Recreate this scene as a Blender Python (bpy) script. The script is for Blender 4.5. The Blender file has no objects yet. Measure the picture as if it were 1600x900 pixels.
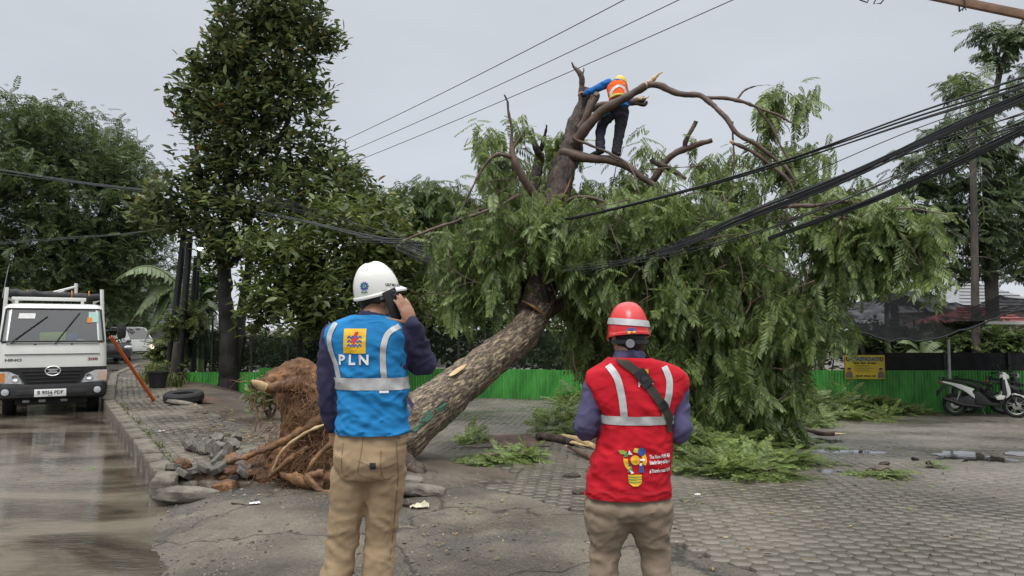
import bpy, bmesh, math, random
import numpy as np
from mathutils import Vector, Matrix, noise
from mathutils.bvhtree import BVHTree
random.seed(7); rng = np.random.default_rng(11)
S = bpy.context.scene
COL = S.collection
PI = math.pi
rad = math.radians

# ------------------------------------------------------------------ camera, sky, sun, exposure
F = 1180.0                      # focal length in pixels of the 1600x900 photograph
CAMZ = 1.55
PITCH = math.atan(65 / F)
cam = bpy.data.cameras.new('camera'); camo = bpy.data.objects.new('camera', cam); COL.objects.link(camo)
cam.sensor_width = 36; cam.lens = 36 * F / 1600; cam.clip_start = 0.05; cam.clip_end = 3000
camo.location = (0, 0, CAMZ); camo.rotation_euler = (PI / 2 + PITCH, 0, 0)
S.camera = camo
S.view_settings.view_transform = 'Standard'; S.view_settings.look = 'None'
S.view_settings.exposure = 0.2; S.view_settings.gamma = 1.0
SUN_EL, SUN_AZ = rad(58), rad(200)      # azimuth measured clockwise from +Y: behind the camera, a little to the left
w = bpy.data.worlds.new('World'); S.world = w; w.use_nodes = True
nt = w.node_tree; nt.nodes.clear()
out = nt.nodes.new('ShaderNodeOutputWorld'); bg = nt.nodes.new('ShaderNodeBackground')
sky = nt.nodes.new('ShaderNodeTexSky'); sky.sky_type = 'NISHITA'; sky.sun_disc = False
sky.sun_elevation = SUN_EL; sky.sun_rotation = SUN_AZ; sky.dust_density = 3
tc = nt.nodes.new('ShaderNodeTexCoord'); sx = nt.nodes.new('ShaderNodeSeparateXYZ')
mr = nt.nodes.new('ShaderNodeMapRange'); mr.inputs[1].default_value = 0.0; mr.inputs[2].default_value = 1.0
nt.links.new(tc.outputs['Generated'], sx.inputs[0]); nt.links.new(sx.outputs[2], mr.inputs[0])
cr = nt.nodes.new('ShaderNodeValToRGB')
e = cr.color_ramp.elements
e[0].position = 0.0; e[0].color = (0.64, 0.67, 0.715, 1)
e[1].position = 1.0; e[1].color = (2.55, 2.55, 2.5, 1)
m_ = e.new(0.16); m_.color = (0.545, 0.585, 0.64, 1)
m_ = e.new(0.42); m_.color = (0.545, 0.58, 0.625, 1)
nt.links.new(mr.outputs[0], cr.inputs[0])
cn = nt.nodes.new('ShaderNodeTexNoise'); cn.inputs['Scale'].default_value = 2.2; cn.inputs['Detail'].default_value = 5
cmap = nt.nodes.new('ShaderNodeMapping'); cmap.inputs['Scale'].default_value = (1, 1, 3)
nt.links.new(tc.outputs['Generated'], cmap.inputs[0]); nt.links.new(cmap.outputs[0], cn.inputs[0])
cm = nt.nodes.new('ShaderNodeMapRange'); cm.inputs[1].default_value = .3; cm.inputs[2].default_value = .7
cm.inputs[3].default_value = 9.2; cm.inputs[4].default_value = 10.8
nt.links.new(cn.outputs[0], cm.inputs[0])
sc = nt.nodes.new('ShaderNodeVectorMath'); sc.operation = 'SCALE'
nt.links.new(cr.outputs[0], sc.inputs[0]); nt.links.new(cm.outputs[0], sc.inputs['Scale'])
mx = nt.nodes.new('ShaderNodeMix'); mx.data_type = 'RGBA'; mx.inputs[0].default_value = 0.94
nt.links.new(sky.outputs[0], mx.inputs[6]); nt.links.new(sc.outputs[0], mx.inputs[7])
nt.links.new(mx.outputs[2], bg.inputs[0]); bg.inputs[1].default_value = 0.1
nt.links.new(bg.outputs[0], out.inputs[0])
sl = bpy.data.lights.new('sun', 'SUN'); sl.energy = 1.0; sl.angle = rad(24); sl.color = (1, .97, .93)
so = bpy.data.objects.new('sun', sl); COL.objects.link(so)
sd = Vector((math.sin(SUN_AZ) * math.cos(SUN_EL), math.cos(SUN_AZ) * math.cos(SUN_EL), math.sin(SUN_EL)))
so.rotation_euler = sd.to_track_quat('Z', 'Y').to_euler()

# ------------------------------------------------------------------ pixel <-> world helpers
CP, SP = math.cos(PITCH), math.sin(PITCH)
def ray(px, py):
    u, v = (px - 800) / F, (450 - py) / F
    return Vector((u, CP - v * SP, SP + v * CP))
def at(px, py, Y):
    d = ray(px, py); t = Y / d.y
    return Vector((d.x * t, Y, CAMZ + d.z * t))
def sst(t):
    t = np.clip(t, 0, 1); return t * t * (3 - 2 * t)
EY = np.array([-6, 1.0, 3.0, 4.9, 6.33, 7.54, 15.4, 24, 33, 42, 60, 120, 400.])
EX = np.array([2.0, -.75, -1.55, -2.35, -3.08, -3.51, -8.29, -12.7, -16.2, -19.3, -26, -50, -170.])
def xedge(y): return np.interp(y, EY, EX)
def dist_edge(x, y): return (x - xedge(y)) * .86
def zyard(x, y):
    s = .33 + .29 * sst(np.asarray(x) / 7)
    return .04 - s * sst((np.asarray(y) - 5) / 16)
WATER = -.075
SWY = 7.6                                   # where the pavement (sidewalk) ends and the driveway begins
def G(x, y):
    x = np.asarray(x, float); y = np.asarray(y, float)
    d = dist_edge(x, y); zy = zyard(x, y)
    drive = -.115 + (zy + .115) * sst((d + .25) / 1.15)
    walk = np.where(d < 1.55, .13, .13 + (zy - .13) * sst((d - 1.55) / 1.8))
    land = np.where(y > SWY, walk, drive)
    return np.where(d < 0, np.where(y > SWY, -.115, drive), land)
def g(x, y): return float(G(x, y))
def ground(px, py):
    d = ray(px, py); o = Vector((0, 0, CAMZ)); t = 1.5; p = o
    while t < 90:
        p = o + d * t
        if p.z < g(p.x, p.y): break
        t += .10
    lo, hi = t - .10, t
    for _ in range(7):
        t = (lo + hi) / 2; p = o + d * t
        if p.z < g(p.x, p.y): hi = t
        else: lo = t
    return p

# ------------------------------------------------------------------ object helpers
def wm(o):
    m = o.matrix_basis.copy()
    while o.parent: o = o.parent; m = o.matrix_basis @ m
    return m
def tag(o, label=None, cat=None, group=None, kind=None):
    if label: o['label'] = label
    if cat: o['category'] = cat
    if group: o['group'] = group
    if kind: o['kind'] = kind
    return o
def thing(name, label, cat, loc=(0, 0, 0), rz=0, group=None):
    o = bpy.data.objects.new(name, None); COL.objects.link(o); o.empty_display_size = .1
    o.location = loc; o.rotation_euler = (0, 0, rz)
    o.matrix_basis = Matrix.Translation(loc) @ Matrix.Rotation(rz, 4, 'Z')
    return tag(o, label, cat, group)
def put(name, me, mat=None, parent=None):
    o = bpy.data.objects.new(name, me); COL.objects.link(o)
    if mat is not None:
        for m in (mat if isinstance(mat, (list, tuple)) else [mat]): me.materials.append(m)
    if parent: o.parent = parent
    return o
class MB:
    def __init__(s): s.v = []; s.f = []; s.m = []
    def add(s, vs, fs, mi=0):
        b = len(s.v); s.v += [tuple(v) for v in vs]; s.f += [tuple(b + i for i in f) for f in fs]; s.m += [mi] * len(fs); return s
    def box(s, c, d, rot=None, mi=0, bev=0.0, taper=1.0):
        x, y, z = d[0] / 2, d[1] / 2, d[2] / 2
        if bev <= 0:
            vs = [Vector((a * x * (taper if k > 0 else 1), b_ * y * (taper if k > 0 else 1), k * z)) for k in (-1, 1) for a, b_ in ((-1, -1), (1, -1), (1, 1), (-1, 1))]
            fs = [(3, 2, 1, 0), (4, 5, 6, 7), (0, 1, 5, 4), (1, 2, 6, 5), (2, 3, 7, 6), (3, 0, 4, 7)]
        else:
            bm = bmesh.new(); bmesh.ops.create_cube(bm, size=1)
            for v in bm.verts: v.co = (v.co.x * d[0], v.co.y * d[1], v.co.z * d[2])
            bmesh.ops.bevel(bm, geom=list(bm.edges), offset=bev, segments=2, affect='EDGES', profile=.5)
            bm.verts.index_update()
            vs = [v.co.copy() for v in bm.verts]; fs = [[v.index for v in f.verts] for f in bm.faces]; bm.free()
        if rot is not None: vs = [rot @ v for v in vs]
        c = Vector(c); return s.add([v + c for v in vs], fs, mi)
    def tube(s, path, radii, n=8, caps=True, mi=0, jit=0.0, flat=1.0, round_caps=False):
        path = [Vector(p) for p in path]
        if not isinstance(radii, (list, tuple, np.ndarray)): radii = [radii] * len(path)
        radii = list(radii)
        if round_caps:
            d0 = (path[0] - path[1]).normalized(); d1 = (path[-1] - path[-2]).normalized(); r0, r1 = radii[0], radii[-1]
            path = [path[0] + d0 * r0 * .95, path[0] + d0 * r0 * .6] + path + [path[-1] + d1 * r1 * .6, path[-1] + d1 * r1 * .95]
            radii = [r0 * .3, r0 * .8] + radii + [r1 * .8, r1 * .3]
        t0 = (path[1] - path[0]).normalized()
        up = Vector((0, 0, 1)) if abs(t0.z) < .9 else Vector((0, 1, 0))
        nrm = (up - t0 * up.dot(t0)).normalized(); vs = []; k = len(path)
        for i, p in enumerate(path):
            a = path[min(i + 1, k - 1)] - path[max(i - 1, 0)]
            t = a.normalized() if a.length > 1e-9 else t0
            nrm = (nrm - t * nrm.dot(t))
            nrm = nrm.normalized() if nrm.length > 1e-6 else t.orthogonal().normalized()
            b = t.cross(nrm)
            for j in range(n):
                an = 2 * PI * j / n; r = radii[i] * (1 + (random.uniform(-jit, jit) if jit else 0))
                vs.append(p + (nrm * math.cos(an) * flat + b * math.sin(an)) * r)
        fs = [(i * n + j, i * n + (j + 1) % n, (i + 1) * n + (j + 1) % n, (i + 1) * n + j) for i in range(k - 1) for j in range(n)]
        if caps: fs += [tuple(range(n - 1, -1, -1)), tuple((k - 1) * n + j for j in range(n))]
        return s.add(vs, fs, mi)
    def rings(s, rs, caps=(True, True), mi=0, skip=()):
        n = len(rs[0]); vs = [p for r in rs for p in r]
        fs = [(i * n + j, i * n + (j + 1) % n, (i + 1) * n + (j + 1) % n, (i + 1) * n + j) for i in range(len(rs) - 1) for j in range(n) if (i, j) not in skip]
        if caps[0]: fs.append(tuple(range(n - 1, -1, -1)))
        if caps[1]: fs.append(tuple((len(rs) - 1) * n + j for j in range(n)))
        return s.add(vs, fs, mi)
    def lathe(s, prof, n=24, c=(0, 0, 0), axis='Z', mi=0, closed=False, a0=0, a1=2 * PI):
        c = Vector(c); vs = []
        for r, h in prof:
            for j in range(n):
                a = a0 + (a1 - a0) * j / n
                p = Vector((r * math.cos(a), r * math.sin(a), h))
                if axis == 'X': p = Vector((p.z, p.x, p.y))
                elif axis == 'Y': p = Vector((p.x, p.z, p.y))
                vs.append(p + c)
        k = len(prof); fs = []
        for i in range(k if closed else k - 1):
            i2 = (i + 1) % k
            for j in range(n): fs.append((i * n + j, i * n + (j + 1) % n, i2 * n + (j + 1) % n, i2 * n + j))
        if not closed:
            if prof[0][0] > 1e-6: fs.append(tuple(range(n - 1, -1, -1)))
            if prof[-1][0] > 1e-6: fs.append(tuple((k - 1) * n + j for j in range(n)))
        return s.add(vs, fs, mi)
    def prism(s, poly, a, b, axis='Y', mi=0):      # a 2D outline (closed) extruded between a and b along the axis
        n = len(poly)
        def p3(p, h):
            return {'Y': (p[0], h, p[1]), 'X': (h, p[0], p[1]), 'Z': (p[0], p[1], h)}[axis]
        vs = [p3(p, a) for p in poly] + [p3(p, b) for p in poly]
        fs = [tuple(range(n - 1, -1, -1)), tuple(range(n, 2 * n))] + [(i, (i + 1) % n, n + (i + 1) % n, n + i) for i in range(n)]
        return s.add(vs, fs, mi)
    def ell(s, c, r, nu=14, nv=9, rot=None, mi=0):
        c = Vector(c); prof = []
        vs = [c + (rot @ Vector((0, 0, -r[2])) if rot else Vector((0, 0, -r[2])))]
        for i in range(1, nv):
            ph = -PI / 2 + PI * i / nv
            for j in range(nu):
                a = 2 * PI * j / nu; p = Vector((r[0] * math.cos(ph) * math.cos(a), r[1] * math.cos(ph) * math.sin(a), r[2] * math.sin(ph)))
                vs.append(c + (rot @ p if rot else p))
        vs.append(c + (rot @ Vector((0, 0, r[2])) if rot else Vector((0, 0, r[2])))); N = len(vs) - 1
        fs = [(0, 1 + (j + 1) % nu, 1 + j) for j in range(nu)]
        for i in range(nv - 2):
            for j in range(nu): fs.append((1 + i * nu + j, 1 + i * nu + (j + 1) % nu, 1 + (i + 1) * nu + (j + 1) % nu, 1 + (i + 1) * nu + j))
        fs += [(N, 1 + (nv - 2) * nu + j, 1 + (nv - 2) * nu + (j + 1) % nu) for j in range(nu)]
        return s.add(vs, fs, mi)
    def grid(s, fn, nu, nv, mi=0, flip=False):
        vs = [fn(i / nu, j / nv) for i in range(nu + 1) for j in range(nv + 1)]
        fs = []
        for i in range(nu):
            for j in range(nv):
                q = (i * (nv + 1) + j, (i + 1) * (nv + 1) + j, (i + 1) * (nv + 1) + j + 1, i * (nv + 1) + j + 1)
                fs.append(q[::-1] if flip else q)
        return s.add(vs, fs, mi)
    def xf(s, M_): s.v = [tuple(M_ @ Vector(v)) for v in s.v]; return s
    def mesh(s, name, smooth=40, fix=True):
        me = bpy.data.meshes.new(name); me.from_pydata(s.v, [], s.f)
        if any(s.m): me.polygons.foreach_set('material_index', s.m)
        if fix:
            bm = bmesh.new(); bm.from_mesh(me); bmesh.ops.recalc_face_normals(bm, faces=bm.faces); bm.to_mesh(me); bm.free()
        if smooth:
            me.shade_smooth(); me.set_sharp_from_angle(angle=rad(smooth))
        me.update(); return me
    def build(s, name, mat, parent=None, world=False, smooth=40, fix=True):
        if world and parent:
            inv = wm(parent).inverted(); s.xf(inv)
        return put(name, s.mesh(name, smooth, fix), mat, parent)
def raw_mesh(name, V, Q, smooth=False):
    V = np.asarray(V, np.float32); Q = np.asarray(Q, np.int32); k = Q.shape[1]
    me = bpy.data.meshes.new(name); me.vertices.add(len(V)); me.vertices.foreach_set('co', V.ravel())
    me.loops.add(Q.size); me.loops.foreach_set('vertex_index', Q.ravel())
    me.polygons.add(len(Q)); me.polygons.foreach_set('loop_start', np.arange(len(Q), dtype=np.int32) * k)
    me.polygons.foreach_set('loop_total', np.full(len(Q), k, np.int32))
    me.update(calc_edges=True)
    if smooth: me.shade_smooth()
    return me
def crv(pts, n=6):                       # Catmull-Rom through points
    P = [Vector(p) for p in pts]; P = [P[0] * 2 - P[1]] + P + [P[-1] * 2 - P[-2]]; o = []
    for i in range(1, len(P) - 2):
        for k in range(n):
            t = k / n; a, b, c, d = P[i - 1], P[i], P[i + 1], P[i + 2]
            o.append(.5 * ((2 * b) + (c - a) * t + (2 * a - 5 * b + 4 * c - d) * t * t + (3 * b - a - 3 * c + d) * t ** 3))
    o.append(P[-2]); return o
def lerps(vals, n):
    return list(np.interp(np.linspace(0, len(vals) - 1, n), range(len(vals)), vals))
def evalmods(me, mods):
    o = bpy.data.objects.new('tmp', me); COL.objects.link(o)
    for t, kw in mods:
        m = o.modifiers.new(t, t)
        for k, v in kw.items(): setattr(m, k, v)
    dg = bpy.context.evaluated_depsgraph_get(); dg.update()
    r = bpy.data.meshes.new_from_object(o.evaluated_get(dg)); bpy.data.objects.remove(o); return r
def voxel(mb, size, smooth=6, name='m'):
    me = mb.mesh(name, 0)
    r = evalmods(me, [('REMESH', dict(mode='VOXEL', voxel_size=size)), ('SMOOTH', dict(factor=.5, iterations=smooth))])
    r.shade_smooth(); return r
def displace(me, fn):
    me.update(); n = len(me.vertices)
    co = np.empty(n * 3, np.float32); no = np.empty(n * 3, np.float32)
    me.vertices.foreach_get('co', co); me.vertex_normals.foreach_get('vector', no)
    co = co.reshape(-1, 3); no = no.reshape(-1, 3)
    d = np.array([fn(Vector(c)) for c in co], np.float32)
    me.vertices.foreach_set('co', (co + no * d[:, None]).ravel()); me.update()
def text2d(s, size, bold=0.0, align='CENTER', sx=1.0):
    c = bpy.data.curves.new('t', 'FONT'); c.body = s; c.size = size; c.align_x = align; c.offset = bold; c.resolution_u = 2
    o = bpy.data.objects.new('t', c); COL.objects.link(o)
    dg = bpy.context.evaluated_depsgraph_get(); dg.update()
    me = bpy.data.meshes.new_from_object(o.evaluated_get(dg))
    V = [(v.co.x * sx, v.co.y) for v in me.vertices]; Fs = [tuple(p.vertices) for p in me.polygons]
    bpy.data.objects.remove(o); bpy.data.curves.remove(c); bpy.data.meshes.remove(me); return V, Fs

# ------------------------------------------------------------------ materials
def pm(name, col, rough=.6, var=.15, scale=6., bump=0., bscale=40., metal=0., spec=.5, coat=0., col2=None, bdist=.01, wet=0., stretch=None, island=0., detail=6, coord='Object', lo=.35, hi=.65, speck=0., sscale=60.):
    m = bpy.data.materials.new(name); m.use_nodes = True; n = m.node_tree; N = n.nodes; L = n.links
    p = N['Principled BSDF']; p.inputs['Metallic'].default_value = metal; p.inputs['Specular IOR Level'].default_value = spec
    p.inputs['Roughness'].default_value = rough; p.inputs['Coat Weight'].default_value = coat; p.inputs['Coat Roughness'].default_value = .08
    t = N.new('ShaderNodeTexCoord'); src = t.outputs[coord]
    if stretch:
        mp = N.new('ShaderNodeMapping'); mp.inputs['Scale'].default_value = stretch; L.new(src, mp.inputs[0]); src = mp.outputs[0]
    nz = N.new('ShaderNodeTexNoise'); nz.inputs['Scale'].default_value = scale; nz.inputs['Detail'].default_value = detail; L.new(src, nz.inputs[0])
    rp = N.new('ShaderNodeValToRGB'); el = rp.color_ramp.elements; el[0].position = lo; el[1].position = hi
    if col2 is None:
        a = [c * (1 - var) for c in col]; b = [min(1, c * (1 + var)) for c in col]
    else: a, b = col, col2
    el[0].color = (*a, 1); el[1].color = (*b, 1); L.new(nz.outputs[0], rp.inputs[0]); c_out = rp.outputs[0]
    if island:
        ge = N.new('ShaderNodeNewGeometry'); oi = N.new('ShaderNodeObjectInfo'); ad = N.new('ShaderNodeMath'); ad.operation = 'ADD'
        L.new(ge.outputs['Random Per Island'], ad.inputs[0]); L.new(oi.outputs['Random'], ad.inputs[1])
        fr = N.new('ShaderNodeMath'); fr.operation = 'FRACT'; L.new(ad.outputs[0], fr.inputs[0])
        mr = N.new('ShaderNodeMapRange'); mr.inputs[3].default_value = 1 - island; mr.inputs[4].default_value = 1 + island; L.new(fr.outputs[0], mr.inputs[0])
        hs = N.new('ShaderNodeHueSaturation'); L.new(c_out, hs.inputs['Color']); L.new(mr.outputs[0], hs.inputs['Value']); c_out = hs.outputs[0]
    if speck:
        kz = N.new('ShaderNodeTexNoise'); kz.inputs['Scale'].default_value = sscale; kz.inputs['Detail'].default_value = 6; kz.inputs['Roughness'].default_value = .75; L.new(src, kz.inputs[0])
        km = N.new('ShaderNodeMapRange'); km.inputs[1].default_value = .33; km.inputs[2].default_value = .67; km.inputs[3].default_value = 1 - speck; km.inputs[4].default_value = 1 + speck; L.new(kz.outputs[0], km.inputs[0])
        kv = N.new('ShaderNodeVectorMath'); kv.operation = 'SCALE'; L.new(c_out, kv.inputs[0]); L.new(km.outputs[0], kv.inputs['Scale']); c_out = kv.outputs[0]
    if wet:
        wz = N.new('ShaderNodeTexNoise'); wz.inputs['Scale'].default_value = wet; wz.inputs['Detail'].default_value = 4
        t2 = N.new('ShaderNodeNewGeometry'); L.new(t2.outputs['Position'], wz.inputs[0])
        wr = N.new('ShaderNodeMapRange'); wr.inputs[1].default_value = .42; wr.inputs[2].default_value = .6; L.new(wz.outputs[0], wr.inputs[0])
        mr2 = N.new('ShaderNodeMapRange'); mr2.inputs[3].default_value = rough; mr2.inputs[4].default_value = rough * .45; L.new(wr.outputs[0], mr2.inputs[0]); L.new(mr2.outputs[0], p.inputs['Roughness'])
        mm = N.new('ShaderNodeMapRange'); mm.inputs[3].default_value = 1.0; mm.inputs[4].default_value = .66; L.new(wr.outputs[0], mm.inputs[0])
        vm = N.new('ShaderNodeVectorMath'); vm.operation = 'SCALE'; L.new(c_out, vm.inputs[0]); L.new(mm.outputs[0], vm.inputs['Scale']); c_out = vm.outputs[0]
    L.new(c_out, p.inputs['Base Color'])
    if bump:
        bz = N.new('ShaderNodeTexNoise'); bz.inputs['Scale'].default_value = bscale; bz.inputs['Detail'].default_value = 5; L.new(src, bz.inputs[0])
        b = N.new('ShaderNodeBump'); b.inputs['Strength'].default_value = bump; b.inputs['Distance'].default_value = bdist
        L.new(bz.outputs[0], b.inputs['Height']); L.new(b.outputs[0], p.inputs['Normal'])
    return m
def leafmat(name, dark, light, rough=.42, trans=.3, yellow=None):
    m = bpy.data.materials.new(name); m.use_nodes = True; n = m.node_tree; N = n.nodes; L = n.links
    p = N['Principled BSDF']; p.inputs['Roughness'].default_value = rough; p.inputs['Specular IOR Level'].default_value = .45
    ge = N.new('ShaderNodeNewGeometry'); rp = N.new('ShaderNodeValToRGB'); el = rp.color_ramp.elements
    el[0].color = (*dark, 1); el[1].color = (*light, 1)
    if yellow:
        el[1].position = .965; q = el.new(.992); q.color = (*yellow, 1)
    nz = N.new('ShaderNodeTexNoise'); nz.inputs['Scale'].default_value = 1.7; nz.inputs['Detail'].default_value = 3
    L.new(ge.outputs['Position'], nz.inputs[0])
    hs = N.new('ShaderNodeHueSaturation'); mr = N.new('ShaderNodeMapRange'); mr.inputs[1].default_value = .3; mr.inputs[2].default_value = .7
    mr.inputs[3].default_value = .62; mr.inputs[4].default_value = 1.42; L.new(nz.outputs[0], mr.inputs[0]); L.new(mr.outputs[0], hs.inputs['Value'])
    L.new(ge.outputs['Random Per Island'], rp.inputs[0]); L.new(rp.outputs[0], hs.inputs['Color']); L.new(hs.outputs[0], p.inputs['Base Color'])
    tr = N.new('ShaderNodeBsdfTranslucent'); g2 = N.new('ShaderNodeHueSaturation'); g2.inputs['Value'].default_value = 1.5; g2.inputs['Hue'].default_value = .485
    L.new(hs.outputs[0], g2.inputs['Color']); L.new(g2.outputs[0], tr.inputs[0])
    mix = N.new('ShaderNodeMixShader'); mix.inputs[0].default_value = trans
    L.new(p.outputs[0], mix.inputs[1]); L.new(tr.outputs[0], mix.inputs[2]); L.new(mix.outputs[0], N['Material Output'].inputs[0])
    return m
def netmat(name, col, alpha, rough=.8):
    m = bpy.data.materials.new(name); m.use_nodes = True; N = m.node_tree.nodes; L = m.node_tree.links
    p = N['Principled BSDF']; p.inputs['Roughness'].default_value = rough; p.inputs['Base Color'].default_value = (*col, 1); p.inputs['Specular IOR Level'].default_value = .05
    t = N.new('ShaderNodeTexCoord'); nz = N.new('ShaderNodeTexNoise'); nz.inputs['Scale'].default_value = 3; L.new(t.outputs['Object'], nz.inputs[0])
    mr = N.new('ShaderNodeMapRange'); mr.inputs[1].default_value = .3; mr.inputs[2].default_value = .7; mr.inputs[3].default_value = alpha - .12; mr.inputs[4].default_value = min(1, alpha + .12)
    L.new(nz.outputs[0], mr.inputs[0]); L.new(mr.outputs[0], p.inputs['Alpha']); return m
def glassmat(name, tint, alpha_dark):
    m = bpy.data.materials.new(name); m.use_nodes = True; N = m.node_tree.nodes; L = m.node_tree.links
    N.remove(N['Principled BSDF']); t = N.new('ShaderNodeBsdfTransparent'); t.inputs[0].default_value = (*tint, 1)
    gl = N.new('ShaderNodeBsdfGlossy'); gl.inputs['Roughness'].default_value = .03; gl.inputs[0].default_value = (1, 1, 1, 1)
    fr = N.new('ShaderNodeFresnel'); fr.inputs[0].default_value = 1.5
    ad = N.new('ShaderNodeMath'); ad.operation = 'ADD'; ad.inputs[1].default_value = alpha_dark; L.new(fr.outputs[0], ad.inputs[0])
    mx = N.new('ShaderNodeMixShader'); L.new(ad.outputs[0], mx.inputs[0]); L.new(t.outputs[0], mx.inputs[1]); L.new(gl.outputs[0], mx.inputs[2])
    L.new(mx.outputs[0], N['Material Output'].inputs[0]); return m
def emit(name, col, s):
    m = bpy.data.materials.new(name); m.use_nodes = True; p = m.node_tree.nodes['Principled BSDF']
    p.inputs['Base Color'].default_value = (*col, 1); p.inputs['Emission Color'].default_value = (*col, 1); p.inputs['Emission Strength'].default_value = s; return m
# ------------------------------------------------------------------ the setting: ground, road, water, pavement, yard
M = {}
M['dirt'] = pm('dirt', (.07, .052, .038), .75, col2=(.13, .10, .075), scale=1.2, bump=.6, bscale=14, bdist=.03, wet=.5)
M['asphalt'] = pm('wet_asphalt', (.05, .046, .042), .3, col2=(.085, .078, .07), scale=2, bump=.4, bscale=120, bdist=.004)
M['concrete'] = pm('driveway_concrete', (.062, .053, .042), .58, col2=(.180, .152, .115), scale=1.1, bump=1.0, bscale=55, bdist=.016, wet=.8, detail=12, speck=.38, sscale=45)
# the driveway's own look: patches of dark asphalt over worn concrete, a few cracks   (driveway_crack)
def patch_concrete(m):
    N = m.node_tree.nodes; L = m.node_tree.links; p = N['Principled BSDF']; src = p.inputs['Base Color'].links[0].from_socket
    ge = N.new('ShaderNodeNewGeometry'); nz = N.new('ShaderNodeTexNoise'); nz.inputs['Scale'].default_value = .85; nz.inputs['Detail'].default_value = 9; nz.inputs['Roughness'].default_value = .7; L.new(ge.outputs['Position'], nz.inputs[0])
    rp = N.new('ShaderNodeMapRange'); rp.inputs[1].default_value = .50; rp.inputs[2].default_value = .57; L.new(nz.outputs[0], rp.inputs[0])
    gz_ = N.new('ShaderNodeTexNoise'); gz_.inputs['Scale'].default_value = 70; gz_.inputs['Detail'].default_value = 4; gz_.inputs['Roughness'].default_value = .8; L.new(ge.outputs['Position'], gz_.inputs[0])
    gr = N.new('ShaderNodeValToRGB'); gr.color_ramp.elements[0].position = .38; gr.color_ramp.elements[1].position = .68; gr.color_ramp.elements[0].color = (.022, .02, .018, 1); gr.color_ramp.elements[1].color = (.15, .135, .115, 1); L.new(gz_.outputs[0], gr.inputs[0])
    mx = N.new('ShaderNodeMix'); mx.data_type = 'RGBA'; L.new(rp.outputs[0], mx.inputs[0]); L.new(src, mx.inputs[6]); L.new(gr.outputs[0], mx.inputs[7])
    dn = N.new('ShaderNodeTexNoise'); dn.inputs['Scale'].default_value = 2.5; dn.inputs['Detail'].default_value = 6; L.new(ge.outputs['Position'], dn.inputs[0])
    va = N.new('ShaderNodeVectorMath'); va.operation = 'SCALE'; va.inputs['Scale'].default_value = .55; L.new(dn.outputs[1], va.inputs[0]); vb = N.new('ShaderNodeVectorMath'); L.new(va.outputs[0], vb.inputs[0]); L.new(ge.outputs['Position'], vb.inputs[1])
    vo = N.new('ShaderNodeTexVoronoi'); vo.feature = 'DISTANCE_TO_EDGE'; vo.inputs['Scale'].default_value = .62; L.new(vb.outputs[0], vo.inputs[0])
    cr_ = N.new('ShaderNodeMapRange'); cr_.inputs[1].default_value = .004; cr_.inputs[2].default_value = .016; cr_.inputs[3].default_value = .35; cr_.inputs[4].default_value = 1; L.new(vo.outputs[0], cr_.inputs[0])
    vs = N.new('ShaderNodeVectorMath'); vs.operation = 'SCALE'; L.new(mx.outputs[2], vs.inputs[0]); L.new(cr_.outputs[0], vs.inputs['Scale']); L.new(vs.outputs[0], p.inputs['Base Color'])
patch_concrete(M['concrete'])
M['paver'] = pm('paver_concrete', (.110, .097, .079), .5, col2=(.188, .167, .138), scale=.55, bump=.5, bscale=90, bdist=.003, wet=.45, island=.15, coord='Object', speck=.3, sscale=30)
M['walkpaver'] = pm('walkway_paver', (.10, .086, .066), .55, col2=(.185, .162, .128), scale=3, bump=.5, bscale=80, bdist=.004, wet=.6, island=.22, speck=.3, sscale=25)
M['kerb'] = pm('kerb_concrete', (.065, .056, .04), .7, col2=(.21, .185, .145), scale=4, bump=1, bscale=30, bdist=.016, island=.12, speck=.35, sscale=22)
M['grass'] = leafmat('grass_blades', (.05, .075, .02), (.13, .15, .04), .6, .3)

# the ground: one sheet from under the camera to the horizon
xs = np.unique(np.concatenate([np.linspace(-16, 16, 161), np.sign(np.linspace(-1, 1, 60)) * (16 + 1100 * np.abs(np.linspace(-1, 1, 60)) ** 4)]))
ys = np.unique(np.concatenate([np.linspace(-3, 28, 156), 28 + 1600 * np.linspace(0, 1, 36) ** 4, [-40, -12]]))
XX, YY = np.meshgrid(xs, ys, indexing='ij')
ZZ = G(np.where(YY > SWY, XX - .62, XX), YY) - .04
V = np.stack([XX, YY, ZZ], -1).reshape(-1, 3); a, b = len(xs), len(ys)
idx = np.arange(a * b).reshape(a, b)
Q = np.stack([idx[:-1, :-1], idx[1:, :-1], idx[1:, 1:], idx[:-1, 1:]], -1).reshape(-1, 4)
tag(put('ground', raw_mesh('ground', V, Q, True), M['dirt']), kind='structure')

# the road: follows its kerb line; the flood water lies 3 cm over it
def strip(name, mat, off0, off1, ys_, z, nx=12):
    V = []; 
    for y in ys_:
        xe = float(xedge(y))
        for i in range(nx + 1):
            t = i / nx; V.append((xe + off0 + (off1 - off0) * t, y, z))
    n = nx + 1; Q = [(j * n + i, j * n + i + 1, (j + 1) * n + i + 1, (j + 1) * n + i) for j in range(len(ys_) - 1) for i in range(nx)]
    return put(name, raw_mesh(name, V, Q, True), mat)
ry = list(np.linspace(-6, 30, 40)) + [33, 42, 60, 90, 120]
tag(strip('road', M['asphalt'], -14, .02, ry, -.10), kind='structure')
m = bpy.data.materials.new('muddy_water'); m.use_nodes = True; N = m.node_tree.nodes; L = m.node_tree.links; p = N['Principled BSDF']
ge = N.new('ShaderNodeNewGeometry'); mp = N.new('ShaderNodeMapping'); mp.inputs['Rotation'].default_value = (0, 0, rad(-58)); mp.inputs['Scale'].default_value = (.7, 1.25, 1)
L.new(ge.outputs['Position'], mp.inputs[0])
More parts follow.
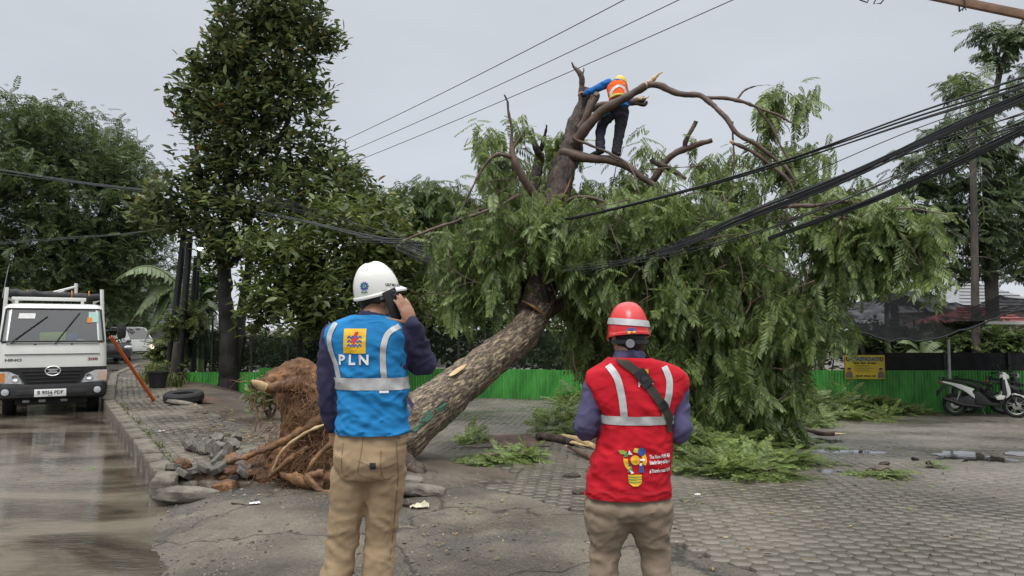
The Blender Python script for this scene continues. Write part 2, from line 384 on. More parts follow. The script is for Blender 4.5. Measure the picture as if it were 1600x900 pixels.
n1 = N.new('ShaderNodeTexNoise'); n1.inputs['Scale'].default_value = .9; n1.inputs['Detail'].default_value = 8; n1.inputs['Distortion'].default_value = .8; L.new(mp.outputs[0], n1.inputs[0])
r1 = N.new('ShaderNodeValToRGB'); r1.color_ramp.elements[0].position = .38; r1.color_ramp.elements[1].position = .62
r1.color_ramp.elements[0].color = (.042, .034, .026, 1); r1.color_ramp.elements[1].color = (.175, .148, .116, 1)
L.new(n1.outputs[0], r1.inputs[0]); L.new(r1.outputs[0], p.inputs['Base Color'])
rr = N.new('ShaderNodeMapRange'); rr.inputs[1].default_value = .42; rr.inputs[2].default_value = .62; rr.inputs[3].default_value = .035; rr.inputs[4].default_value = .13
L.new(n1.outputs[0], rr.inputs[0]); L.new(rr.outputs[0], p.inputs['Roughness']); p.inputs['IOR'].default_value = 1.33
mp2 = N.new('ShaderNodeMapping'); mp2.inputs['Rotation'].default_value = (0, 0, rad(12)); mp2.inputs['Scale'].default_value = (3, 11, 1); L.new(ge.outputs['Position'], mp2.inputs[0])
n2 = N.new('ShaderNodeTexNoise'); n2.inputs['Scale'].default_value = 1.6; n2.inputs['Detail'].default_value = 4; n2.inputs['Distortion'].default_value = 1.0; L.new(mp2.outputs[0], n2.inputs[0])
bp = N.new('ShaderNodeBump'); bp.inputs['Strength'].default_value = .12; bp.inputs['Distance'].default_value = .02; L.new(n2.outputs[0], bp.inputs['Height']); L.new(bp.outputs[0], p.inputs['Normal'])
M['water'] = m
tag(strip('water', m, -14, .45, list(np.linspace(-6, 7.5, 30)), WATER), kind='structure')
tag(strip('water', m, -14, .14, list(np.linspace(7.5, 31, 30)), WATER), kind='structure')
M['puddle'] = pm('puddle_water', (.03, .027, .024), .03, var=.1, bump=.04, bscale=8, bdist=.01)

# driveway apron: concrete sheet that rises out of the water, lofted between its shoreline and the yard's edge
Lp = [(-.9, .4), (-1.3, 2), (-1.85, 3.2), (-2.6, 4.7), (-3.0, 5.4), (-3.45, 6.33), (-3.62, 7.0), (-3.62, 7.58)]
Rp = [(3.4, .4), (2.75, 2), (2.2, 3.2), (1.53, 4.72), (1.2, 5.25), (.72, 6.0), (.10, 6.95), (-.67, 7.93)]
def poly_at(P, t):
    k = t * (len(P) - 1); return (np.interp(k, range(len(P)), [q[0] for q in P]), np.interp(k, range(len(P)), [q[1] for q in P]))
def drive(u, v):
    a, b = poly_at(Lp, u), poly_at(Rp, u)
    x, y = a[0] + (b[0] - a[0]) * v, a[1] + (b[1] - a[1]) * v
    if v == 1: x += .03 * noise.noise((x * 5, y * 5, 0))
    n_ = .018 * noise.noise((x * 1.1, y * 1.1, 3)) + .012 * noise.noise((x * 4, y * 4, 1)) + .006 * noise.noise((x * 17, y * 17, 1)) + .004 * noise.noise((x * 40, y * 40, 1))
    return (x, y, g(x, min(y, SWY - .05)) + n_ + .004)
dr = MB().grid(drive, 200, 200); tag(dr.build('driveway', M['concrete'], smooth=60), kind='structure')

# hexagonal pavers of the yard
FA, FB = Vector((-9.4, 21.2)), Vector((15.5, 19.3))     # the fence line
def fence_y(x): return FA.y + (FB.y - FA.y) * (x - FA.x) / (FB.x - FA.x)
yard = tag(put('yard', MB().grid(lambda u, v: (lambda x, y: (x, y, g(x, y) - .022 - .35 * (1 - float(sst((float(dist_edge(x, y)) - 1.25) / .6)))))(-9 + 24 * u, 8.2 + 12 * v), 60, 30).mesh('yard'), M['dirt']), kind='structure')
RY = [q[1] for q in Rp]; RX = [q[0] for q in Rp]
R0 = .080; px_, py_ = R0 * 1.5, R0 * math.sqrt(3)
hexes = []; ca, sa = math.cos(rad(-6)), math.sin(rad(-6))
for i in range(-120, 165):
    for j in range(-20, 190):
        hx, hy = i * px_, j * py_ + (py_ / 2 if i % 2 else 0)
        x, y = hx * ca - hy * sa, hx * sa + hy * ca
        if not (2.2 < y < 20.6): continue
        if y > fence_y(x) - .1: continue
        if y < 7.93 and x < np.interp(y, RY, RX) + .06: continue
        if y >= 7.85:
            if dist_edge(x, y) < 2.05: continue
            if (x + 1.3) ** 2 / 1.9 + (y - 8.1) ** 2 / 1.2 < 1: continue
        if abs(x) > y * .80 + .9: continue
        sink = .016 * noise.noise((x * .7, y * .7, 5)) + random.gauss(0, .0015)
        hexes.append((x, y, g(x, y) + sink, random.gauss(0, .010), random.gauss(0, .009), random.uniform(-.025, .025)))
def inframe(h): return abs(h[0]) < h[1] * .68 and h[1] > 4.3
hexes.sort(key=lambda h: (0 if inframe(h) else 1, h[1]))
def hexproto(r, hgt):
    o = []; n = 6
    for rr, zz in ((r * .955, 0), (r * .982, -.0025), (r * .988, -hgt)):
        o += [(rr * math.cos(PI / 3 * k), rr * math.sin(PI / 3 * k), zz) for k in range(6)]
    return np.array(o)
HP = hexproto(R0, .04)
HF = [(0, 1, 2, 3), (3, 4, 5, 0)] + [(a * 6 + k, (a + 1) * 6 + k, (a + 1) * 6 + (k + 1) % 6, a * 6 + (k + 1) % 6) for a in (0, 1) for k in range(6)]
def rot3(tx, ty, tz):
    return np.array((Matrix.Rotation(tz, 3, 'Z') @ Matrix.Rotation(ty, 3, 'Y') @ Matrix.Rotation(tx, 3, 'X')))
hm = raw_mesh('paver', HP, HF); hm.materials.append(M['paver'])
for h in hexes[:300]:
    o = bpy.data.objects.new('paver', hm); COL.objects.link(o); o.parent = yard
    o.location = h[:3]; o.rotation_euler = (h[3], h[4], h[5] + rad(-6))
Vs = []; Fs = []; b = 0; HFa = np.array(HF)
for h in hexes[300:]:
    Vs.append(HP @ rot3(h[3], h[4], h[5] + rad(-6)).T + np.array(h[:3])); Fs.append(HFa + b); b += 18
tag(put('paver_field', raw_mesh('paver_field', np.concatenate(Vs), np.concatenate(Fs)), M['paver'], yard), kind='stuff')

# pavement (sidewalk) along the road: kerb stones and small rectangular pavers
def along(s_):        # arc position from the near end -> point on kerb line and tangent
    y = SWY + s_ * .86; x = float(xedge(y)); y2 = y + .05; t = Vector((float(xedge(y2)) - x, .05)).normalized(); return Vector((x, y)), t
walk = MB()
def wk(u, v):
    p, t = along(u * 26); n_ = Vector((t.y, -t.x)); q = p + n_ * (.15 + v * 1.55); return (q.x, q.y, .095)
walk.grid(wk, 40, 4); walk = tag(walk.build('sidewalk', M['dirt']), kind='structure')
kb = []
for i in range(-1, 44):
    p, t = along(i * .62 + .31); n_ = Vector((t.y, -t.x)); q = p + n_ * .10; an = math.atan2(t.y, t.x)
    if i % 4 == 0 or not kb:
        b_ = MB(); b_.box((0, 0, 0), (.60, .21, .30), bev=.022); me = evalmods(b_.mesh('kerb_stone', 0), [('SUBSURF', dict(levels=2, render_levels=2, subdivision_type='SIMPLE'))]); me.shade_smooth(); me.set_sharp_from_angle(angle=rad(50))
        displace(me, lambda c, i=i: .009 * noise.noise(c * 7 + Vector((i, 0, 0))) + .008 * noise.noise(c * 19)); me.materials.append(M['kerb']); kb.append(me)
    o = bpy.data.objects.new('kerb_stone', random.choice(kb)); COL.objects.link(o); o.parent = walk
    o.location = (q.x, q.y, .005 + random.uniform(-.012, .012)); o.rotation_euler = (random.uniform(-.03, .03), random.uniform(-.02, .02), an + random.uniform(-.02, .02))
wp = []
bw, bl = .118, .228
for r in range(11):
    for c in range(105):
        s_ = c * bl + (bl / 2 if r % 2 else 0) + .06; p, t = along(s_); n_ = Vector((t.y, -t.x))
        q = p + n_ * (.28 + r * bw)
        z = .128 + .012 * noise.noise((q.x * 1.3, q.y * 1.3, 8)) + random.uniform(-.003, .003)
        if noise.noise((q.x * 1.1, q.y * 1.1, 2)) > .52: continue          # a few missing
        wp.append((q.x, q.y, z, math.atan2(t.y, t.x)))
wp.sort(key=lambda h: h[1])
def brick_proto(l, w_, h):
    o = []
    for k, zz in ((.93, 0), (.975, -.005), (.985, -h)): o += [(sx_ * l / 2 * k, sy_ * w_ / 2 * (k if k > .95 else .90), zz) for sx_, sy_ in ((-1, -1), (1, -1), (1, 1), (-1, 1))]
    return np.array(o)
BP = brick_proto(bl, bw, .045); BF = [(0, 1, 2, 3)] + [(a * 4 + (k + 1) % 4, a * 4 + k, (a + 1) * 4 + k, (a + 1) * 4 + (k + 1) % 4) for a in (0, 1) for k in range(4)]
bme = raw_mesh('walk_paver', BP, BF); bme.materials.append(M['walkpaver'])
for h in wp[:300]:
    o = bpy.data.objects.new('paver', bme); COL.objects.link(o); o.parent = walk
    o.location = h[:3]; o.rotation_euler = (random.uniform(-.03, .03), random.uniform(-.03, .03), h[3] + random.uniform(-.03, .03))
Vs = []; Fs = []; b = 0
for h in wp[300:]:
    Vs.append(BP @ rot3(random.uniform(-.03, .03), random.uniform(-.03, .03), h[3]).T + np.array(h[:3])); Fs.append(np.array(BF) + b); b += 12
tag(put('paver_field', raw_mesh('walk_field', np.concatenate(Vs), np.concatenate(Fs)), M['walkpaver'], walk), kind='stuff')

# grass and weeds: verge by the far pavement, tufts in the kerb joint
def blades(name, pts, hmin, hmax, wid, mat, per=1, spread=.05):
    V = []; Q = []; b = 0
    for (x, y, z) in pts:
        for _ in range(per):
            a = random.uniform(0, 2 * PI); hh = random.uniform(hmin, hmax); le = random.uniform(.15, .9) * hh
            bx, by = x + random.gauss(0, spread), y + random.gauss(0, spread); dx, dy = math.cos(a), math.sin(a); wx, wy = -dy * wid, dx * wid
            V += [(bx - wx, by - wy, z), (bx + wx, by + wy, z), (bx + dx * le * .35 + wx, by + dy * le * .35 + wy, z + hh * .65), (bx + dx * le * .35 - wx, by + dy * le * .35 - wy, z + hh * .65),
                  (bx + dx * le + wx * .2, by + dy * le + wy * .2, z + hh * .9), (bx + dx * le - wx * .2, by + dy * le - wy * .2, z + hh * .9)]
            Q += [(b, b + 1, b + 2, b + 3), (b + 3, b + 2, b + 4, b + 5)]; b += 6
    return put(name, raw_mesh(name, V, Q), mat)
pts = []
for _try in range(9000):
    if len(pts) > 2600: break
    y = random.uniform(19, 36); x = float(xedge(y)) + random.uniform(1.15, 4.0)
    if noise.noise((x * .6, y * .6, 1)) < -.15 or x / y * F + 800 > 282: continue
    pts.append((x, y, g(x, y) - .03))
tag(blades('verge_grass', pts, .12, .4, .014, M['grass'], 3, .12), 'yellowish green grass on the verge beside the far pavement', 'grass', kind='stuff')
pts = []
for k in range(60):
    p, t = along(random.uniform(.3, 9)); n_ = Vector((t.y, -t.x)); q = p + n_ * random.gauss(.235, .015)
    pts.append((q.x, q.y, .11))
tag(blades('kerb_weeds', pts, .02, .07, .006, M['grass'], 7, .035), 'small green weeds in the joint behind the kerb stones', 'weeds', kind='stuff')
# puddles on the yard
def blob(name, px, py, wx, wy, mat, label, lift=.012, n=36, seed=0):
    c = ground(px, py); vs = [(c.x, c.y, c.z + lift)]
    for k in range(n):
        a = 2 * PI * k / n; r = 1 + .55 * noise.noise((math.cos(a) * 1.7 + seed, math.sin(a) * 1.7, seed)) + .25 * noise.noise((math.cos(a) * 5, math.sin(a) * 5, seed))
        vs.append((c.x + wx * r * math.cos(a), c.y + wy * r * math.sin(a), c.z + lift))
    o = MB().add(vs, [(0, 1 + k, 1 + (k + 1) % n) for k in range(n)]).build(name, mat, smooth=0); return tag(o, label, kind='structure')
blob('puddle', 1518, 716, .42, .42, M['puddle'], None, .010, seed=1)
blob('puddle', 1262, 690, .5, .3, M['puddle'], None, .006, seed=5)
blob('puddle', 1330, 707, .5, .22, M['puddle'], None, .004, seed=9)
blob('puddle', 1290, 740, .3, .22, M['puddle'], None, .004, seed=4)
blob('puddle', 1600, 710, .3, .2, M['puddle'], None, .008, seed=2)

M['redearth'] = pm('bare_red_earth', (.06, .036, .024), .7, col2=(.13, .075, .048), scale=3, bump=.8, bscale=25, bdist=.02, speck=.35, sscale=20)
def mound(px, py, wx, wy, mat, lift, seed):
    c = ground(px, py)
    def fn(u, v):
        a = 2 * PI * u; r = (1 + .55 * noise.noise((math.cos(a) * 1.7 + seed, math.sin(a) * 1.7, seed)) + .3 * noise.noise((math.cos(a) * 5, math.sin(a) * 5, seed))) * v; x, y = c.x + wx * r * math.cos(a), c.y + wy * r * math.sin(a)
        return (x, y, g(x, y) + lift * (1 - v ** 3) * (1 + .8 * noise.noise((x * 6, y * 6, seed))) - .014 * v ** 4 + .004)
    tag(MB().grid(fn, 60, 10).build('soil', mat, smooth=80), kind='structure')
mound(792, 688, .62, .75, M['redearth'], .03, 21); mound(690, 742, .6, .45, M['dirt'], .03, 31); mound(350, 628, 1.2, .8, M['redearth'], .03, 41); mound(400, 735, .55, .30, M['redearth'], .04, 51)

# gravel and grit on the driveway and around the torn pavement
def pebbles(name, label, spots, mat):
    base = np.array([(-1, -.7, 0), (.2, -1, 0), (1, -.2, 0), (.6, .9, 0), (-.7, .8, 0), (-.5, -.4, .7), (.5, -.3, .8), (.3, .5, .7), (-.4, .4, .6)]); Fq = [(0, 1, 6, 5), (1, 2, 6, 6), (2, 3, 7, 6), (3, 4, 8, 7), (4, 0, 5, 8), (5, 6, 7, 8)]
    Fq[1] = (1, 2, 7, 6); Fq[2] = (2, 3, 8, 7); Fq[3] = (3, 4, 5, 8); Fq[4] = (4, 0, 1, 5); V = []; Q = []
    for (x, y, r) in spots:
        R_ = rot3(random.uniform(-.4, .4), random.uniform(-.4, .4), random.uniform(0, 6)); b = len(V); z = g(x, y) + .004
        V += list((base * np.array([1, random.uniform(.6, 1), random.uniform(.5, 1)]) * r) @ R_.T + np.array([x, y, z])); Q += [tuple(b + i for i in f) for f in ((0, 1, 6, 5), (1, 2, 7, 6), (2, 3, 8, 7), (3, 4, 5, 8), (5, 6, 7, 8), (4, 0, 5, 5))]
    Q = [q if len(set(q)) == 4 else (q[0], q[1], q[2], q[0] - 4 + 8) for q in Q]
    return tag(put(name, raw_mesh(name, V, Q), mat), label, 'gravel', kind='stuff')
M['gravel'] = pm('gravel', (.05, .045, .038), .7, col2=(.20, .175, .14), scale=3, island=.35)
sp_ = []
while len(sp_) < 900:
    px, py = random.gauss(430, 170), random.uniform(745, 905); p = ground(px, min(py, 899))
    if dist_edge(p.x, p.y) < .1 or noise.noise((p.x * 1.2, p.y * 1.2, 6)) < -.1: continue
    sp_.append((p.x, p.y, abs(random.gauss(0, .007)) + .003))
for _ in range(500):
    p = ground(random.gauss(400, 70), random.gauss(735, 20)); sp_.append((p.x, p.y, abs(random.gauss(0, .014)) + .005))
for _ in range(260):
    p = ground(random.uniform(640, 1150), random.uniform(740, 890)); sp_.append((p.x, p.y, abs(random.gauss(0, .005)) + .003))
pebbles('gravel', 'grit and small stones strewn over the driveway and torn pavement', sp_, M['gravel'])
# ------------------------------------------------------------------ foliage machinery
def frames(fwd, nrm):
    f = fwd / np.linalg.norm(fwd, axis=1, keepdims=True)
    s = np.cross(nrm, f); s /= np.linalg.norm(s, axis=1, keepdims=True) + 1e-9
    n = np.cross(f, s); return np.stack([f, s, n], -1)          # columns: forward, side, normal
def leaves(name, proto, pos, fwd, nrm, scale, mat, parent=None):
    PV, PQ = proto; k = len(pos); R = frames(fwd, nrm)
    if parent: pos = pos - np.array(wm(parent).translation)
    V = np.einsum('kij,pj->kpi', R, PV) * np.asarray(scale).reshape(-1, 1, 1) + pos[:, None, :]
    Q = PQ[None] + (np.arange(k) * len(PV))[:, None, None]
    return put(name, raw_mesh(name, V.reshape(-1, 3), Q.reshape(-1, PQ.shape[1])), mat, parent)
def oval(l=1., w=.42, fold=.12, droop=.12):
    V = [(0, 0, 0), (l * .35, -w / 2, fold * w - droop * .1), (l * .75, -w * .36, fold * w * .8 - droop * .5), (l, 0, -droop), (l * .75, w * .36, fold * w * .8 - droop * .5), (l * .35, w / 2, fold * w - droop * .1)]
    return np.array(V), np.array([(0, 1, 2, 3), (0, 3, 4, 5)])
OVAL = oval(); NARROW = oval(1, .28, .15, .2)
def frond(n=10, L=1., pin=.30, wid=.085, droop=.25, ang=62, hang=.10):
    V = []; Q = []; w_ = .008
    for i in range(4):
        t = i / 3; V += [(L * t, -w_, -droop * t * t), (L * t, w_, -droop * t * t)]
    Q += [(2 * i, 2 * i + 1, 2 * i + 3, 2 * i + 2) for i in range(3)]
    for i in range(n):
        t = .12 + .88 * i / (n - 1); x, z = L * t, -droop * t * t
        pl = pin * (1 - .55 * abs(t - .45) ** 1.5 * 1.6) * random.uniform(.85, 1.1)
        for sg in (-1, 1):
            a = rad(ang - 22 * t + random.uniform(-6, 6)); dx, dy = math.cos(a), math.sin(a) * sg; wx, wy = -dy * wid / 2 * sg, dx * wid / 2 * sg
            z2 = z - hang * random.uniform(.6, 1.4) - droop * .2; b = len(V)
            V += [(x, 0, z), (x + dx * pl * .55 + wx, dy * pl * .55 + wy, z - (z - z2) * .4), (x + dx * pl, dy * pl, z2), (x + dx * pl * .5 - wx, dy * pl * .5 - wy, z - (z - z2) * .4)]
            Q.append((b, b + 1, b + 2, b + 3) if sg < 0 else (b, b + 3, b + 2, b + 1))
    return np.array(V), np.array(Q)
random.seed(3)
FROND = [frond(), frond(9, droop=.45, hang=.16), frond(11, pin=.26, droop=.1, hang=.05)]
FINE = frond(6, pin=.34, wid=.13, droop=.2)
def rnd_dirs(n, zmean, zsd):
    a = rng.uniform(0, 2 * PI, n); el = np.clip(rng.normal(zmean, zsd, n), -1.5, 1.5)
    return np.stack([np.cos(a) * np.cos(el), np.sin(a) * np.cos(el), np.sin(el)], -1)
UP = np.array([0., 0, 1])
def blob_pts(px, py, rx, ry, Y, dY, n, shell=.35, gap=.0, seed=0):
    # points through an ellipsoid given by where it stands, biased to its outer part, thinned by a noise so gaps open
    c = np.array(at(px, py, Y)); sx_, sz_ = rx / F * Y, ry / F * Y; o = []
    while len(o) < n:
        d = rng.normal(size=3); d /= np.linalg.norm(d); r = rng.uniform(0, 1) ** shell
        q = c + d * r * np.array([sx_, dY, sz_])
        if gap and noise.noise(Vector(q) * (1.6 / (sx_ + sz_ + .2)) + Vector((seed, 0, 0))) < -1 + gap: continue
        o.append(q)
    return np.array(o)
def rosettes(anchors, per, spread, tilt=(.3, .35)):
    k = len(anchors); pos = np.repeat(anchors, per, 0) + rng.normal(size=(k * per, 3)) * spread
    f = rnd_dirs(k * per, *tilt); n_ = np.tile(UP, (k * per, 1)) + rng.normal(size=(k * per, 3)) * .35
    return pos, f, n_
def limb(mb, pts, r, n=8, jit=.08, sub=5, wob=.0):
    P = crv(pts, sub)
    if wob: P = [p + Vector((noise.noise(p * 3), noise.noise(p * 3 + Vector((9, 0, 0))), noise.noise(p * 3 + Vector((0, 9, 0))))) * wob for p in P]
    mb.tube(P, lerps(r, len(P)), n, True, 0, jit)
def bark(name, c1, c2, scale=5, st=(1, 1, .25), bump=1., bscale=12, rough=.75, bdist=.03):
    return pm(name, c1, rough, col2=c2, scale=scale, stretch=st, bump=bump, bscale=bscale, bdist=bdist)
M['bark_dark'] = bark('bark_dark', (.008, .007, .006), (.026, .022, .019))
M['bark_grey'] = bark('bark_grey', (.04, .034, .028), (.10, .085, .07))
M['leaf_tall'] = leafmat('leaf_tall', (.026, .042, .015), (.17, .21, .08), .36, .30, (.20, .13, .03))
M['leaf_low'] = leafmat('leaf_low', (.035, .055, .016), (.15, .19, .055), .36, .28, (.26, .24, .06))
M['leaf_far'] = leafmat('leaf_far', (.036, .058, .022), (.115, .155, .052), .5, .3)
M['leaf_right'] = leafmat('leaf_right', (.036, .060, .026), (.125, .165, .07), .5, .3)
M['leaf_mid'] = leafmat('leaf_mid', (.045, .078, .024), (.135, .19, .06), .45, .3)
M['leaf_fall'] = leafmat('leaf_fallen', (.060, .098, .027), (.235, .305, .10), .40, .38)
M['banana'] = pm('banana_leaf', (.075, .115, .045), .4, col2=(.16, .22, .085), scale=3, stretch=(1, 8, 1), bump=.3, bscale=9)
M['palm'] = leafmat('palm_leaf', (.05, .08, .025), (.13, .18, .06), .45, .3)

def tree(name, label, base, trunk_paths, blobs, proto, size, mat, per=8, spread=.12, tilt=(.25, .45), bmat='bark_dark', group=None, gap=.72, dens=1., shell=.45):
    t = thing(name, label, 'tree', base, 0, group)
    for i, (pts, r) in enumerate(trunk_paths):
        mb = MB(); limb(mb, pts, r, 16 if i == 0 else 6, .10, 12 if i == 0 else 5, .09 if i == 0 else .05); mb.build('trunk' if i == 0 else 'limb', M[bmat], t, True)
    P = np.concatenate([blob_pts(a, b_, c, d, Y, dY, max(4, int(n * dens)), shell, gap, i) for i, (a, b_, c, d, Y, dY, n) in enumerate(blobs)])
    pos, f, n_ = rosettes(P, per, spread, tilt)
    leaves('crown', proto, pos, f, n_, size * rng.uniform(.65, 1.2, len(pos)), mat, t); return t
def gz(px, Y): p = at(px, 500, Y); return (p.x, Y, g(p.x, Y))
def gv(px, Y): return Vector(gz(px, Y))

# tall broad-leaved tree behind the pavement
Y = 21.
tree('broadleaf_tree', 'tall dark broad-leaved tree with a black trunk before the left green fence', gz(358, Y), [
    ([gv(358, Y) - Vector((0, 0, .1)), at(358, 560, Y), at(352, 470, Y), at(352, 380, Y), at(358, 280, Y), at(372, 170, Y), at(395, 70, Y), at(410, 5, Y)], [.30, .24, .19, .17, .15, .12, .08, .04]),
    ([gv(366, Y + .2), at(374, 520, Y + .2), at(384, 440, Y + .5), at(400, 350, Y + .6)], [.2, .15, .13, .08]),
    ([at(356, 300, Y), at(400, 250, Y), at(450, 190, Y), at(455, 80, Y)], [.12, .1, .07, .03]),
    ([at(352, 400, Y), at(325, 345, Y), at(310, 250, Y), at(300, 180, Y)], [.1, .08, .06, .02]),
    ([at(352, 420, Y), at(420, 360, Y - 1), at(500, 330, Y - 1.5)], [.1, .08, .03]),
    ([at(352, 390, Y), at(318, 372, Y), at(285, 360, Y)], [.08, .06, .03])], [
    (420, -20, 95, 45, Y, 1.3, 150), (385, 40, 60, 50, Y, 1.2, 120), (455, 35, 65, 55, Y, 1.2, 140), (505, 62, 34, 24, Y, .5, 34), (340, 60, 16, 16, Y, .3, 10), (380, 110, 75, 45, Y, 1.3, 150), (450, 105, 50, 45, Y, 1.2, 90),
    (320, 112, 34, 28, Y, .6, 36), (300, 150, 34, 32, Y, .6, 42), (345, 170, 70, 40, Y, 1.2, 120), (420, 165, 70, 42, Y, 1.2, 120), (490, 145, 28, 30, Y, .6, 30), (300, 195, 26, 20, Y, .5, 20), (385, 220, 85, 34, Y, 1.2, 110), (480, 215, 40, 38, Y, .8, 34),
    (325, 255, 50, 32, Y, .9, 60), (400, 270, 80, 36, Y, 1.2, 110), (460, 265, 34, 28, Y, .8, 30), (505, 250, 32, 32, Y, .7, 40), (300, 300, 60, 34, Y, 1., 80), (370, 320, 90, 40, Y - .4, 1.3, 130), (480, 320, 75, 50, Y - .6, 1.4, 150), (250, 335, 50, 32, Y, 1., 60),
    (560, 310, 40, 40, Y - 1, 1., 60), (300, 355, 70, 24, Y, 1., 60), (365, 385, 50, 24, Y - .6, .8, 60), (330, 400, 30, 20, Y - .3, .6, 30), (530, 275, 36, 28, Y - .5, .8, 42)],
    OVAL, .27, M['leaf_tall'], 9, .13, (.3, .45), shell=.42, dens=1.0, gap=.6)
# lower mass of big-leaved branches hanging behind the man in blue
tree('jackfruit_tree', 'low spreading tree of large yellowish green oval leaves behind the white helmet', gz(470, 18.5), [
    ([gv(470, 19.5), at(468, 540, 19.5), at(474, 440, 19), at(490, 360, 18.5)], [.13, .11, .09, .05]), ([at(470, 520, 19.5), at(520, 430, 18.5), at(580, 380, 18)], [.08, .06, .03]), ([at(470, 500, 19.4), at(430, 420, 18.5), at(410, 380, 18)], [.07, .05, .03])], [
    (430, 390, 60, 45, 18.5, 1.3, 90), (500, 400, 70, 50, 18, 1.4, 120), (570, 390, 70, 60, 17.6, 1.3, 130), (430, 450, 55, 40, 18.2, 1.2, 80), (490, 465, 60, 44, 17.6, 1.2, 100), (550, 460, 50, 44, 17.2, 1.2, 80), (630, 400, 40, 60, 17.5, 1.2, 80), (600, 340, 50, 40, 18.5, 1.2, 60),
    (400, 490, 26, 24, 18, .6, 26), (480, 500, 40, 20, 17.5, .8, 40), (640, 470, 50, 50, 17.5, 1.2, 70), (540, 350, 60, 40, 18.5, 1.3, 80)],
    OVAL, .25, M['leaf_low'], 8, .14, (-.05, .5), dens=1.25)
# old tree far left beyond the road
Y = 42.
tree('rain_tree', 'huge dark green rounded tree far left behind the white truck', gz(110, Y), [
    ([gv(100, Y), at(100, 470, Y), at(98, 380, Y), at(95, 260, Y)], [.8, .6, .5, .2]), ([at(98, 420, Y), at(50, 330, Y), at(10, 250, Y)], [.4, .3, .1]), ([at(98, 420, Y), at(160, 340, Y), at(200, 250, Y)], [.4, .3, .1]),
    ([gv(20, Y), at(10, 460, Y), at(-20, 330, Y)], [.5, .4, .2])], [
    (60, 205, 75, 42, Y, 5, 300), (130, 215, 70, 45, Y, 5, 300), (-10, 215, 60, 45, Y, 5, 220), (190, 265, 55, 50, Y, 4, 260), (10, 290, 80, 60, Y, 5, 360), (90, 290, 90, 60, Y - 1, 5, 460), (170, 330, 80, 60, Y, 5, 380), (225, 330, 40, 55, Y, 3, 160),
    (30, 370, 90, 60, Y, 5, 400), (120, 390, 90, 60, Y - 1, 5, 420), (200, 400, 65, 60, Y, 4, 280), (20, 440, 80, 40, Y, 4, 220), (110, 450, 80, 34, Y, 4, 230), (185, 460, 50, 40, Y, 4, 170), (-60, 350, 60, 120, Y, 4, 260)],
    FINE, .62, M['leaf_far'], 3, .28, (-.1, .5), shell=.42, gap=.72, dens=1.15)
tree('roadside_tree', 'dense dark tree behind the parked cars at the far bend of the road', gz(205, 56.), [([gv(205, 56), at(205, 500, 56), at(200, 430, 56)], [.35, .3, .1]), ([gv(150, 54), at(150, 500, 54), at(150, 450, 54)], [.3, .25, .1])], [
    (170, 490, 70, 36, 56, 3, 220), (100, 490, 90, 34, 56, 3, 220), (20, 495, 90, 30, 56, 3, 200), (250, 440, 60, 34, 60, 3, 120)], FINE, .8, M['leaf_far'], 3, .3, (-.2, .5))
# greenery between and behind: bushy trees that close the view behind the fallen tree
tree('bushy_tree', 'bright green bushy tree peeping out left of the fallen crown', gz(665, 25), [([gv(668, 25), at(668, 500, 25), at(665, 400, 25), at(664, 320, 25)], [.2, .17, .12, .04])], [
    (640, 325, 30, 34, 25, 1.2, 70), (690, 330, 34, 38, 25, 1.2, 90), (665, 300, 34, 14, 25, .8, 36), (700, 380, 60, 50, 25, 1.5, 120), (640, 400, 50, 50, 25, 1.5, 90), (612, 320, 24, 26, 25, 1., 46), (715, 330, 26, 40, 25, 1., 60)], FROND[1], .55, M['leaf_mid'], 4, .2, (-.4, .4))
tree('backdrop_tree', 'shaded tree standing close behind the fence and the leaning trunk', gz(770, 25), [([gv(770, 25), at(770, 500, 25), at(772, 420, 25)], [.22, .18, .1]), ([gv(900, 26), at(905, 500, 26), at(900, 420, 26)], [.2, .16, .1])], [
    (740, 440, 90, 70, 25, 1.5, 200), (850, 420, 100, 80, 26, 1.5, 220), (760, 530, 110, 50, 24.5, 1.2, 200), (900, 520, 110, 60, 25, 1.3, 200), (660, 510, 70, 60, 24, 1.2, 150), (560, 520, 60, 44, 24, 1, 110)], OVAL, .34, M['leaf_far'], 7, .25, (0, .5), 'bark_dark')
tree('backdrop_tree', 'shaded tree behind the densest hanging leaves to the right of the red helmet', gz(1080, 25), [([gv(1080, 25), at(1080, 500, 25), at(1082, 420, 25)], [.22, .18, .1])], [
    (1010, 440, 90, 80, 26, 1.5, 200), (1110, 430, 90, 80, 26, 1.5, 200), (1050, 530, 110, 50, 25, 1.3, 200), (1180, 490, 80, 70, 25, 1.3, 170)], OVAL, .34, M['leaf_far'], 7, .25, (0, .5), 'bark_dark')

# the trees on the right: flat feathery sprays
def spray_tree(label, base, trunk_paths, sprays, mat, size=.6):
    t = thing('feathery_tree', label, 'tree', base)
    for i, (pts, r) in enumerate(trunk_paths):
        mb = MB(); limb(mb, pts, r, 10 if i == 0 else 6, .06, 5, .05); mb.build('trunk' if i == 0 else 'limb', M['bark_grey'], t, True)
    PP = []; FF = []; tw = MB()
    for px, py, rx, ry, Y, n in sprays:
        c = at(px, py, Y); wx = rx / F * Y; wz = ry / F * Y
        for _ in range(n):
            q = np.array(c) + np.array([rng.normal() * wx * .5, rng.normal() * wx * .55, rng.normal() * wz * .5])
            az = rng.uniform(0, 2 * PI)
            for k in range(5):
                a2 = az + rng.normal() * .7; PP.append(q + rng.normal(size=3) * .14); FF.append([math.cos(a2), math.sin(a2), rng.normal(-.22, .22)])
    PP = np.array(PP); FF = np.array(FF); N_ = np.tile(UP, (len(PP), 1)) + rng.normal(size=(len(PP), 3)) * .25
    leaves('crown', FROND[0], PP, FF, N_, size * rng.uniform(.6, 1.15, len(PP)), mat, t); return t
Y = 25.
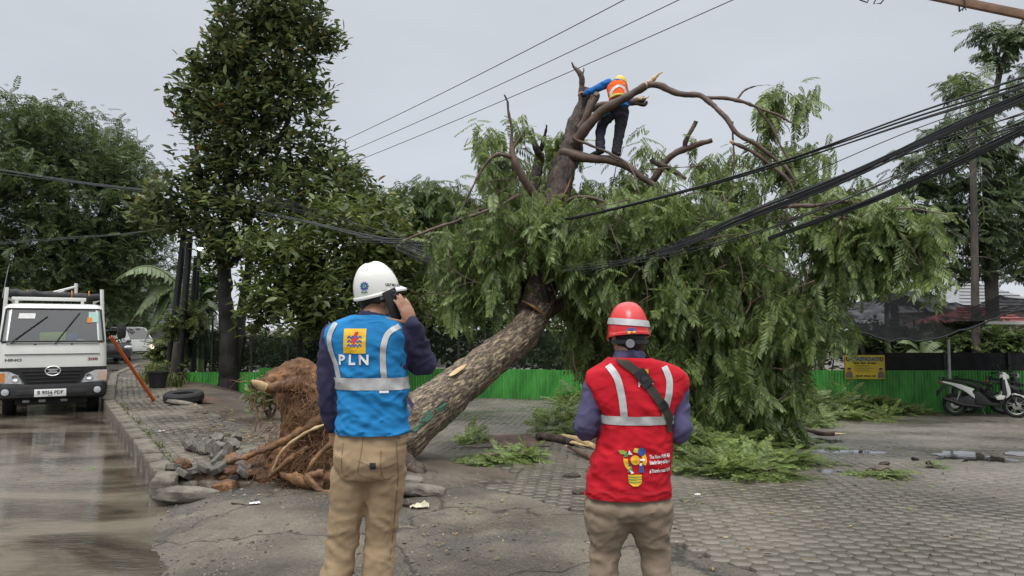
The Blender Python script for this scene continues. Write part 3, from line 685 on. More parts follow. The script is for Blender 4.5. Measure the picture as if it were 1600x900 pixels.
spray_tree('feathery tree with layered grey green sprays at the right edge behind the cables', gz(1555, Y), [
    ([gv(1556, Y), at(1552, 520, Y), at(1548, 420, Y), at(1543, 320, Y), at(1545, 200, Y), at(1570, 90, Y), at(1600, 30, Y)], [.26, .22, .2, .16, .12, .08, .04]),
    ([at(1548, 400, Y), at(1500, 360, Y), at(1450, 340, Y)], [.1, .07, .03]), ([at(1545, 330, Y), at(1490, 270, Y), at(1450, 240, Y)], [.08, .06, .02]),
    ([at(1545, 300, Y), at(1580, 240, Y), at(1640, 190, Y)], [.1, .07, .03]), ([at(1545, 230, Y), at(1510, 200, Y), at(1460, 200, Y)], [.06, .05, .02]), ([at(1560, 120, Y), at(1550, 60, Y), at(1530, 50, Y)], [.05, .04, .02])], [
    (1545, 45, 26, 8, Y, 9), (1575, 60, 30, 10, Y, 12), (1605, 45, 30, 16, Y, 14), (1560, 85, 30, 10, Y, 10), (1600, 110, 30, 12, Y, 9), (1500, 130, 26, 9, Y, 10), (1485, 140, 14, 6, Y, 4), (1575, 150, 34, 10, Y, 12), (1470, 200, 30, 12, Y, 14), (1510, 190, 36, 14, Y, 16), (1590, 200, 30, 14, Y, 12),
    (1440, 245, 34, 14, Y, 14), (1490, 235, 40, 16, Y, 20), (1550, 235, 50, 18, Y, 24), (1600, 260, 34, 20, Y, 16), (1430, 285, 40, 16, Y, 16), (1500, 285, 50, 20, Y, 28), (1570, 300, 50, 22, Y, 30), (1460, 325, 50, 20, Y, 28), (1530, 345, 60, 24, Y, 36), (1600, 345, 34, 26, Y, 20),
    (1480, 375, 50, 20, Y, 26), (1570, 390, 50, 20, Y, 28), (1490, 410, 40, 14, Y, 16), (1440, 360, 40, 20, Y, 16), (1610, 420, 30, 24, Y, 14), (1440, 415, 30, 16, Y, 12), (1530, 420, 30, 10, Y, 9)], M['leaf_right'], .62)
spray_tree('slender feathery tree behind the black sagging net, mostly hidden by the fallen crown', gz(1400, 27), [
    ([gv(1400, 27), at(1398, 500, 27), at(1395, 400, 27), at(1390, 330, 27)], [.16, .14, .1, .04])], [
    (1390, 340, 44, 16, 27, 18), (1350, 380, 44, 20, 27, 18), (1420, 390, 34, 14, 27, 12), (1340, 430, 40, 20, 27, 16)], M['leaf_right'], .6)

# palm crown rising in the right-hand tree
def blade_leaf(mb, p0, p1, width, sag, n=8, fold=.25, tear=0.0, up=Vector((0, 0, 1))):
    p0, p1 = Vector(p0), Vector(p1); d = p1 - p0; s_ = d.cross(up).normalized() if d.cross(up).length > 1e-4 else Vector((1, 0, 0)); nn = s_.cross(d).normalized()
    L_ = []; C_ = []; R_ = []
    for i in range(n + 1):
        t = i / n; c = p0 + d * t + up * (math.sin(t * PI) * sag * .5 - sag * t * t * .9)
        w_ = width * (math.sin(min(1, t * 1.08 + .04) * PI) ** .55) * .5
        C_.append(c); L_.append(c - s_ * w_ + nn * fold * w_); R_.append(c + s_ * w_ + nn * fold * w_)
    for i in range(n):
        sh = tear * random.uniform(0, 1) * width * .12
        for side, A in ((-1, L_), (1, R_)):
            a, b_ = A[i].copy(), A[i + 1].copy()
            if tear: b_ = b_ + (a - b_) * random.uniform(0, .35) * tear + Vector((0, 0, -random.uniform(0, .35) * tear * width))
            q = [C_[i], C_[i + 1], b_, a]; k = len(mb.v); mb.v += [tuple(v) for v in q]; mb.f.append((k, k + 1, k + 2, k + 3)); mb.m.append(0)
    mb.tube(C_, lerps([width * .05, width * .012], len(C_)), 4)
def palm_frond(mb, p0, p1, sag, leafl, n=22):
    p0, p1 = Vector(p0), Vector(p1); d = p1 - p0; s_ = d.cross(Vector((0, 0, 1))).normalized()
    P = [p0 + d * t + Vector((0, 0, math.sin(t * PI) * sag * .5 - sag * t * t)) for t in [i / n for i in range(n + 1)]]
    mb.tube(P, lerps([.03, .008], n + 1), 4)
    for i in range(2, n + 1):
        t = i / n; l = leafl * math.sin(.25 + t * 2.6) ** .8 if math.sin(.25 + t * 2.6) > 0 else .1
        f = (P[i] - P[i - 1]).normalized()
        for sg in (-1, 1):
            e = P[i] + s_ * sg * l * .8 + f * l * .5 - Vector((0, 0, l * random.uniform(.15, .6))); m_ = P[i] + (e - P[i]) * .5 + Vector((0, 0, .05)); k = len(mb.v); wv = f * .025
            mb.v += [tuple(P[i]), tuple(m_ - wv), tuple(e), tuple(m_ + wv)]; mb.f.append((k, k + 1, k + 2, k + 3)); mb.m.append(0)
c = at(1518, 150, 23); pt = thing('palm_tree', 'slim palm with pale new fronds rising among the right-hand trees', 'palm', gz(1522, 23))
MB().tube([gv(1522, 23), at(1524, 500, 23), at(1522, 330, 23), c], [.14, .12, .1, .09], 8).build('trunk', M['bark_grey'], pt, True)
for tx, ty, dy, sg in ((1484, 96, .3, .2), (1500, 90, -.5, .2), (1545, 80, .6, .1), (1565, 118, -.7, .7), (1478, 135, .6, .8), (1550, 165, .9, .9), (1535, 250, -1, 1.6), (1490, 175, -.8, 1), (1590, 270, .3, 2.)):
    mb = MB(); palm_frond(mb, c, at(tx, ty + 14, 23 + dy), sg, .5); mb.build('frond', M['palm'], pt, True)

def banana(name, label, base, crown, tips, width=.55, mat='banana', stemr=.11, tear=.5, group=None):
    t = thing(name, label, 'banana plant', base, 0, group)
    crown = Vector(crown)
    MB().tube([Vector(base), Vector(base).lerp(crown, .5), crown], [stemr, stemr * .85, stemr * .55], 9).build('stem', M['banana'], t, True)
    for tip, wf in tips:
        mb = MB(); d = Vector(tip) - crown; blade_leaf(mb, crown, tip, width * wf, d.length * .35, 14, -.75, tear); mb.build('leaf', M['banana'], t, True, 30)
    return t
Y = 23.
banana('banana_plant', 'tattered banana plant arching over the pavement left of the dark poles', gz(285, Y), at(276, 440, Y), [(at(182, 408, Y - 1), .7), (at(205, 480, Y - .6), .7), (at(226, 512, Y - .3), .7), (at(238, 420, Y + .5), .7), (at(310, 400, Y + .5), .8), (at(318, 520, Y - .4), .8), (at(300, 380, Y), .7)], .95, tear=.7)
banana('banana_plant', 'banana plant with a broad hanging leaf beside the black trunk and the street light', gz(316, 22.3), at(312, 470, 22.3), [(at(303, 530, 21.8), .8), (at(340, 440, 22), .8), (at(296, 420, 22.5), .8), (at(330, 540, 22), .7), (at(350, 480, 22.6), .8)], .55, tear=.3)
Y = 24.
banana('banana_plant', 'large banana plant right of the fallen crown behind the black net', gz(1385, Y), at(1385, 470, Y), [(at(1375, 385, Y - .4), 1), (at(1345, 410, Y), 1), (at(1420, 395, Y + .3), 1), (at(1448, 428, Y - .4), 1), (at(1330, 450, Y - .5), 1), (at(1455, 470, Y), .9), (at(1400, 380, Y + .8), .9)], .75, tear=.5)
banana('banana_plant', 'banana plant seen under the sagging net to the right of the yellow banner', gz(1440, 22.6), at(1440, 555, 22.6), [(at(1400, 520, 22.4), .8), (at(1475, 525, 22.5), .8), (at(1450, 500, 22.8), .8), (at(1490, 545, 22.2), .7), (at(1410, 545, 22.1), .7)], .5, tear=.3)
banana('banana_plant', 'banana plant with one upright pale leaf behind the left foliage gap', gz(640, 26), at(635, 400, 26), [(at(652, 278, 26), .9), (at(668, 345, 25.5), .9), (at(610, 320, 26), .9), (at(590, 345, 26), .8)], .8, tear=.2)
# bushes behind the fence
def bush(label, px, py, rx, ry, Y, n, mat, proto=OVAL, size=.2, group='bushes behind the fence', name='bush'):
    t = thing(name, label, 'bush', gz(px, Y), 0, group)
    P = blob_pts(px, py, rx, ry, Y, rx / F * Y * .7, n, .5, .8, px); pos, f, n_ = rosettes(P, 6, .1, (.2, .5))
    leaves('foliage', proto, pos, f, n_, size * rng.uniform(.6, 1.2, len(pos)), mat, t)
    mb = MB(); b0 = gv(px, Y)
    for k in range(4): mb.tube([b0, b0.lerp(Vector(P[k]), .6), P[k]], [.03, .02, .008], 5)
    mb.build('stem', M['bark_grey'], t, True)
bush('light green bush seen under the net right of the grey pole', 1530, 535, 50, 36, 23.5, 150, M['palm'], FINE, .4)
bush('green bush at the right edge above the parked motorcycles', 1600, 540, 40, 40, 23, 100, M['leaf_mid'], OVAL, .25)
bush('dim green bush behind the net left of the black trunk', 320, 555, 40, 34, 23.2, 110, M['leaf_mid'], NARROW, .25)
bush('dim green bush behind the net right of the black trunk', 430, 555, 60, 34, 23.3, 140, M['leaf_mid'], NARROW, .25)
bush('dim bush behind the net left of the yellow banner', 1290, 540, 40, 40, 23.2, 100, M['leaf_far'], OVAL, .25)
bush('leafy bush beside the dark poles above the black tub', 285, 505, 34, 26, 21.3, 60, M['leaf_low'], FINE, .38, None)
bush('weedy bush at the foot of the dark poles behind the tire', 262, 590, 20, 26, 20.6, 60, M['leaf_low'], OVAL, .16, None)
bush('small green bush behind the root ball on the left', 425, 622, 30, 20, 12.5, 60, M['leaf_low'], OVAL, .13, None)
bush('yellowish green bush on the verge right of the white pickup', 262, 555, 14, 22, 27, 70, M['leaf_low'], FINE, .5, None)

bush('greenery between the dark poles and the black trunk', 322, 450, 26, 46, 23.5, 110, M['leaf_mid'], OVAL, .26, None)
bush('dense dark bush filling the view behind the left net', 360, 545, 90, 40, 24.6, 260, M['leaf_far'], OVAL, .3, None)
bush('dense dark bush behind the net beside the root ball', 500, 545, 90, 44, 24.4, 260, M['leaf_far'], OVAL, .3, None)
bush('dense dark bush behind the net under the fallen crown', 900, 555, 160, 40, 24.4, 300, M['leaf_far'], OVAL, .3, None)
bush('bush behind the yellow banner and the black cloth', 1370, 535, 60, 36, 24.5, 200, M['leaf_far'], OVAL, .3, None)
bush('dense bush behind the black cloth under the sagging net', 1470, 540, 60, 34, 24.8, 200, M['leaf_far'], OVAL, .3, None)

for px, Y, lb in ((-330, 40., 'broad dark tree beyond the left edge of the road'), (-900, 36., 'bushy tree far out beyond the left edge of the road'), (1790, 27., 'leafy tree beyond the right edge of the yard')):
    tree('roadside_tree', lb, gz(px, Y), [([gv(px, Y), at(px, 470, Y), at(px, 330, Y)], [.5, .4, .2])], [
        (px - 110, 330, 130, 100, Y, 3, 260), (px + 90, 320, 130, 100, Y, 3, 260), (px, 240, 120, 70, Y, 3, 220), (px + 20, 420, 170, 60, Y, 3, 240), (px + 60, 490, 150, 36, Y, 3, 160)], FINE, .75, M['leaf_far'], 3, .3, (-.1, .5))
# ------------------------------------------------------------------ the fallen tree
M['bark_fall'] = bark('bark_fallen', (.045, .032, .024), (.36, .28, .18), 9, (1, 1, 1), 1.0, 16, .65, .04)
mt = M['bark_fall'].node_tree; N = mt.nodes; L = mt.links
# flaking bark: pale plates on dark, running along the trunk
tcn = [n for n in N if n.type == 'TEX_COORD'][0]; mp = N.new('ShaderNodeMapping'); mp.vector_type = 'TEXTURE'; mp.inputs['Rotation'].default_value = Vector((1.83, 2.75, 1.38)).to_track_quat('Z', 'Y').to_euler(); mp.inputs['Scale'].default_value = (1 / 10., 1 / 10., 1 / 2.2)
L.new(tcn.outputs['Object'], mp.inputs[0])
nz = [n for n in N if n.type == 'TEX_NOISE']; nz[0].inputs['Scale'].default_value = 2.6; nz[0].inputs['Detail'].default_value = 12; nz[0].inputs['Roughness'].default_value = .74
for q in nz: L.new(mp.outputs[0], q.inputs[0])
nz[1].inputs['Scale'].default_value = 3.2; nz[1].inputs['Detail'].default_value = 8
rp = [n for n in N if n.type == 'VALTORGB'][0].color_ramp; rp.elements[0].position = .40; rp.elements[1].position = .60
q = rp.elements.new(.50); q.color = (.105, .077, .055, 1)
M['branch'] = pm('branch_bark', (.055, .034, .026), .6, col2=(.12, .075, .055), scale=6, bump=.6, bscale=25, bdist=.01)
M['stem_dark'] = bark('bark_wet', (.016, .011, .009), (.085, .055, .042), 7, (1, 1, .3), 1.0, 18, .6, .06)
M['wood'] = pm('fresh_wood', (.42, .27, .12), .6, col2=(.62, .46, .26), scale=6, stretch=(1, 1, 6), bump=.4, bscale=20)
M['moss'] = pm('green_paint_stain', (.025, .075, .045), .6, col2=(.06, .15, .09), scale=12)
M['soil'] = pm('red_soil', (.06, .030, .016), .85, col2=(.25, .125, .058), scale=3.2, bump=1.0, bscale=22, bdist=.03, lo=.35, hi=.68, speck=.4, sscale=18)
M['root'] = pm('root_wood', (.085, .042, .020), .7, col2=(.25, .13, .055), scale=7, bump=1., bscale=35, bdist=.01, speck=.35, sscale=30)
M['root_pale'] = pm('root_pale', (.35, .23, .11), .55, col2=(.55, .42, .24), scale=8)
ftb = ground(560, 760); FT = thing('fallen_tree', 'uprooted tree leaning from its red root ball to the right, crown drooping to the paving', 'tree', (ftb.x, ftb.y + 1.1, ftb.z))
tp = [at(560, 722, 8.45), at(600, 692, 8.6), at(650, 655, 9.0), at(705, 612, 9.7), at(762, 566, 10.5), at(812, 526, 11.2), at(836, 486, 11.6), at(846, 448, 11.8), at(853, 405, 12.0)]
def barky(me, a=.03, f=4.5):
    def fn(c):
        p = Vector((c.x * f, c.y * f, c.z * f * .6)); return a * noise.noise(p) + a * .5 * noise.noise(p * 2.7) + a * .25 * noise.noise(p * 7)
    displace(me, fn)
def skin_limb(name, pts, r, mat, n=20, sub=10, a=.02, f=5, parent=FT, wob=0.03):
    mb = MB(); P = crv(pts, sub); mb.tube(P, lerps(r, len(P)), n); mb.xf(wm(parent).inverted()); me = mb.mesh(name); barky(me, a, f); return put(name, me, mat, parent)
skin_limb('trunk', tp, [.40, .34, .305, .265, .245, .245, .26, .25, .20], M['bark_fall'], 44, 26, .035, 5)
skin_limb('stem', [at(825, 505, 11.5), at(845, 440, 11.8), at(856, 370, 12.2), at(872, 300, 12.5), at(890, 240, 12.7), at(901, 200, 12.8), at(913, 165, 12.85), at(922, 138, 12.85)], [.24, .24, .22, .22, .19, .17, .145, .10], M['stem_dark'], 26, 14, .045, 6)
skin_limb('stem', [at(822, 500, 11.7), at(808, 455, 12.0), at(800, 400, 12.4), at(815, 340, 12.8), at(835, 290, 13.2), at(843, 240, 13.3)], [.22, .19, .17, .14, .11, .08], M['stem_dark'], 16, 8, .02, 5)
def br(path, r, name='branch', mat='branch', sub=6, a=.010, parent=None, n=10):
    P = crv([at(*p) for p in path], 4); m_ = len(P); w_ = min(.06, 1.1 * max(r))
    P = [p + Vector((noise.noise(p * 2.6), noise.noise(p * 2.6 + Vector((7, 0, 0))), noise.noise(p * 2.6 + Vector((0, 7, 0))))) * (w_ if 0 < i < m_ - 1 else 0) for i, p in enumerate(P)]
    rr_ = [q * .78 * random.uniform(.9, 1.12) for q in lerps(r, m_)]
    return skin_limb(name, P, rr_, M[mat], n, 3, a, 9, parent or FT)
b1 = br([(885, 235, 12.7), (925, 188, 12.4), (968, 158, 12.2), (1012, 132, 12.0), (1060, 143, 11.8), (1100, 153, 11.6), (1130, 182, 11.4), (1150, 206, 11.3), (1185, 228, 11.2), (1220, 256, 11.1), (1246, 292, 11)], [.13, .11, .09, .075, .06, .055, .05, .045, .04, .03, .02])
br([(1008, 134, 12.0), (1022, 122, 12.0), (1035, 113, 12.0)], [.06, .045, .015], 'broken_tip', 'wood')
br([(1100, 153, 11.6), (1150, 156, 11.5), (1185, 168, 11.4), (1225, 185, 11.3), (1247, 196, 11.2)], [.04, .035, .03, .02, .01])
br([(1183, 168, 11.4), (1205, 200, 11.4), (1224, 236, 11.3), (1240, 262, 11.2)], [.028, .024, .018, .01])
br([(1150, 156, 11.5), (1166, 140, 11.5), (1195, 133, 11.5), (1226, 136, 11.5)], [.016, .013, .011, .007], 'twig')
br([(1000, 265, 12), (1050, 262, 12), (1120, 258, 12), (1180, 262, 11.8)], [.012, .012, .01, .006], 'twig')
br([(1145, 190, 11.3), (1146, 240, 11.3), (1144, 300, 11.3)], [.016, .014, .012], 'twig')
br([(1145, 224, 11.3), (1180, 240, 11.2), (1215, 266, 11.1), (1240, 300, 11), (1256, 345, 10.9)], [.035, .035, .03, .026, .015])
br([(1143, 223, 11.33), (1147, 225, 11.3)], [.036, .037], 'cut_end', 'wood')
br([(913, 165, 12.85), (909, 132, 12.85), (905, 112, 12.8), (893, 97, 12.8)], [.085, .07, .06, .02])
br([(908, 116, 12.8), (912, 106, 12.8)], [.03, .01], 'twig')
br([(880, 238, 12.6), (918, 246, 12.4), (955, 251, 12.3), (990, 266, 12.1), (1022, 292, 12), (1055, 314, 11.9)], [.12, .10, .09, .07, .06, .03])
br([(1012, 290, 12.4), (1048, 246, 12.3), (1084, 226, 12.2), (1113, 219, 12.1)], [.085, .075, .065, .045])
br([(1068, 235, 12.25), (1076, 210, 12.2), (1088, 189, 12.2)], [.06, .05, .045])
br([(1018, 248, 12.1), (1046, 264, 12), (1072, 280, 11.9)], [.06, .055, .05], mat='stem_dark')
br([(862, 340, 12), (828, 296, 11.8), (806, 255, 11.7), (800, 232, 11.7)], [.10, .085, .07, .05])
br([(800, 234, 11.7), (798, 205, 11.7), (794, 178, 11.7), (788, 148, 11.7)], [.045, .035, .03, .012])
br([(802, 232, 11.7), (812, 215, 11.7), (820, 203, 11.7)], [.03, .025, .01])
br([(803, 246, 11.7), (775, 243, 11.6), (752, 268, 11.6), (725, 320, 11.6), (705, 350, 11.6)], [.045, .04, .025, .018, .01])
br([(843, 245, 13.2), (836, 222, 13.1), (828, 204, 13)], [.09, .075, .02], 'broken_stub', 'stem_dark')
br([(845, 235, 13.2), (850, 210, 13.1), (853, 195, 13)], [.06, .04, .006], 'broken_stub', 'stem_dark')
br([(815, 303, 11.8), (765, 328, 11.5), (705, 348, 11.2), (658, 364, 11), (618, 388, 10.8)], [.03, .027, .025, .022, .008])
br([(1130, 350, 11.2), (1165, 335, 11), (1205, 326, 10.8), (1270, 320, 10.6), (1340, 319, 10.4), (1400, 326, 10.3), (1440, 348, 10.2), (1470, 385, 10.2)], [.05, .045, .04, .035, .03, .02, .015, .008])
br([(1235, 340, 10.9), (1300, 335, 11), (1345, 350, 11), (1380, 400, 11)], [.03, .025, .02, .01])
br([(898, 180, 12.75), (945, 163, 12.95), (985, 158, 13), (1006, 153, 13)], [.085, .08, .075, .06])
br([(983, 162, 13), (1002, 163, 13), (1010, 158, 13)], [.05, .05, .02], 'broken_stub', 'stem_dark')
br([(996, 154, 12.97), (1003, 152, 12.97), (1014, 148, 12.95)], [.045, .03, .008], 'broken_tip', 'wood')
br([(905, 200, 12.55), (920, 172, 12.45), (932, 146, 12.4)], [.075, .07, .065])
br([(912, 190, 12.5), (918, 165, 12.5), (925, 150, 12.5)], [.05, .045, .04])
br([(895, 215, 12.4), (930, 230, 12.3), (958, 242, 12.2), (985, 262, 12), (1000, 300, 11.8)], [.035, .03, .028, .022, .012])
br([(842, 330, 11.6), (830, 370, 11.4), (818, 405, 11.3), (806, 436, 11.3)], [.016, .014, .013, .014], 'twig')
br([(809, 428, 11.28), (803, 440, 11.28)], [.018, .026], 'cut_end', 'wood')
br([(835, 500, 11.9), (900, 460, 12.2), (960, 470, 12.4), (1020, 500, 12.4)], [.16, .12, .09, .05], mat='stem_dark')
br([(850, 430, 12), (930, 400, 12.4), (1010, 380, 12.4), (1100, 360, 12.2), (1200, 380, 12)], [.15, .12, .1, .08, .04], mat='stem_dark')
br([(960, 400, 12.4), (1040, 450, 12), (1110, 520, 11.7), (1150, 600, 11.5)], [.09, .08, .06, .03], mat='stem_dark')
br([(870, 330, 12.2), (905, 310, 12), (950, 318, 11.8), (1000, 330, 11.7)], [.04, .035, .025, .015])
br([(1072, 660, 10.9), (1086, 648, 10.9), (1098, 638, 10.8)], [.045, .045, .045])
br([(1096.5, 639, 10.8), (1099, 637, 10.8)], [.046, .047], 'cut_end', 'wood')
# torn bark and scars
me = MB().tube(crv([at(848, 490, 11.2), at(832, 478, 11.25), at(815, 470, 11.3)], 4), [.03, .06, .07, .08, .075, .06, .05, .03, .02], 8, flat=.35).build('torn_bark', M['root'], FT, True)
MB().tube(crv([at(868, 322, 12.2), at(884, 300, 12.2), at(893, 275, 12.28)], 4), [.02, .05, .07, .07, .06, .05, .04, .02, .01], 8, flat=.4).build('torn_bark', M['root'], FT, True)
MB().tube(crv([at(702, 588, 9.45), at(716, 578, 9.6), at(728, 569, 9.75)], 4), [.02, .04, .05, .05, .05, .045, .04, .03, .01], 8, flat=.4).build('bark_scar', M['wood'], FT, True)

# foliage: drooping feathery fronds in sprigs
FB_ = [ # px, py, rx, ry, Y, dY, sprigs, droop
 (815, 195, 34, 26, 11.9, .4, 22, -.6), (765, 215, 26, 16, 11.9, .3, 12, -.7), (775, 260, 55, 50, 12, .9, 70, -.9), (752, 315, 26, 60, 12, .6, 56, -1.1), (800, 320, 60, 50, 12, .9, 80, -.9), (770, 390, 60, 60, 11.7, .9, 90, -1.), (735, 395, 36, 40, 11.8, .7, 46, -1.), (728, 445, 32, 34, 11.5, .6, 36, -1.1),
 (700, 470, 20, 26, 11.6, .4, 16, -1.2), (780, 330, 40, 40, 12.6, .7, 40, -.9), (860, 270, 50, 40, 12.9, .8, 60, -.8), (862, 232, 40, 22, 12.8, .5, 26, -.7), (900, 235, 26, 20, 12.9, .5, 16, -.5), (835, 365, 60, 34, 11.5, .7, 70, -.9), (890, 345, 56, 40, 11.4, .9, 70, -.8), (865, 400, 34, 16, 11.3, .4, 16, -1.),
 (960, 330, 70, 44, 11.6, 1., 100, -.8), (950, 390, 80, 44, 11.4, 1., 110, -.8), (920, 415, 44, 36, 11.3, .8, 50, -.9), (960, 450, 70, 50, 11.6, 1., 90, -1.), (910, 490, 50, 50, 12.6, .8, 60, -1.1), (950, 530, 60, 70, 12.4, .9, 80, -1.1), (960, 285, 60, 34, 12.6, .9, 60, -.7), (1000, 225, 34, 20, 12.3, .5, 14, -.7),
 (1045, 340, 80, 44, 11.4, 1., 110, -.7), (1120, 325, 70, 40, 11.6, 1., 90, -.7), (1060, 400, 80, 50, 11.2, 1., 120, -.7), (1150, 395, 80, 50, 11., 1., 120, -.8), (1020, 460, 70, 60, 11.4, 1., 110, -.9), (1100, 470, 80, 60, 11.1, 1., 140, -.9), (1190, 470, 80, 60, 11., 1., 130, -1.), (1050, 540, 70, 60, 11.2, .9, 110, -1.1),
 (1130, 560, 70, 70, 11., .9, 130, -1.15), (1195, 550, 48, 74, 11, .8, 110, -1.2), (1245, 470, 48, 66, 11, .8, 90, -1.2), (1080, 620, 60, 50, 11, .8, 90, -1.2), (1150, 640, 60, 60, 10.9, .7, 100, -1.2), (1210, 630, 34, 50, 11, .6, 50, -1.2), (1100, 280, 60, 30, 12, .8, 40, -.8), (1080, 255, 40, 24, 12.2, .6, 20, -.7),
 (1190, 330, 60, 40, 11.2, .8, 70, -.8), (1240, 270, 46, 34, 11.3, .6, 50, -.8), (1246, 240, 26, 16, 11.3, .3, 36, -1.), (1205, 215, 20, 30, 11.4, .4, 12, -1.), (1240, 148, 20, 7, 11.5, .2, 22, -1.2), (1215, 143, 12, 4, 11.5, .1, 14, -1.2), (1200, 152, 7, 10, 11.5, .2, 4, -1.2), (1205, 185, 14, 14, 11.4, .2, 8, -1.),
 (1280, 300, 50, 30, 11, .7, 50, -.8), (1330, 300, 40, 22, 10.9, .6, 36, -.8), (1290, 370, 60, 50, 10.9, .8, 90, -1.), (1350, 360, 60, 40, 10.6, .7, 80, -.9), (1282, 425, 36, 46, 10.9, .6, 56, -1.2), (1330, 405, 30, 34, 10.9, .5, 30, -1.2), (1400, 350, 50, 30, 10.4, .6, 60, -.9), (1430, 320, 26, 18, 10.3, .4, 20, -.9), (1430, 368, 30, 28, 10.2, .4, 32, -1.),
 (1455, 400, 18, 24, 10.2, .3, 16, -1.1), (1390, 388, 26, 22, 10.5, .4, 18, -1.1), (1236, 555, 18, 34, 10.9, .4, 16, -1.3), (1268, 480, 26, 30, 10.9, .5, 20, -1.3), (1170, 285, 40, 20, 11.6, .5, 16, -.9), (1010, 300, 60, 30, 12, .8, 50, -.7),
]
def fronds(blobs, parent, size, name='foliage', mat=None, per=5, gap=.78, dens=1.0, clump=7):
    PP = [[], [], []]; FF = [[], [], []]; NN = [[], [], []]
    for i, (px, py, rx, ry, Y, dY, n, dr) in enumerate(blobs):
        nn = max(2, int(n * dens)); C0_ = blob_pts(px, py, rx, ry, Y, dY, max(1, nn // clump), .5, 0, i * 3.1)
        sg_ = min(1., rx / F * Y / .38); A = np.concatenate([c_ + np.clip(rng.normal(size=(clump, 3)), -1.5, 1.5) * np.array([.15, .15, .22]) * sg_ for c_ in C0_])[:max(nn, clump)]
        for q in A:
            az = rng.uniform(0, 2 * PI)
            for k in range(per):
                a = az + k * 2 * PI / per * .8 + rng.normal() * .35; el = dr + .12 + rng.normal() * .48
                el = max(-1.5, min(.5, el)); j = rng.integers(0, 3)
                PP[j].append(q + rng.normal(size=3) * .07); FF[j].append((math.cos(a) * math.cos(el), math.sin(a) * math.cos(el), math.sin(el)))
                NN[j].append((-math.cos(a) * math.sin(el) + rng.normal() * .3, -math.sin(a) * math.sin(el) + rng.normal() * .3, math.cos(el) + .05))
    for j in range(3):
        o = leaves(name, FROND[j], np.array(PP[j]), np.array(FF[j]), np.array(NN[j]), size * rng.uniform(.45, 1.3, len(PP[j])), mat or M['leaf_fall'], parent); o['kind'] = 'stuff'
fronds([(a, b + (6 if b < 340 else 0), c * (1.0 if b < 330 else 1.08), d * (.9 if b < 330 else 1.08), Y_ + (.7 if b < 340 and a < 900 else .35 if b < 340 else 0), e_, n_ * (.40 if b < 260 else .50 if b < 340 else .78), f_) for a, b, c, d, Y_, e_, n_, f_ in FB_], FT, .34, dens=1.05)
print('FRONDS', sum(len(o.data.polygons) for o in FT.children if o.name.startswith('foliage')))

# root ball
def nd(c, a, f): p = c * f; return a * (noise.noise(p) + .5 * noise.noise(p * 2.3) + .3 * noise.noise(p * 5.1))
rb = MB()
for px, py, Y, r in ((470, 615, 8.0, (.30, .26, .25)), (450, 596, 7.9, (.22, .2, .17)), (500, 640, 8.1, (.30, .30, .3)), (490, 690, 8.1, (.28, .28, .3)), (540, 640, 8.4, (.35, .4, .42)), (560, 700, 8.4, (.4, .4, .35)), (425, 600, 7.85, (.12, .12, .08)),
                     (470, 735, 7.7, (.28, .25, .14)), (530, 745, 7.7, (.32, .28, .16)), (420, 728, 7.9, (.3, .25, .11)), (380, 722, 8.0, (.25, .22, .08)), (590, 720, 8.0, (.3, .3, .25)), (440, 710, 8.3, (.3, .3, .15)), (500, 600, 8.15, (.2, .2, .2)), (478, 655, 7.85, (.22, .2, .3)), (470, 690, 7.8, (.2, .2, .25)), (450, 720, 7.7, (.25, .2, .2)), (462, 580, 7.95, (.18, .18, .12))):
    rb.ell(at(px, py, Y), r, 14, 9, Matrix.Rotation(random.uniform(0, 3), 3, 'Z'))
rb.xf(wm(FT).inverted()); me = voxel(rb, .022, 3, 'root_ball'); displace(me, lambda c: nd(c, .06, 4.2) + nd(c, .028, 15)); put('root_ball', me, M['soil'], FT)
def root(pts, r, mat='root', name='root', n=7, a=.006): return skin_limb(name, [at(*p) for p in pts], r, M[mat], n + 4, 9, a * 1.8, 13)
root([(520, 640, 7.7), (480, 668, 7.6), (440, 690, 7.55), (395, 710, 7.55), (350, 724, 7.6)], [.05, .045, .035, .032, .012], n=10, a=.015)
root([(470, 600, 7.7), (430, 604, 7.6), (400, 604, 7.55), (393, 595, 7.5)], [.08, .05, .032, .02], n=8, a=.015)
root([(415, 606, 7.56), (400, 599, 7.5), (394, 594, 7.5)], [.045, .04, .012], 'root_pale', n=8)
root([(505, 760, 7.35), (465, 750, 7.35), (430, 735, 7.4)], [.06, .06, .02], n=10, a=.015)
root([(480, 700, 7.55), (450, 720, 7.4), (420, 745, 7.35)], [.03, .035, .02], n=8, a=.01)
root([(425, 735, 7.4), (445, 700, 7.4), (480, 675, 7.4), (515, 660, 7.5)], [.012, .014, .014, .012], 'root_pale')
root([(520, 690, 7.5), (490, 720, 7.35), (470, 755, 7.3)], [.025, .022, .01])
root([(600, 690, 8.0), (640, 725, 7.8), (680, 745, 7.8), (712, 752, 7.85)], [.10, .08, .05, .02], 'stem_dark', n=10, a=.02)
root([(640, 728, 7.75), (660, 745, 7.7), (690, 758, 7.7)], [.06, .05, .02], 'stem_dark', n=8, a=.015)
root([(505, 740, 7.3), (480, 745, 7.25), (500, 765, 7.2), (530, 772, 7.2)], [.035, .032, .03, .015], n=9, a=.012)
fine = MB()
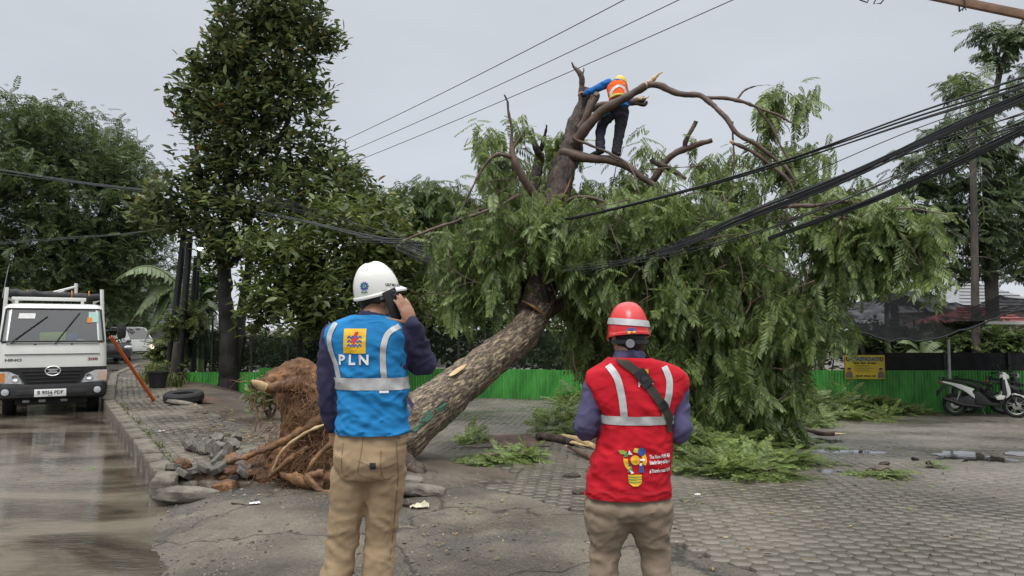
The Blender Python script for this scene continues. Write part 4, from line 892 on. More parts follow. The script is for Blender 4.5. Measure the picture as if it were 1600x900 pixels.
for k in range(520):
    px, py = random.gauss(478, 36), random.uniform(575, 760)
    if k % 4 == 0: px, py = random.gauss(500, 30), random.gauss(730, 25)
    Y0 = 7.62 - (.15 if py > 700 else 0) + .35 * ((px - 470) / 80) ** 2 * .3 + random.uniform(-.05, .05)
    p = at(px, py, Y0); d = Vector((random.gauss(-.3, .6), random.gauss(-.15, .25), random.gauss(-.5, .6))); P = [p]; 
    for s_ in range(5):
        d = d * .8 + Vector((random.gauss(0, .3), random.gauss(0, .15), random.gauss(-.22, .3))); P.append(P[-1] + d.normalized() * random.uniform(.02, .065)); 
        if P[-1].z < g(P[-1].x, P[-1].y) + .01: P[-1].z = g(P[-1].x, P[-1].y) + .01
    fine.tube(crv(P, 3), lerps([random.uniform(.003, .007), .0015], 16), 4)
for pts in ([(402, 606), (398, 630), (402, 650), (398, 675)], [(408, 610), (412, 640), (406, 670)], [(395, 604), (392, 625), (396, 640)]):
    fine.tube(crv([at(x, y, 7.55) for x, y in pts], 5), .006, 4)
o = fine.build('fine_roots', M['root'], FT, True); o['kind'] = 'stuff'

# thin hanging twigs through the crown
tw = MB(); rt = random.Random(5)
for px, py, rx, ry, Y, dY, n, dr in FB_:
    for _ in range(max(1, int(n / 14))):
        a = at(px + rt.uniform(-1, 1) * rx, py + rt.uniform(-1, .4) * ry, Y - rt.uniform(.1, .9) * dY); d = Vector((rt.gauss(0, .5), rt.gauss(0, .3), rt.uniform(-.9, .35))).normalized(); P = [a]
        for _k in range(4):
            d = (d + Vector((rt.gauss(0, .25), rt.gauss(0, .2), rt.gauss(-.12, .2)))).normalized(); P.append(P[-1] + d * rt.uniform(.10, .26))
        if py > 290 and P[-1].z > g(P[-1].x, P[-1].y) + .1: tw.tube(crv(P, 3), lerps([rt.uniform(.007, .014), .003], 13), 5)
o = tw.build('twigs', M['branch'], FT, True); o['kind'] = 'stuff'
# ------------------------------------------------------------------ people
M['skin'] = pm('skin', (.33, .175, .11), .5, var=.12, scale=9, bump=.15, bscale=160, bdist=.002)
M['hair'] = pm('hair', (.008, .007, .006), .5, var=.4, scale=30, bump=.6, bscale=150)
M['white'] = pm('eye_white', (.7, .68, .65), .3, var=.03)
def fabric(name, c, var=.14, rough=.85, scale=5, wr=1., ws=(6, 6, 9)):
    m = pm(name, c, rough, var=var, scale=scale, bump=.35, bscale=420, bdist=.0012, spec=.25)
    N = m.node_tree.nodes; L = m.node_tree.links; t = N.new('ShaderNodeTexCoord'); mp = N.new('ShaderNodeMapping'); mp.inputs['Scale'].default_value = ws; mp.inputs['Rotation'].default_value = (.5, .4, 0)
    L.new(t.outputs['Object'], mp.inputs[0]); nz = N.new('ShaderNodeTexNoise'); nz.noise_type = 'RIDGED_MULTIFRACTAL'; nz.inputs['Scale'].default_value = 1; nz.inputs['Detail'].default_value = 2; nz.inputs['Distortion'].default_value = .8
    L.new(mp.outputs[0], nz.inputs[0]); b = N.new('ShaderNodeBump'); b.inputs['Strength'].default_value = wr; b.inputs['Distance'].default_value = .022; L.new(nz.outputs[0], b.inputs['Height'])
    ob = [q for q in N if q.type == 'BUMP' and q != b][0]; L.new(b.outputs[0], ob.inputs['Normal']); return m
M['navy'] = fabric('navy_cloth', (.036, .034, .074), .2)
M['purple'] = fabric('slate_purple_cloth', (.082, .075, .150), .2)
M['tan'] = fabric('tan_cotton', (.34, .245, .150), .12)
M['khaki'] = fabric('grey_khaki_cotton', (.26, .20, .148), .12)
M['blue'] = fabric('blue_vest_cloth', (.016, .19, .45), .14)
M['red'] = fabric('red_vest_cloth', (.48, .010, .022), .14)
M['orange'] = fabric('orange_vest_cloth', (.75, .12, .02), .12)
M['skyblue'] = fabric('blue_shirt_cloth', (.02, .14, .42), .18)
M['charcoal'] = fabric('charcoal_cloth', (.035, .033, .045), .2)
M['silver'] = pm('reflective_tape', (.50, .50, .50), .35, var=.14, scale=18, bump=.2, bscale=260, metal=.15)
M['helmet_white'] = pm('white_helmet_plastic', (.72, .72, .68), .3, var=.05, scale=5, coat=.3)
M['helmet_red'] = pm('red_helmet_plastic', (.62, .012, .015), .28, var=.08, scale=5, coat=.4)
M['helmet_yellow'] = pm('yellow_helmet_plastic', (.70, .48, .03), .35, var=.08)
M['black'] = pm('black_plastic', (.012, .012, .013), .45, var=.3)
M['strap'] = pm('olive_webbing', (.045, .036, .028), .8, var=.2, scale=20, bump=.5, bscale=300)
def flat(name, c, rough=.6): return pm(name, c, rough, var=.06, scale=20)
for k, c in dict(ink_yellow=(.75, .45, .02), ink_white=(.78, .78, .76), ink_red=(.6, .02, .02), ink_blue=(.03, .09, .32), ink_green=(.05, .30, .10), ink_dark=(.02, .02, .03), ink_sky=(.10, .35, .65), ink_orange=(.7, .25, .03)).items(): M[k] = flat(k, c)

def finger(mb, base, d, bendaxis, lens, r, bends):
    P = [Vector(base)]; d = Vector(d).normalized(); ax = Vector(bendaxis).normalized()
    for l, b in zip(lens, bends):
        d = Matrix.Rotation(b, 3, ax) @ d; P.append(P[-1] + d * l)
    mb.tube(P, lerps([r, r * .85], len(P)), 8, round_caps=True)
def hand(mb, wrist, fwd, palmn, thumb_side, curl, sc_=1.0):
    # wrist point, direction of the fingers, normal out of the palm, direction of the thumb side
    w_, f, n_ = Vector(wrist), Vector(fwd).normalized(), Vector(palmn).normalized(); f = (f - n_ * f.dot(n_)).normalized()
    s_ = Vector(thumb_side); s_ = (s_ - f * s_.dot(f) - n_ * s_.dot(n_)).normalized()
    R = Matrix((s_, f, n_)).transposed()
    mb.ell(w_ + f * .05 * sc_, (.040 * sc_, .052 * sc_, .016 * sc_), 12, 8, R)
    mb.ell(w_ + f * .068 * sc_, (.042 * sc_, .03 * sc_, .014 * sc_), 12, 8, R)
    ax = f.cross(n_) 
    for k, (o, l) in enumerate(((.030, .90), (.0105, 1.0), (-.0095, .94), (-.0285, .74))):
        b = w_ + s_ * o * sc_ + f * (.086 - abs(k - 1.2) * .004) * sc_; cu = curl[k]
        finger(mb, b, f + s_ * o * 1.2, ax, [.042 * l * sc_, .026 * l * sc_, .021 * l * sc_], .0082 * sc_, [cu * .7, cu, cu * .6])
    finger(mb, w_ + s_ * .028 * sc_ + f * .025 * sc_ + n_ * .006, s_ * .9 + f * .75 + n_ * .35, (f + s_ * .2).cross(n_), [.042 * sc_, .032 * sc_, .026 * sc_], .0098 * sc_, [.05, curl[4], curl[4]])
def head(mb, c, facing, sc_=1.0):
    # skull, jaw, neck join, nose, ears, brow, lips; facing is a horizontal unit vector
    f = Vector(facing).normalized(); s_ = f.cross(Vector((0, 0, 1))).normalized(); R = Matrix((s_, f, s_.cross(f))).transposed(); c = Vector(c)
    P = lambda x, y, z: c + (R @ Vector((x, y, z))) * sc_
    mb.ell(P(0, -.008, .03), (.076 * sc_, .095 * sc_, .092 * sc_), 18, 12, R)
    mb.ell(P(0, .022, -.035), (.060 * sc_, .070 * sc_, .075 * sc_), 16, 10, R)
    mb.ell(P(0, .055, -.085), (.034 * sc_, .032 * sc_, .024 * sc_), 12, 8, R)
    mb.tube([P(0, .086, .018), P(0, .104, -.018), P(0, .100, -.026)], [.008 * sc_, .014 * sc_, .011 * sc_], 8, round_caps=True)
    for x in (-.013, .013): mb.ell(P(x, .094, -.024), (.008 * sc_, .009 * sc_, .007 * sc_), 8, 6, R)
    mb.ell(P(0, .088, -.056), (.022 * sc_, .010 * sc_, .006 * sc_), 10, 6, R); mb.ell(P(0, .086, -.066), (.019 * sc_, .010 * sc_, .006 * sc_), 10, 6, R)
    for x in (-.032, .032): mb.ell(P(x, .078, .030), (.024 * sc_, .013 * sc_, .008 * sc_), 8, 6, R)
    for sg in (-1, 1):
        mb.ell(P(.077 * sg, -.004, -.008), (.009 * sc_, .019 * sc_, .032 * sc_), 10, 8, R); mb.ell(P(.083 * sg, -.010, .004), (.007 * sc_, .016 * sc_, .020 * sc_), 10, 8, R)
    return P, R
def face_details(parent, P, R, sc_=1.0):
    for x in (-.031, .031):
        e_ = MB().ell(P(x, .076, .012), (.0125 * sc_,) * 3, 12, 8).build('eye', M['white'], parent, smooth=80)
        MB().ell(P(x, .0875, .012), (.0062 * sc_, .0030 * sc_, .0062 * sc_), 10, 6, R).build('pupil', M['hair'], e_, smooth=80)
    MB().ell(P(0, .0965, -.061), (.018 * sc_, .003 * sc_, .0016 * sc_), 10, 6, R).build('mouth', flat('lip', (.18, .05, .04)), parent, smooth=80)
def torso_rings(secs, n=28, sup=2.4):
    rs = []
    for z, cx, cy, hw, hd in secs:
        r = []
        for j in range(n):
            a = 2 * PI * j / n; ca_, sa_ = math.cos(a), math.sin(a)
            r.append((cx + hw * math.copysign(abs(ca_) ** (2 / sup), ca_), cy + hd * math.copysign(abs(sa_) ** (2 / sup), sa_), z))
        rs.append(r)
    return rs
def interp_secs(secs, n):
    A = np.array(secs, float); t = np.linspace(0, len(A) - 1, n); k = np.arange(len(A))
    # smooth interpolation (Catmull-Rom) of section values
    out_ = []
    for tt in t:
        i = min(int(tt), len(A) - 2); u = tt - i; p0, p1, p2, p3 = A[max(i - 1, 0)], A[i], A[i + 1], A[min(i + 2, len(A) - 1)]
        out_.append(.5 * (2 * p1 + (p2 - p0) * u + (2 * p0 - 5 * p1 + 4 * p2 - p3) * u * u + (3 * p1 - p0 - 3 * p2 + p3) * u ** 3))
    return out_
def tubes(mb, chains):
    for pts, r in chains:
        P = crv(pts, 6); mb.tube(P, lerps(r, len(P)), 18, round_caps=True)
class Skin:            # a surface one can lay flat prints on: cast along a direction, offset along the hit normal
    def __init__(s, me):
        s.b = BVHTree.FromPolygons([v.co.copy() for v in me.vertices], [tuple(p.vertices) for p in me.polygons])
    def hit(s, o, d, off):
        h = s.b.ray_cast(Vector(o), Vector(d).normalized())
        if h[0] is None: return None
        n_ = h[1] if h[1].dot(Vector(d)) < 0 else -h[1]
        return h[0] - Vector(d).normalized() * off * 1.2 + n_ * off * .15
def lay(skin, polys, fo, fd, off):
    # polys: list of (verts2D, faces); fo(u,v)->origin, fd(u,v)->direction
    mb = MB()
    for V, Fs in polys:
        W = [skin.hit(fo(u, v), fd(u, v), off) for u, v in V]; ok = [h is not None for h in W]
        if not any(ok): continue
        dm = next(h for h in W if h is not None); mb.add([h if h is not None else dm for h in W], [f for f in Fs if all(ok[i] for i in f)])
    return mb
def lay_each(skin, polys, fo, fd, off, name, mat, parent):
    for P_ in polys: lay(skin, [P_], fo, fd, off).build(name, mat, parent, smooth=0)
def rect(u0, v0, u1, v1, nu=6, nv=6):
    V = [(u0 + (u1 - u0) * i / nu, v0 + (v1 - v0) * j / nv) for i in range(nu + 1) for j in range(nv + 1)]
    return V, [(i * (nv + 1) + j, (i + 1) * (nv + 1) + j, (i + 1) * (nv + 1) + j + 1, i * (nv + 1) + j + 1) for i in range(nu) for j in range(nv)]
def ribbon(pts, w_, n=24):
    P = crv([(a, b_, 0) for a, b_ in pts], 6); V = []; 
    for i, p in enumerate(P):
        t = (P[min(i + 1, len(P) - 1)] - P[max(i - 1, 0)]).normalized(); q = Vector((-t.y, t.x, 0))
        for k in (-1, -.33, .33, 1): V.append(((p + q * w_ / 2 * k).x, (p + q * w_ / 2 * k).y))
    Fs = [(i * 4 + k, (i + 1) * 4 + k, (i + 1) * 4 + k + 1, i * 4 + k + 1) for i in range(len(P) - 1) for k in range(3)]
    return V, Fs
def disc(u, v, r, n=24, a0=0, a1=2 * PI, r0=0):
    if r0 == 0 and abs(a1 - a0 - 2 * PI) < 1e-6:
        V = [(u, v)] + [(u + r * math.cos(2 * PI * k / n), v + r * math.sin(2 * PI * k / n)) for k in range(n)]
        return V, [(0, 1 + k, 1 + (k + 1) % n) for k in range(n)]
    V = [(u + q * math.cos(a0 + (a1 - a0) * k / n), v + q * math.sin(a0 + (a1 - a0) * k / n)) for k in range(n + 1) for q in (r0, r)]
    return V, [(2 * k, 2 * k + 1, 2 * k + 3, 2 * k + 2) for k in range(n)]
def pgon(*pts): return list(pts), [tuple(range(len(pts)))]
def mv(P, u, v): return [(a + u, b_ + v) for a, b_ in P[0]], P[1]
def crease(a, f, k=7., seed=0, tilt=.6):
    o = Vector((seed * 1.3, seed, 0))
    def fn(c):
        p = Vector((c.x * f + c.z * f * tilt, c.y * f, c.z * f * 1.5 - c.x * f * tilt)) + o; q = 1 - abs(noise.noise(p)) * k; r = 1 - abs(noise.noise(p * 1.9 + Vector((3, 1, 7)))) * k * .8
        return a * (max(0, q) ** 1.5 + .6 * max(0, r) ** 1.5 - .25)
    return fn
def fold(a, fx, fy, fz, seed=0):
    o = Vector((seed, seed * .7, 0))
    def fn(c):
        p = Vector((c.x * fx, c.y * fy, c.z * fz)) + o
        n1 = noise.noise(p + Vector((0, 0, c.x * fz * .55))); n2 = noise.noise(p * 2.3)
        return a * ((1 - abs(n1) * 2.6) * .7 + .4 * n2)
    return fn

# ---- the man in the blue vest
bl = Vector((at(575, 700, 3.55).x, 3.55, 0)); bl.z = g(bl.x, bl.y); z0 = 1.55 - bl.z
def bz(py): return z0 + (515 - py) / 332.
def bx(px): return (px - 575) / 332.
MAN = thing('person', 'man in blue safety vest and white helmet, holding a phone to his ear', 'person', bl, 0, None)
fc = Vector((.80, .60, 0))                              # his head is turned to the right
hc = Vector((.035, .05, bz(468)))
body = MB(); Pf, Rf = head(body, hc, fc, .93)
body.tube([hc + Vector((-.01, -.015, -.04)), Vector((.022, 0, bz(496))), Vector((.012, -.01, bz(515)))], [.058, .060, .085], 18, round_caps=True)
body.rings(torso_rings(interp_secs([(.84, .0, 0, .125, .08), (.95, .01, 0, .135, .09), (1.05, .015, 0, .13, .085), (1.2, .01, 0, .135, .09), (1.38, .0, 0, .15, .095), (1.45, 0, 0, .135, .08), (1.52, .01, 0, .09, .065)], 20), 28, 2.3))
shL, elL, wrL = Vector((-.168, 0, bz(524))), Vector((-.190, .0, bz(602))), Vector((-.172, .05, bz(668)))
shR, elR, wrR = Vector((.160, .0, bz(524))), Vector((.245, .10, bz(572))), Vector((.205, -.025, bz(509)))
hipL, knL, anL = Vector((-.077, 0, bz(735))), Vector((-.122, .02, bz(850))), Vector((-.19, -.02, .09))
hipR, knR, anR = Vector((.088, 0, bz(735))), Vector((.054, .04, bz(850))), Vector((.03, -.01, .09))
tubes(body, [([shL, elL, wrL], [.040, .037, .033, .029]), ([shR, elR, wrR], [.040, .037, .033, .029]), ([hipL, knL, anL], [.062, .055, .045, .042, .038]), ([hipR, knR, anR], [.062, .055, .045, .042, .038])])
hand(body, wrL, (.05, .05, -1), (.6, .75, .1), (.75, -.5, 0), (.75, .8, .85, .9, .5))
hand(body, wrR, (-.38, -.12, 1), (-.6, .8, -.1), (-.7, -.45, .1), (.30, .22, .24, .34, .10), .97)
for an in (anL, anR): body.tube([an + Vector((0, -.03, -.045)), an + Vector((0, .06, -.05)), an + Vector((0, .15, -.062))], [.045, .042, .026], 10, round_caps=True)
me = voxel(body, .0062, 4, 'body'); put('body', me, M['skin'], MAN); face_details(MAN, Pf, Rf, .93)
# hair under the helmet at the nape
hm_ = MB(); hm_.ell(hc - fc * .012 + Vector((0, 0, .024)), (.075, .080, .083), 18, 12); hm_.tube([hc - fc * .05 + Vector((0, 0, .0)), hc - fc * .050 + Vector((0, 0, -.035))], [.055, .040], 14, round_caps=True)
put('hair', voxel(hm_, .01, 4, 'hair'), M['hair'], MAN)
# shirt: sleeves, collar and body in one cloth
sh = MB(); sh.rings(torso_rings(interp_secs([(.97, .012, 0, .158, .118), (1.1, .015, 0, .155, .112), (1.25, .01, 0, .160, .114), (1.40, .0, 0, .178, .122), (1.47, .0, 0, .165, .105), (1.53, .01, 0, .10, .075)], 18), 28, 2.3))
tubes(sh, [([shL, elL, wrL + Vector((0, 0, .01))], [.058, .056, .051, .048, .042]), ([shR, shR.lerp(elR, .5), elR, elR.lerp(wrR, .5), wrR], [.062, .070, .066, .060, .053, .048, .043])])
sh.tube([Vector((.012, -.005, bz(520))), Vector((.02, .002, bz(503))), Vector((.027, .006, bz(490)))], [.085, .076, .070], 22)
me = voxel(sh, .010, 3, 'shirt'); f1, f2 = fold(.006, 10, 10, 13, 3), crease(.007, 7, 7, 3); displace(me, lambda c: f1(c) + f2(c)); put('shirt', me, M['navy'], MAN)
for wv, d_ in ((wrL, (wrL - elL).normalized()), (wrR, (wrR - elR).normalized())): MB().tube([wv - d_ * .06, wv - d_ * .015, wv - d_ * .002], [.046, .044, .042], 16).build('cuff', M['navy'], MAN)
# trousers
def trousers(name, waist, hipL, knL, anL, hipR, knR, anR, rs, mat, parent, seed, foldamp=.007):
    tb = MB(); tb.rings(torso_rings(waist, 28, 2.3)); tubes(tb, [([hipL, hipL.lerp(knL, .5), knL, anL], rs), ([hipR, hipR.lerp(knR, .5), knR, anR], rs)])
    me = voxel(tb, .0105, 4, 'trousers')
    kz = (knL.z + knR.z) / 2
    f1 = fold(foldamp, 8, 8, 12, seed); f2 = crease(.0045, 4.5, 9, seed, 1.1)
    def fn(c):
        k = .55 + .8 * math.exp(-((c.z - kz) / .22) ** 2) + .8 * math.exp(-((c.z - .12) / .12) ** 2) + .3 * math.exp(-((c.z - hipL.z) / .1) ** 2)
        return f1(c) * k + f2(c) * k
    displace(me, fn); return put(name, me, M[mat], parent)
wz = bz(668)
TB = trousers('trousers', interp_secs([(hipL.z - .02, .005, 0, .145, .115), (hipL.z + .06, .01, -.012, .166, .135), (hipL.z + .14, .012, -.005, .166, .128), (wz, .02, 0, .160, .118)], 8), hipL, knL, anL, hipR, knR, anR, [.094, .088, .076, .073, .070, .072, .075], 'tan', MAN, 5)
def bx(px): return (px - 800) / F * 3.43 - bl.x
def bz(py): return z0 + (515 - py) / F * 3.43
tsk = Skin(TB.data)
B0 = lambda u, v: (u, -.6, v); BD = lambda u, v: (.0, 1, 0)
def stitched(pts, w_=.0035): return ribbon(pts, w_)
lay(tsk, [stitched([(bx(598), bz(700)), (bx(600), bz(742)), (bx(612), bz(748))]), stitched([(bx(562), bz(716)), (bx(600), bz(728)), (bx(622), bz(722))]), stitched([(bx(564), bz(738)), (bx(596), bz(748)), (bx(618), bz(742))]), stitched([(bx(570), bz(680)), (bx(568), bz(705)), (bx(563), bz(735))]), stitched([(bx(620), bz(690)), (bx(622), bz(740)), (bx(616), bz(800)), (bx(606), bz(880))]), stitched([(bx(538), bz(690)), (bx(537), bz(735)), (bx(548), bz(742))])], B0, BD, .0015).build('seam', flat('tan_thread', (.20, .13, .07)), TB, smooth=0)
lay(tsk, [rect(bx(582), bz(729), bx(591), bz(719), 2, 2)], B0, BD, .003).build('label_patch', M['ink_dark'], TB, smooth=0)
MB().tube(crv([Vector((bx(624), -.115, bz(680))), Vector((bx(626), -.118, bz(683)))], 2), .006, 8).build('rivet', M['ink_dark'], TB)
for anv in (anL, anR):
    s_ = MB(); s_.tube([anv + Vector((0, -.045, -.045)), anv + Vector((0, .06, -.045)), anv + Vector((0, .18, -.060))], [.052, .052, .032], 14, round_caps=True); put('shoe', voxel(s_, .012, 2, 'shoe'), M['black'], MAN)
# the vest
def vest(name, secs, mat, parent, seed, amp=.006, n=56, m=60, sup=2.5, fz=9):
    n *= 2; m *= 2; rs = torso_rings(interp_secs(secs, m), n, sup); mb = MB().rings(rs, (False, False)); me = mb.mesh(name, 0); f1, f2 = fold(amp, 5, 5, fz, seed), fold(amp * .7, 8, 8, 19, seed + 5); zl, zh = secs[0][0], secs[-1][0]; f3 = crease(amp * .5, 5, 8, seed + 9, .9); displace(me, lambda c: f1(c) + (f2(c) + f3(c)) * (1.3 - (c.z - zl) / (zh - zl))); me.shade_smooth(); return put(name, me, M[mat], parent)
_bz = bz
def bz(py): return z0 + (515 - py) / F * 3.5
VS = [(bz(676), .017, 0, .160, .137), (bz(650), .017, 0, .162, .135), (bz(620), .018, 0, .158, .130), (bz(595), .017, 0, .158, .128), (bz(565), .005, 0, .170, .132), (bz(540), -.006, 0, .186, .134), (bz(522), -.006, -.002, .192, .125), (bz(510), -.004, -.002, .182, .108), (bz(502), .002, 0, .150, .094), (bz(496), .012, 0, .098, .082), (bz(494), .014, 0, .085, .078)]
bz = _bz
VB = vest('vest', VS, 'blue', MAN, 8, .012); vsk = Skin(VB.data)
for zz0, zz1, nm in ((bz(609), bz(590), 'reflective_band'),):
    V = []; 
    mb = MB(); n = 64
    for zz in np.linspace(zz0, zz1, 4):
        for j in range(n):
            a = 2 * PI * j / n; d = Vector((math.cos(a), math.sin(a), 0)); h = vsk.hit(Vector((.015, 0, zz)) + d * .5, -d, .003); V.append(h)
    mb.add(V, [(i * n + j, i * n + (j + 1) % n, (i + 1) * n + (j + 1) % n, (i + 1) * n + j) for i in range(3) for j in range(n)]); mb.build(nm, M['silver'], VB)
for pts in ([(bx(521), bz(504)), (bx(513), bz(525)), (bx(515), bz(548)), (bx(524), bz(572)), (bx(529), bz(590))], [(bx(622), bz(509)), (bx(606), bz(522)), (bx(600), bz(545)), (bx(600), bz(570)), (bx(602), bz(590))]):
    lay(vsk, [ribbon(pts, .026)], B0, BD, .0035).build('reflective_strip', M['silver'], VB)
# arm openings trimmed, hem tape, and the company mark: yellow square, red bolt, blue waves, letters
lay(vsk, [rect(bx(537.5), bz(552), bx(573.5), bz(513.5), 8, 8)], B0, BD, .003).build('emblem_square', M['ink_yellow'], VB, smooth=0)
u0, v0, k = bx(555.5), bz(533), 1 / 332
lay(vsk, [pgon((u0 + 1 * k, v0 + 14 * k), (u0 + 6 * k, v0 + 14 * k), (u0 + 2 * k, v0 + 4 * k), (u0 + 6.5 * k, v0 + 4.5 * k), (u0 - 3 * k, v0 - 9 * k), (u0 - 1.5 * k, v0 - 1 * k), (u0 - 6.5 * k, v0 - 2 * k))], B0, BD, .0055).build('emblem_bolt', M['ink_red'], VB, smooth=0)
lay(vsk, [ribbon([(u0 + (-11 + i * 2.75) * k, v0 + (6 - 6.2 * r + (1.5 if i % 2 else -1.5)) * k) for i in range(9)], 2.1 * k) for r in range(3)], B0, BD, .0045).build('emblem_waves', M['ink_blue'], VB, smooth=0)
T = text2d('P L N', .062, .0022); lay(vsk, [mv(T, bx(554), bz(569))], B0, BD, .005).build('lettering', M['ink_white'], VB, smooth=0)
lay(vsk, [rect(bx(595), bz(613), bx(609), bz(609.5), 3, 1)], B0, BD, .006).build('care_tag', M['ink_white'], VB, smooth=0)
MB().grid(lambda u, v: (bx(632) + .035 * u, -.03 - .05 * v, bz(618) - .045 * u - .02 * v), 3, 3).build('side_tab', M['navy'], VB)
# helmet
def helmet(name, c, mat, parent, fdir, rx, ry, h, brim, vis, ridge=0., tilt=0., nth=48):
    f = Vector(fdir).normalized(); s_ = f.cross(Vector((0, 0, 1))).normalized(); R = Matrix((s_, f, Vector((0, 0, 1)))).transposed()
    R = R @ Matrix.Rotation(tilt, 3, 'X'); c = Vector(c); rs = []
    def P(a, ph, off=0.):
        cp_ = math.cos(ph) ** .78; x, y, z = math.cos(a) * cp_, math.sin(a) * cp_, math.sin(ph); pz = z ** 1.0
        rd = ridge * math.exp(-(x / .16) ** 2) * max(0, z) ** .6
        return c + R @ Vector(((rx + off) * x, (ry + off) * y, (h + off + rd) * pz))
    for i in range(14): rs.append([P(2 * PI * j / nth, PI / 2 * i / 14) for j in range(nth)])
    dome = rs; lip = []
    def br_(a, k, dz):
        e_ = brim + vis * max(0, math.sin(a)) ** 2.5; x, y = math.cos(a), math.sin(a)
        return c + R @ Vector(((rx + e_ * k) * x, (ry + e_ * k) * y, dz - .02 * k * max(0, math.sin(a)) ** 2))
    low = [[br_(2 * PI * j / nth, k, dz) for j in range(nth)] for k, dz in ((-.2, -.010), (.9, -.012), (1, -.006), (.9, .000), (.1, .004))]
    mb = MB().rings(low + dome, (False, True)); o = mb.build(name, M[mat], parent, smooth=60); return o, R, c, P
hcen = hc + Vector((-.006, -.012, .036))
HW, RH, CH, PH = helmet('helmet', hcen, 'helmet_white', MAN, fc, .096, .112, .138, .008, .030, .010, rad(17))
hsk = Skin(HW.data)
def on_helmet(px, py): return None
HB = lambda u, v: (u, -.6, v)
u0, v0 = bx(565), bz(446)
teeth = []
for i in range(10):
    a = 2 * PI * i / 10; teeth.append(pgon(*[(u0 + r * k * math.cos(a + d), v0 + r * k * math.sin(a + d)) for r, d in ((5, -.2), (7.2, -.13), (7.2, .13), (5, .2))]))
lay(hsk, [disc(u0, v0, 5.6 * k, 20, 0, 2 * PI - .001, 3.0 * k)] + teeth, HB, BD, .002).build('gear_emblem', M['ink_blue'], HW, smooth=0)
lay(hsk, [rect(u0 - .8 * k, v0 - 2.4 * k, u0 + .8 * k, v0 + 2.4 * k, 1, 1), rect(u0 - 2.4 * k, v0 - .8 * k, u0 + 2.4 * k, v0 + .8 * k, 1, 1), disc(u0, v0 - 5.6 * k, 5.2 * k, 12, PI * 1.15, PI * 1.85, 3.6 * k)], HB, BD, .0026).build('cross_emblem', M['ink_green'], HW, smooth=0)
for i_ in range(7): lay(hsk, [rect(u0 + (-5 + 1.5 * i_) * k, v0 - 10.4 * k, u0 + (-4 + 1.5 * i_) * k, v0 - 9 * k, 1, 1)], HB, BD, .002).build('small_print', M['ink_dark'], HW, smooth=0)
tdir = Vector((-.75, .66, 0)); tor = Vector((.66, .75, 0))
T = text2d('ULP MU. ULP', .018, .0006); 
ho = lambda u, v: hcen + Vector((.62, -.42, 0)) * .9 + Vector((.56, .83, 0)) * u + Vector((0, 0, v)); hd = lambda u, v: Vector((-.83, .56, 0))
lay(hsk, [mv(T, .015, .026)], ho, hd, .002).build('small_print', M['ink_dark'], HW, smooth=0)
lay(hsk, [rect(-.05, .004, -.02, .014, 3, 1)], ho, hd, .004).build('slot', M['helmet_white'], HW, smooth=0)
# head band hanging below the brim at the back
mb = MB(); mb.grid(lambda u, v: hc + Vector((math.cos(rad(-150 + 150 * u)) * .081, math.sin(rad(-150 + 150 * u)) * .086, .022 - .030 * v - .01 * u)), 14, 2); mb.build('head_band', M['black'], MAN)
mb = MB(); mb.grid(lambda u, v: hc + Vector((math.cos(rad(-75 + 45 * u)) * .085, math.sin(rad(-75 + 45 * u)) * .090, .036 - .040 * v * (1 - .4 * u))), 8, 2); mb.build('chin_strap', M['silver'], MAN)
# the phone
ph = thing('phone', 'dark phone held against the ear of the man in blue', 'phone', bl + Vector((.122, -.038, z0 + (515 - 477) / 332.)), 0)
mb = MB(); rot = (Matrix.Rotation(rad(37), 3, 'Z') @ Matrix.Rotation(rad(-24), 3, 'Y')); mb.box((0, 0, 0), (.072, .009, .150), rot, bev=.0035); mb.build('case', M['black'], ph)
mb = MB(); mb.box(rot @ Vector((.016, -.0055, .05)), (.026, .003, .034), rot, bev=.001); cb = mb.build('camera_bump', M['ink_dark'], ph)
M['lens'] = pm('lens_glass', (.02, .02, .03), .1, var=.1)
for dz in (-.009, .009): MB().ell(rot @ Vector((.016, -.0075, .05 + dz)), (.006, .002, .006), 10, 6, rot).build('lens', M['lens'], cb)

# ---- the man in the red vest
rl = Vector((at(985, 700, 3.63).x, 3.63, 0)); rl.z = g(rl.x, rl.y); z1 = 1.55 - rl.z
def qz(py): return z1 + (515 - py) / 325.
def qx(px): return (px - 985) / 325.
RED = thing('person', 'man in red safety vest and red helmet, dark strap across his back', 'person', rl)
fr = Vector((-.28, .96, 0)); hc2 = Vector((0, .03, qz(528)))
body = MB(); Pf, Rf = head(body, hc2, fr)
body.tube([hc2 + Vector((0, -.012, -.04)), Vector((0, .008, qz(552))), Vector((.005, .012, qz(575)))], [.056, .054, .066], 18, round_caps=True)
body.rings(torso_rings(interp_secs([(.74, .0, 0, .125, .08), (.85, .0, 0, .135, .09), (.98, .015, 0, .13, .085), (1.12, .02, 0, .135, .09), (1.24, .02, .01, .155, .095), (1.30, .02, .012, .135, .075), (1.34, .01, .012, .08, .055)], 20), 28, 2.3))
sL, eL, wL = Vector((-.168, 0, qz(606))), Vector((-.212, -.01, qz(668))), Vector((-.06, .24, qz(655)))
sR, eR, wR = Vector((.220, 0, qz(608))), Vector((.226, -.01, qz(674))), Vector((.09, .25, qz(655)))
hL, kL, aL = Vector((-.105, 0, qz(800))), Vector((-.125, .02, .44)), Vector((-.155, -.01, .09))
hR, kR, aR = Vector((.085, 0, qz(800))), Vector((.115, .02, .44)), Vector((.135, -.01, .09))
tubes(body, [([sL, eL, wL], [.040, .037, .033, .029]), ([sR, eR, wR], [.040, .037, .033, .029]), ([hL, kL, aL], [.062, .055, .045, .042, .038]), ([hR, kR, aR], [.062, .055, .045, .042, .038])])
hand(body, wL, (.7, .6, .15), (.1, -.2, 1), (-.2, .9, .2), (.5, .55, .6, .65, .4)); hand(body, wR, (-.7, .6, .15), (-.1, -.2, 1), (.2, .9, .2), (.5, .55, .6, .65, .4))
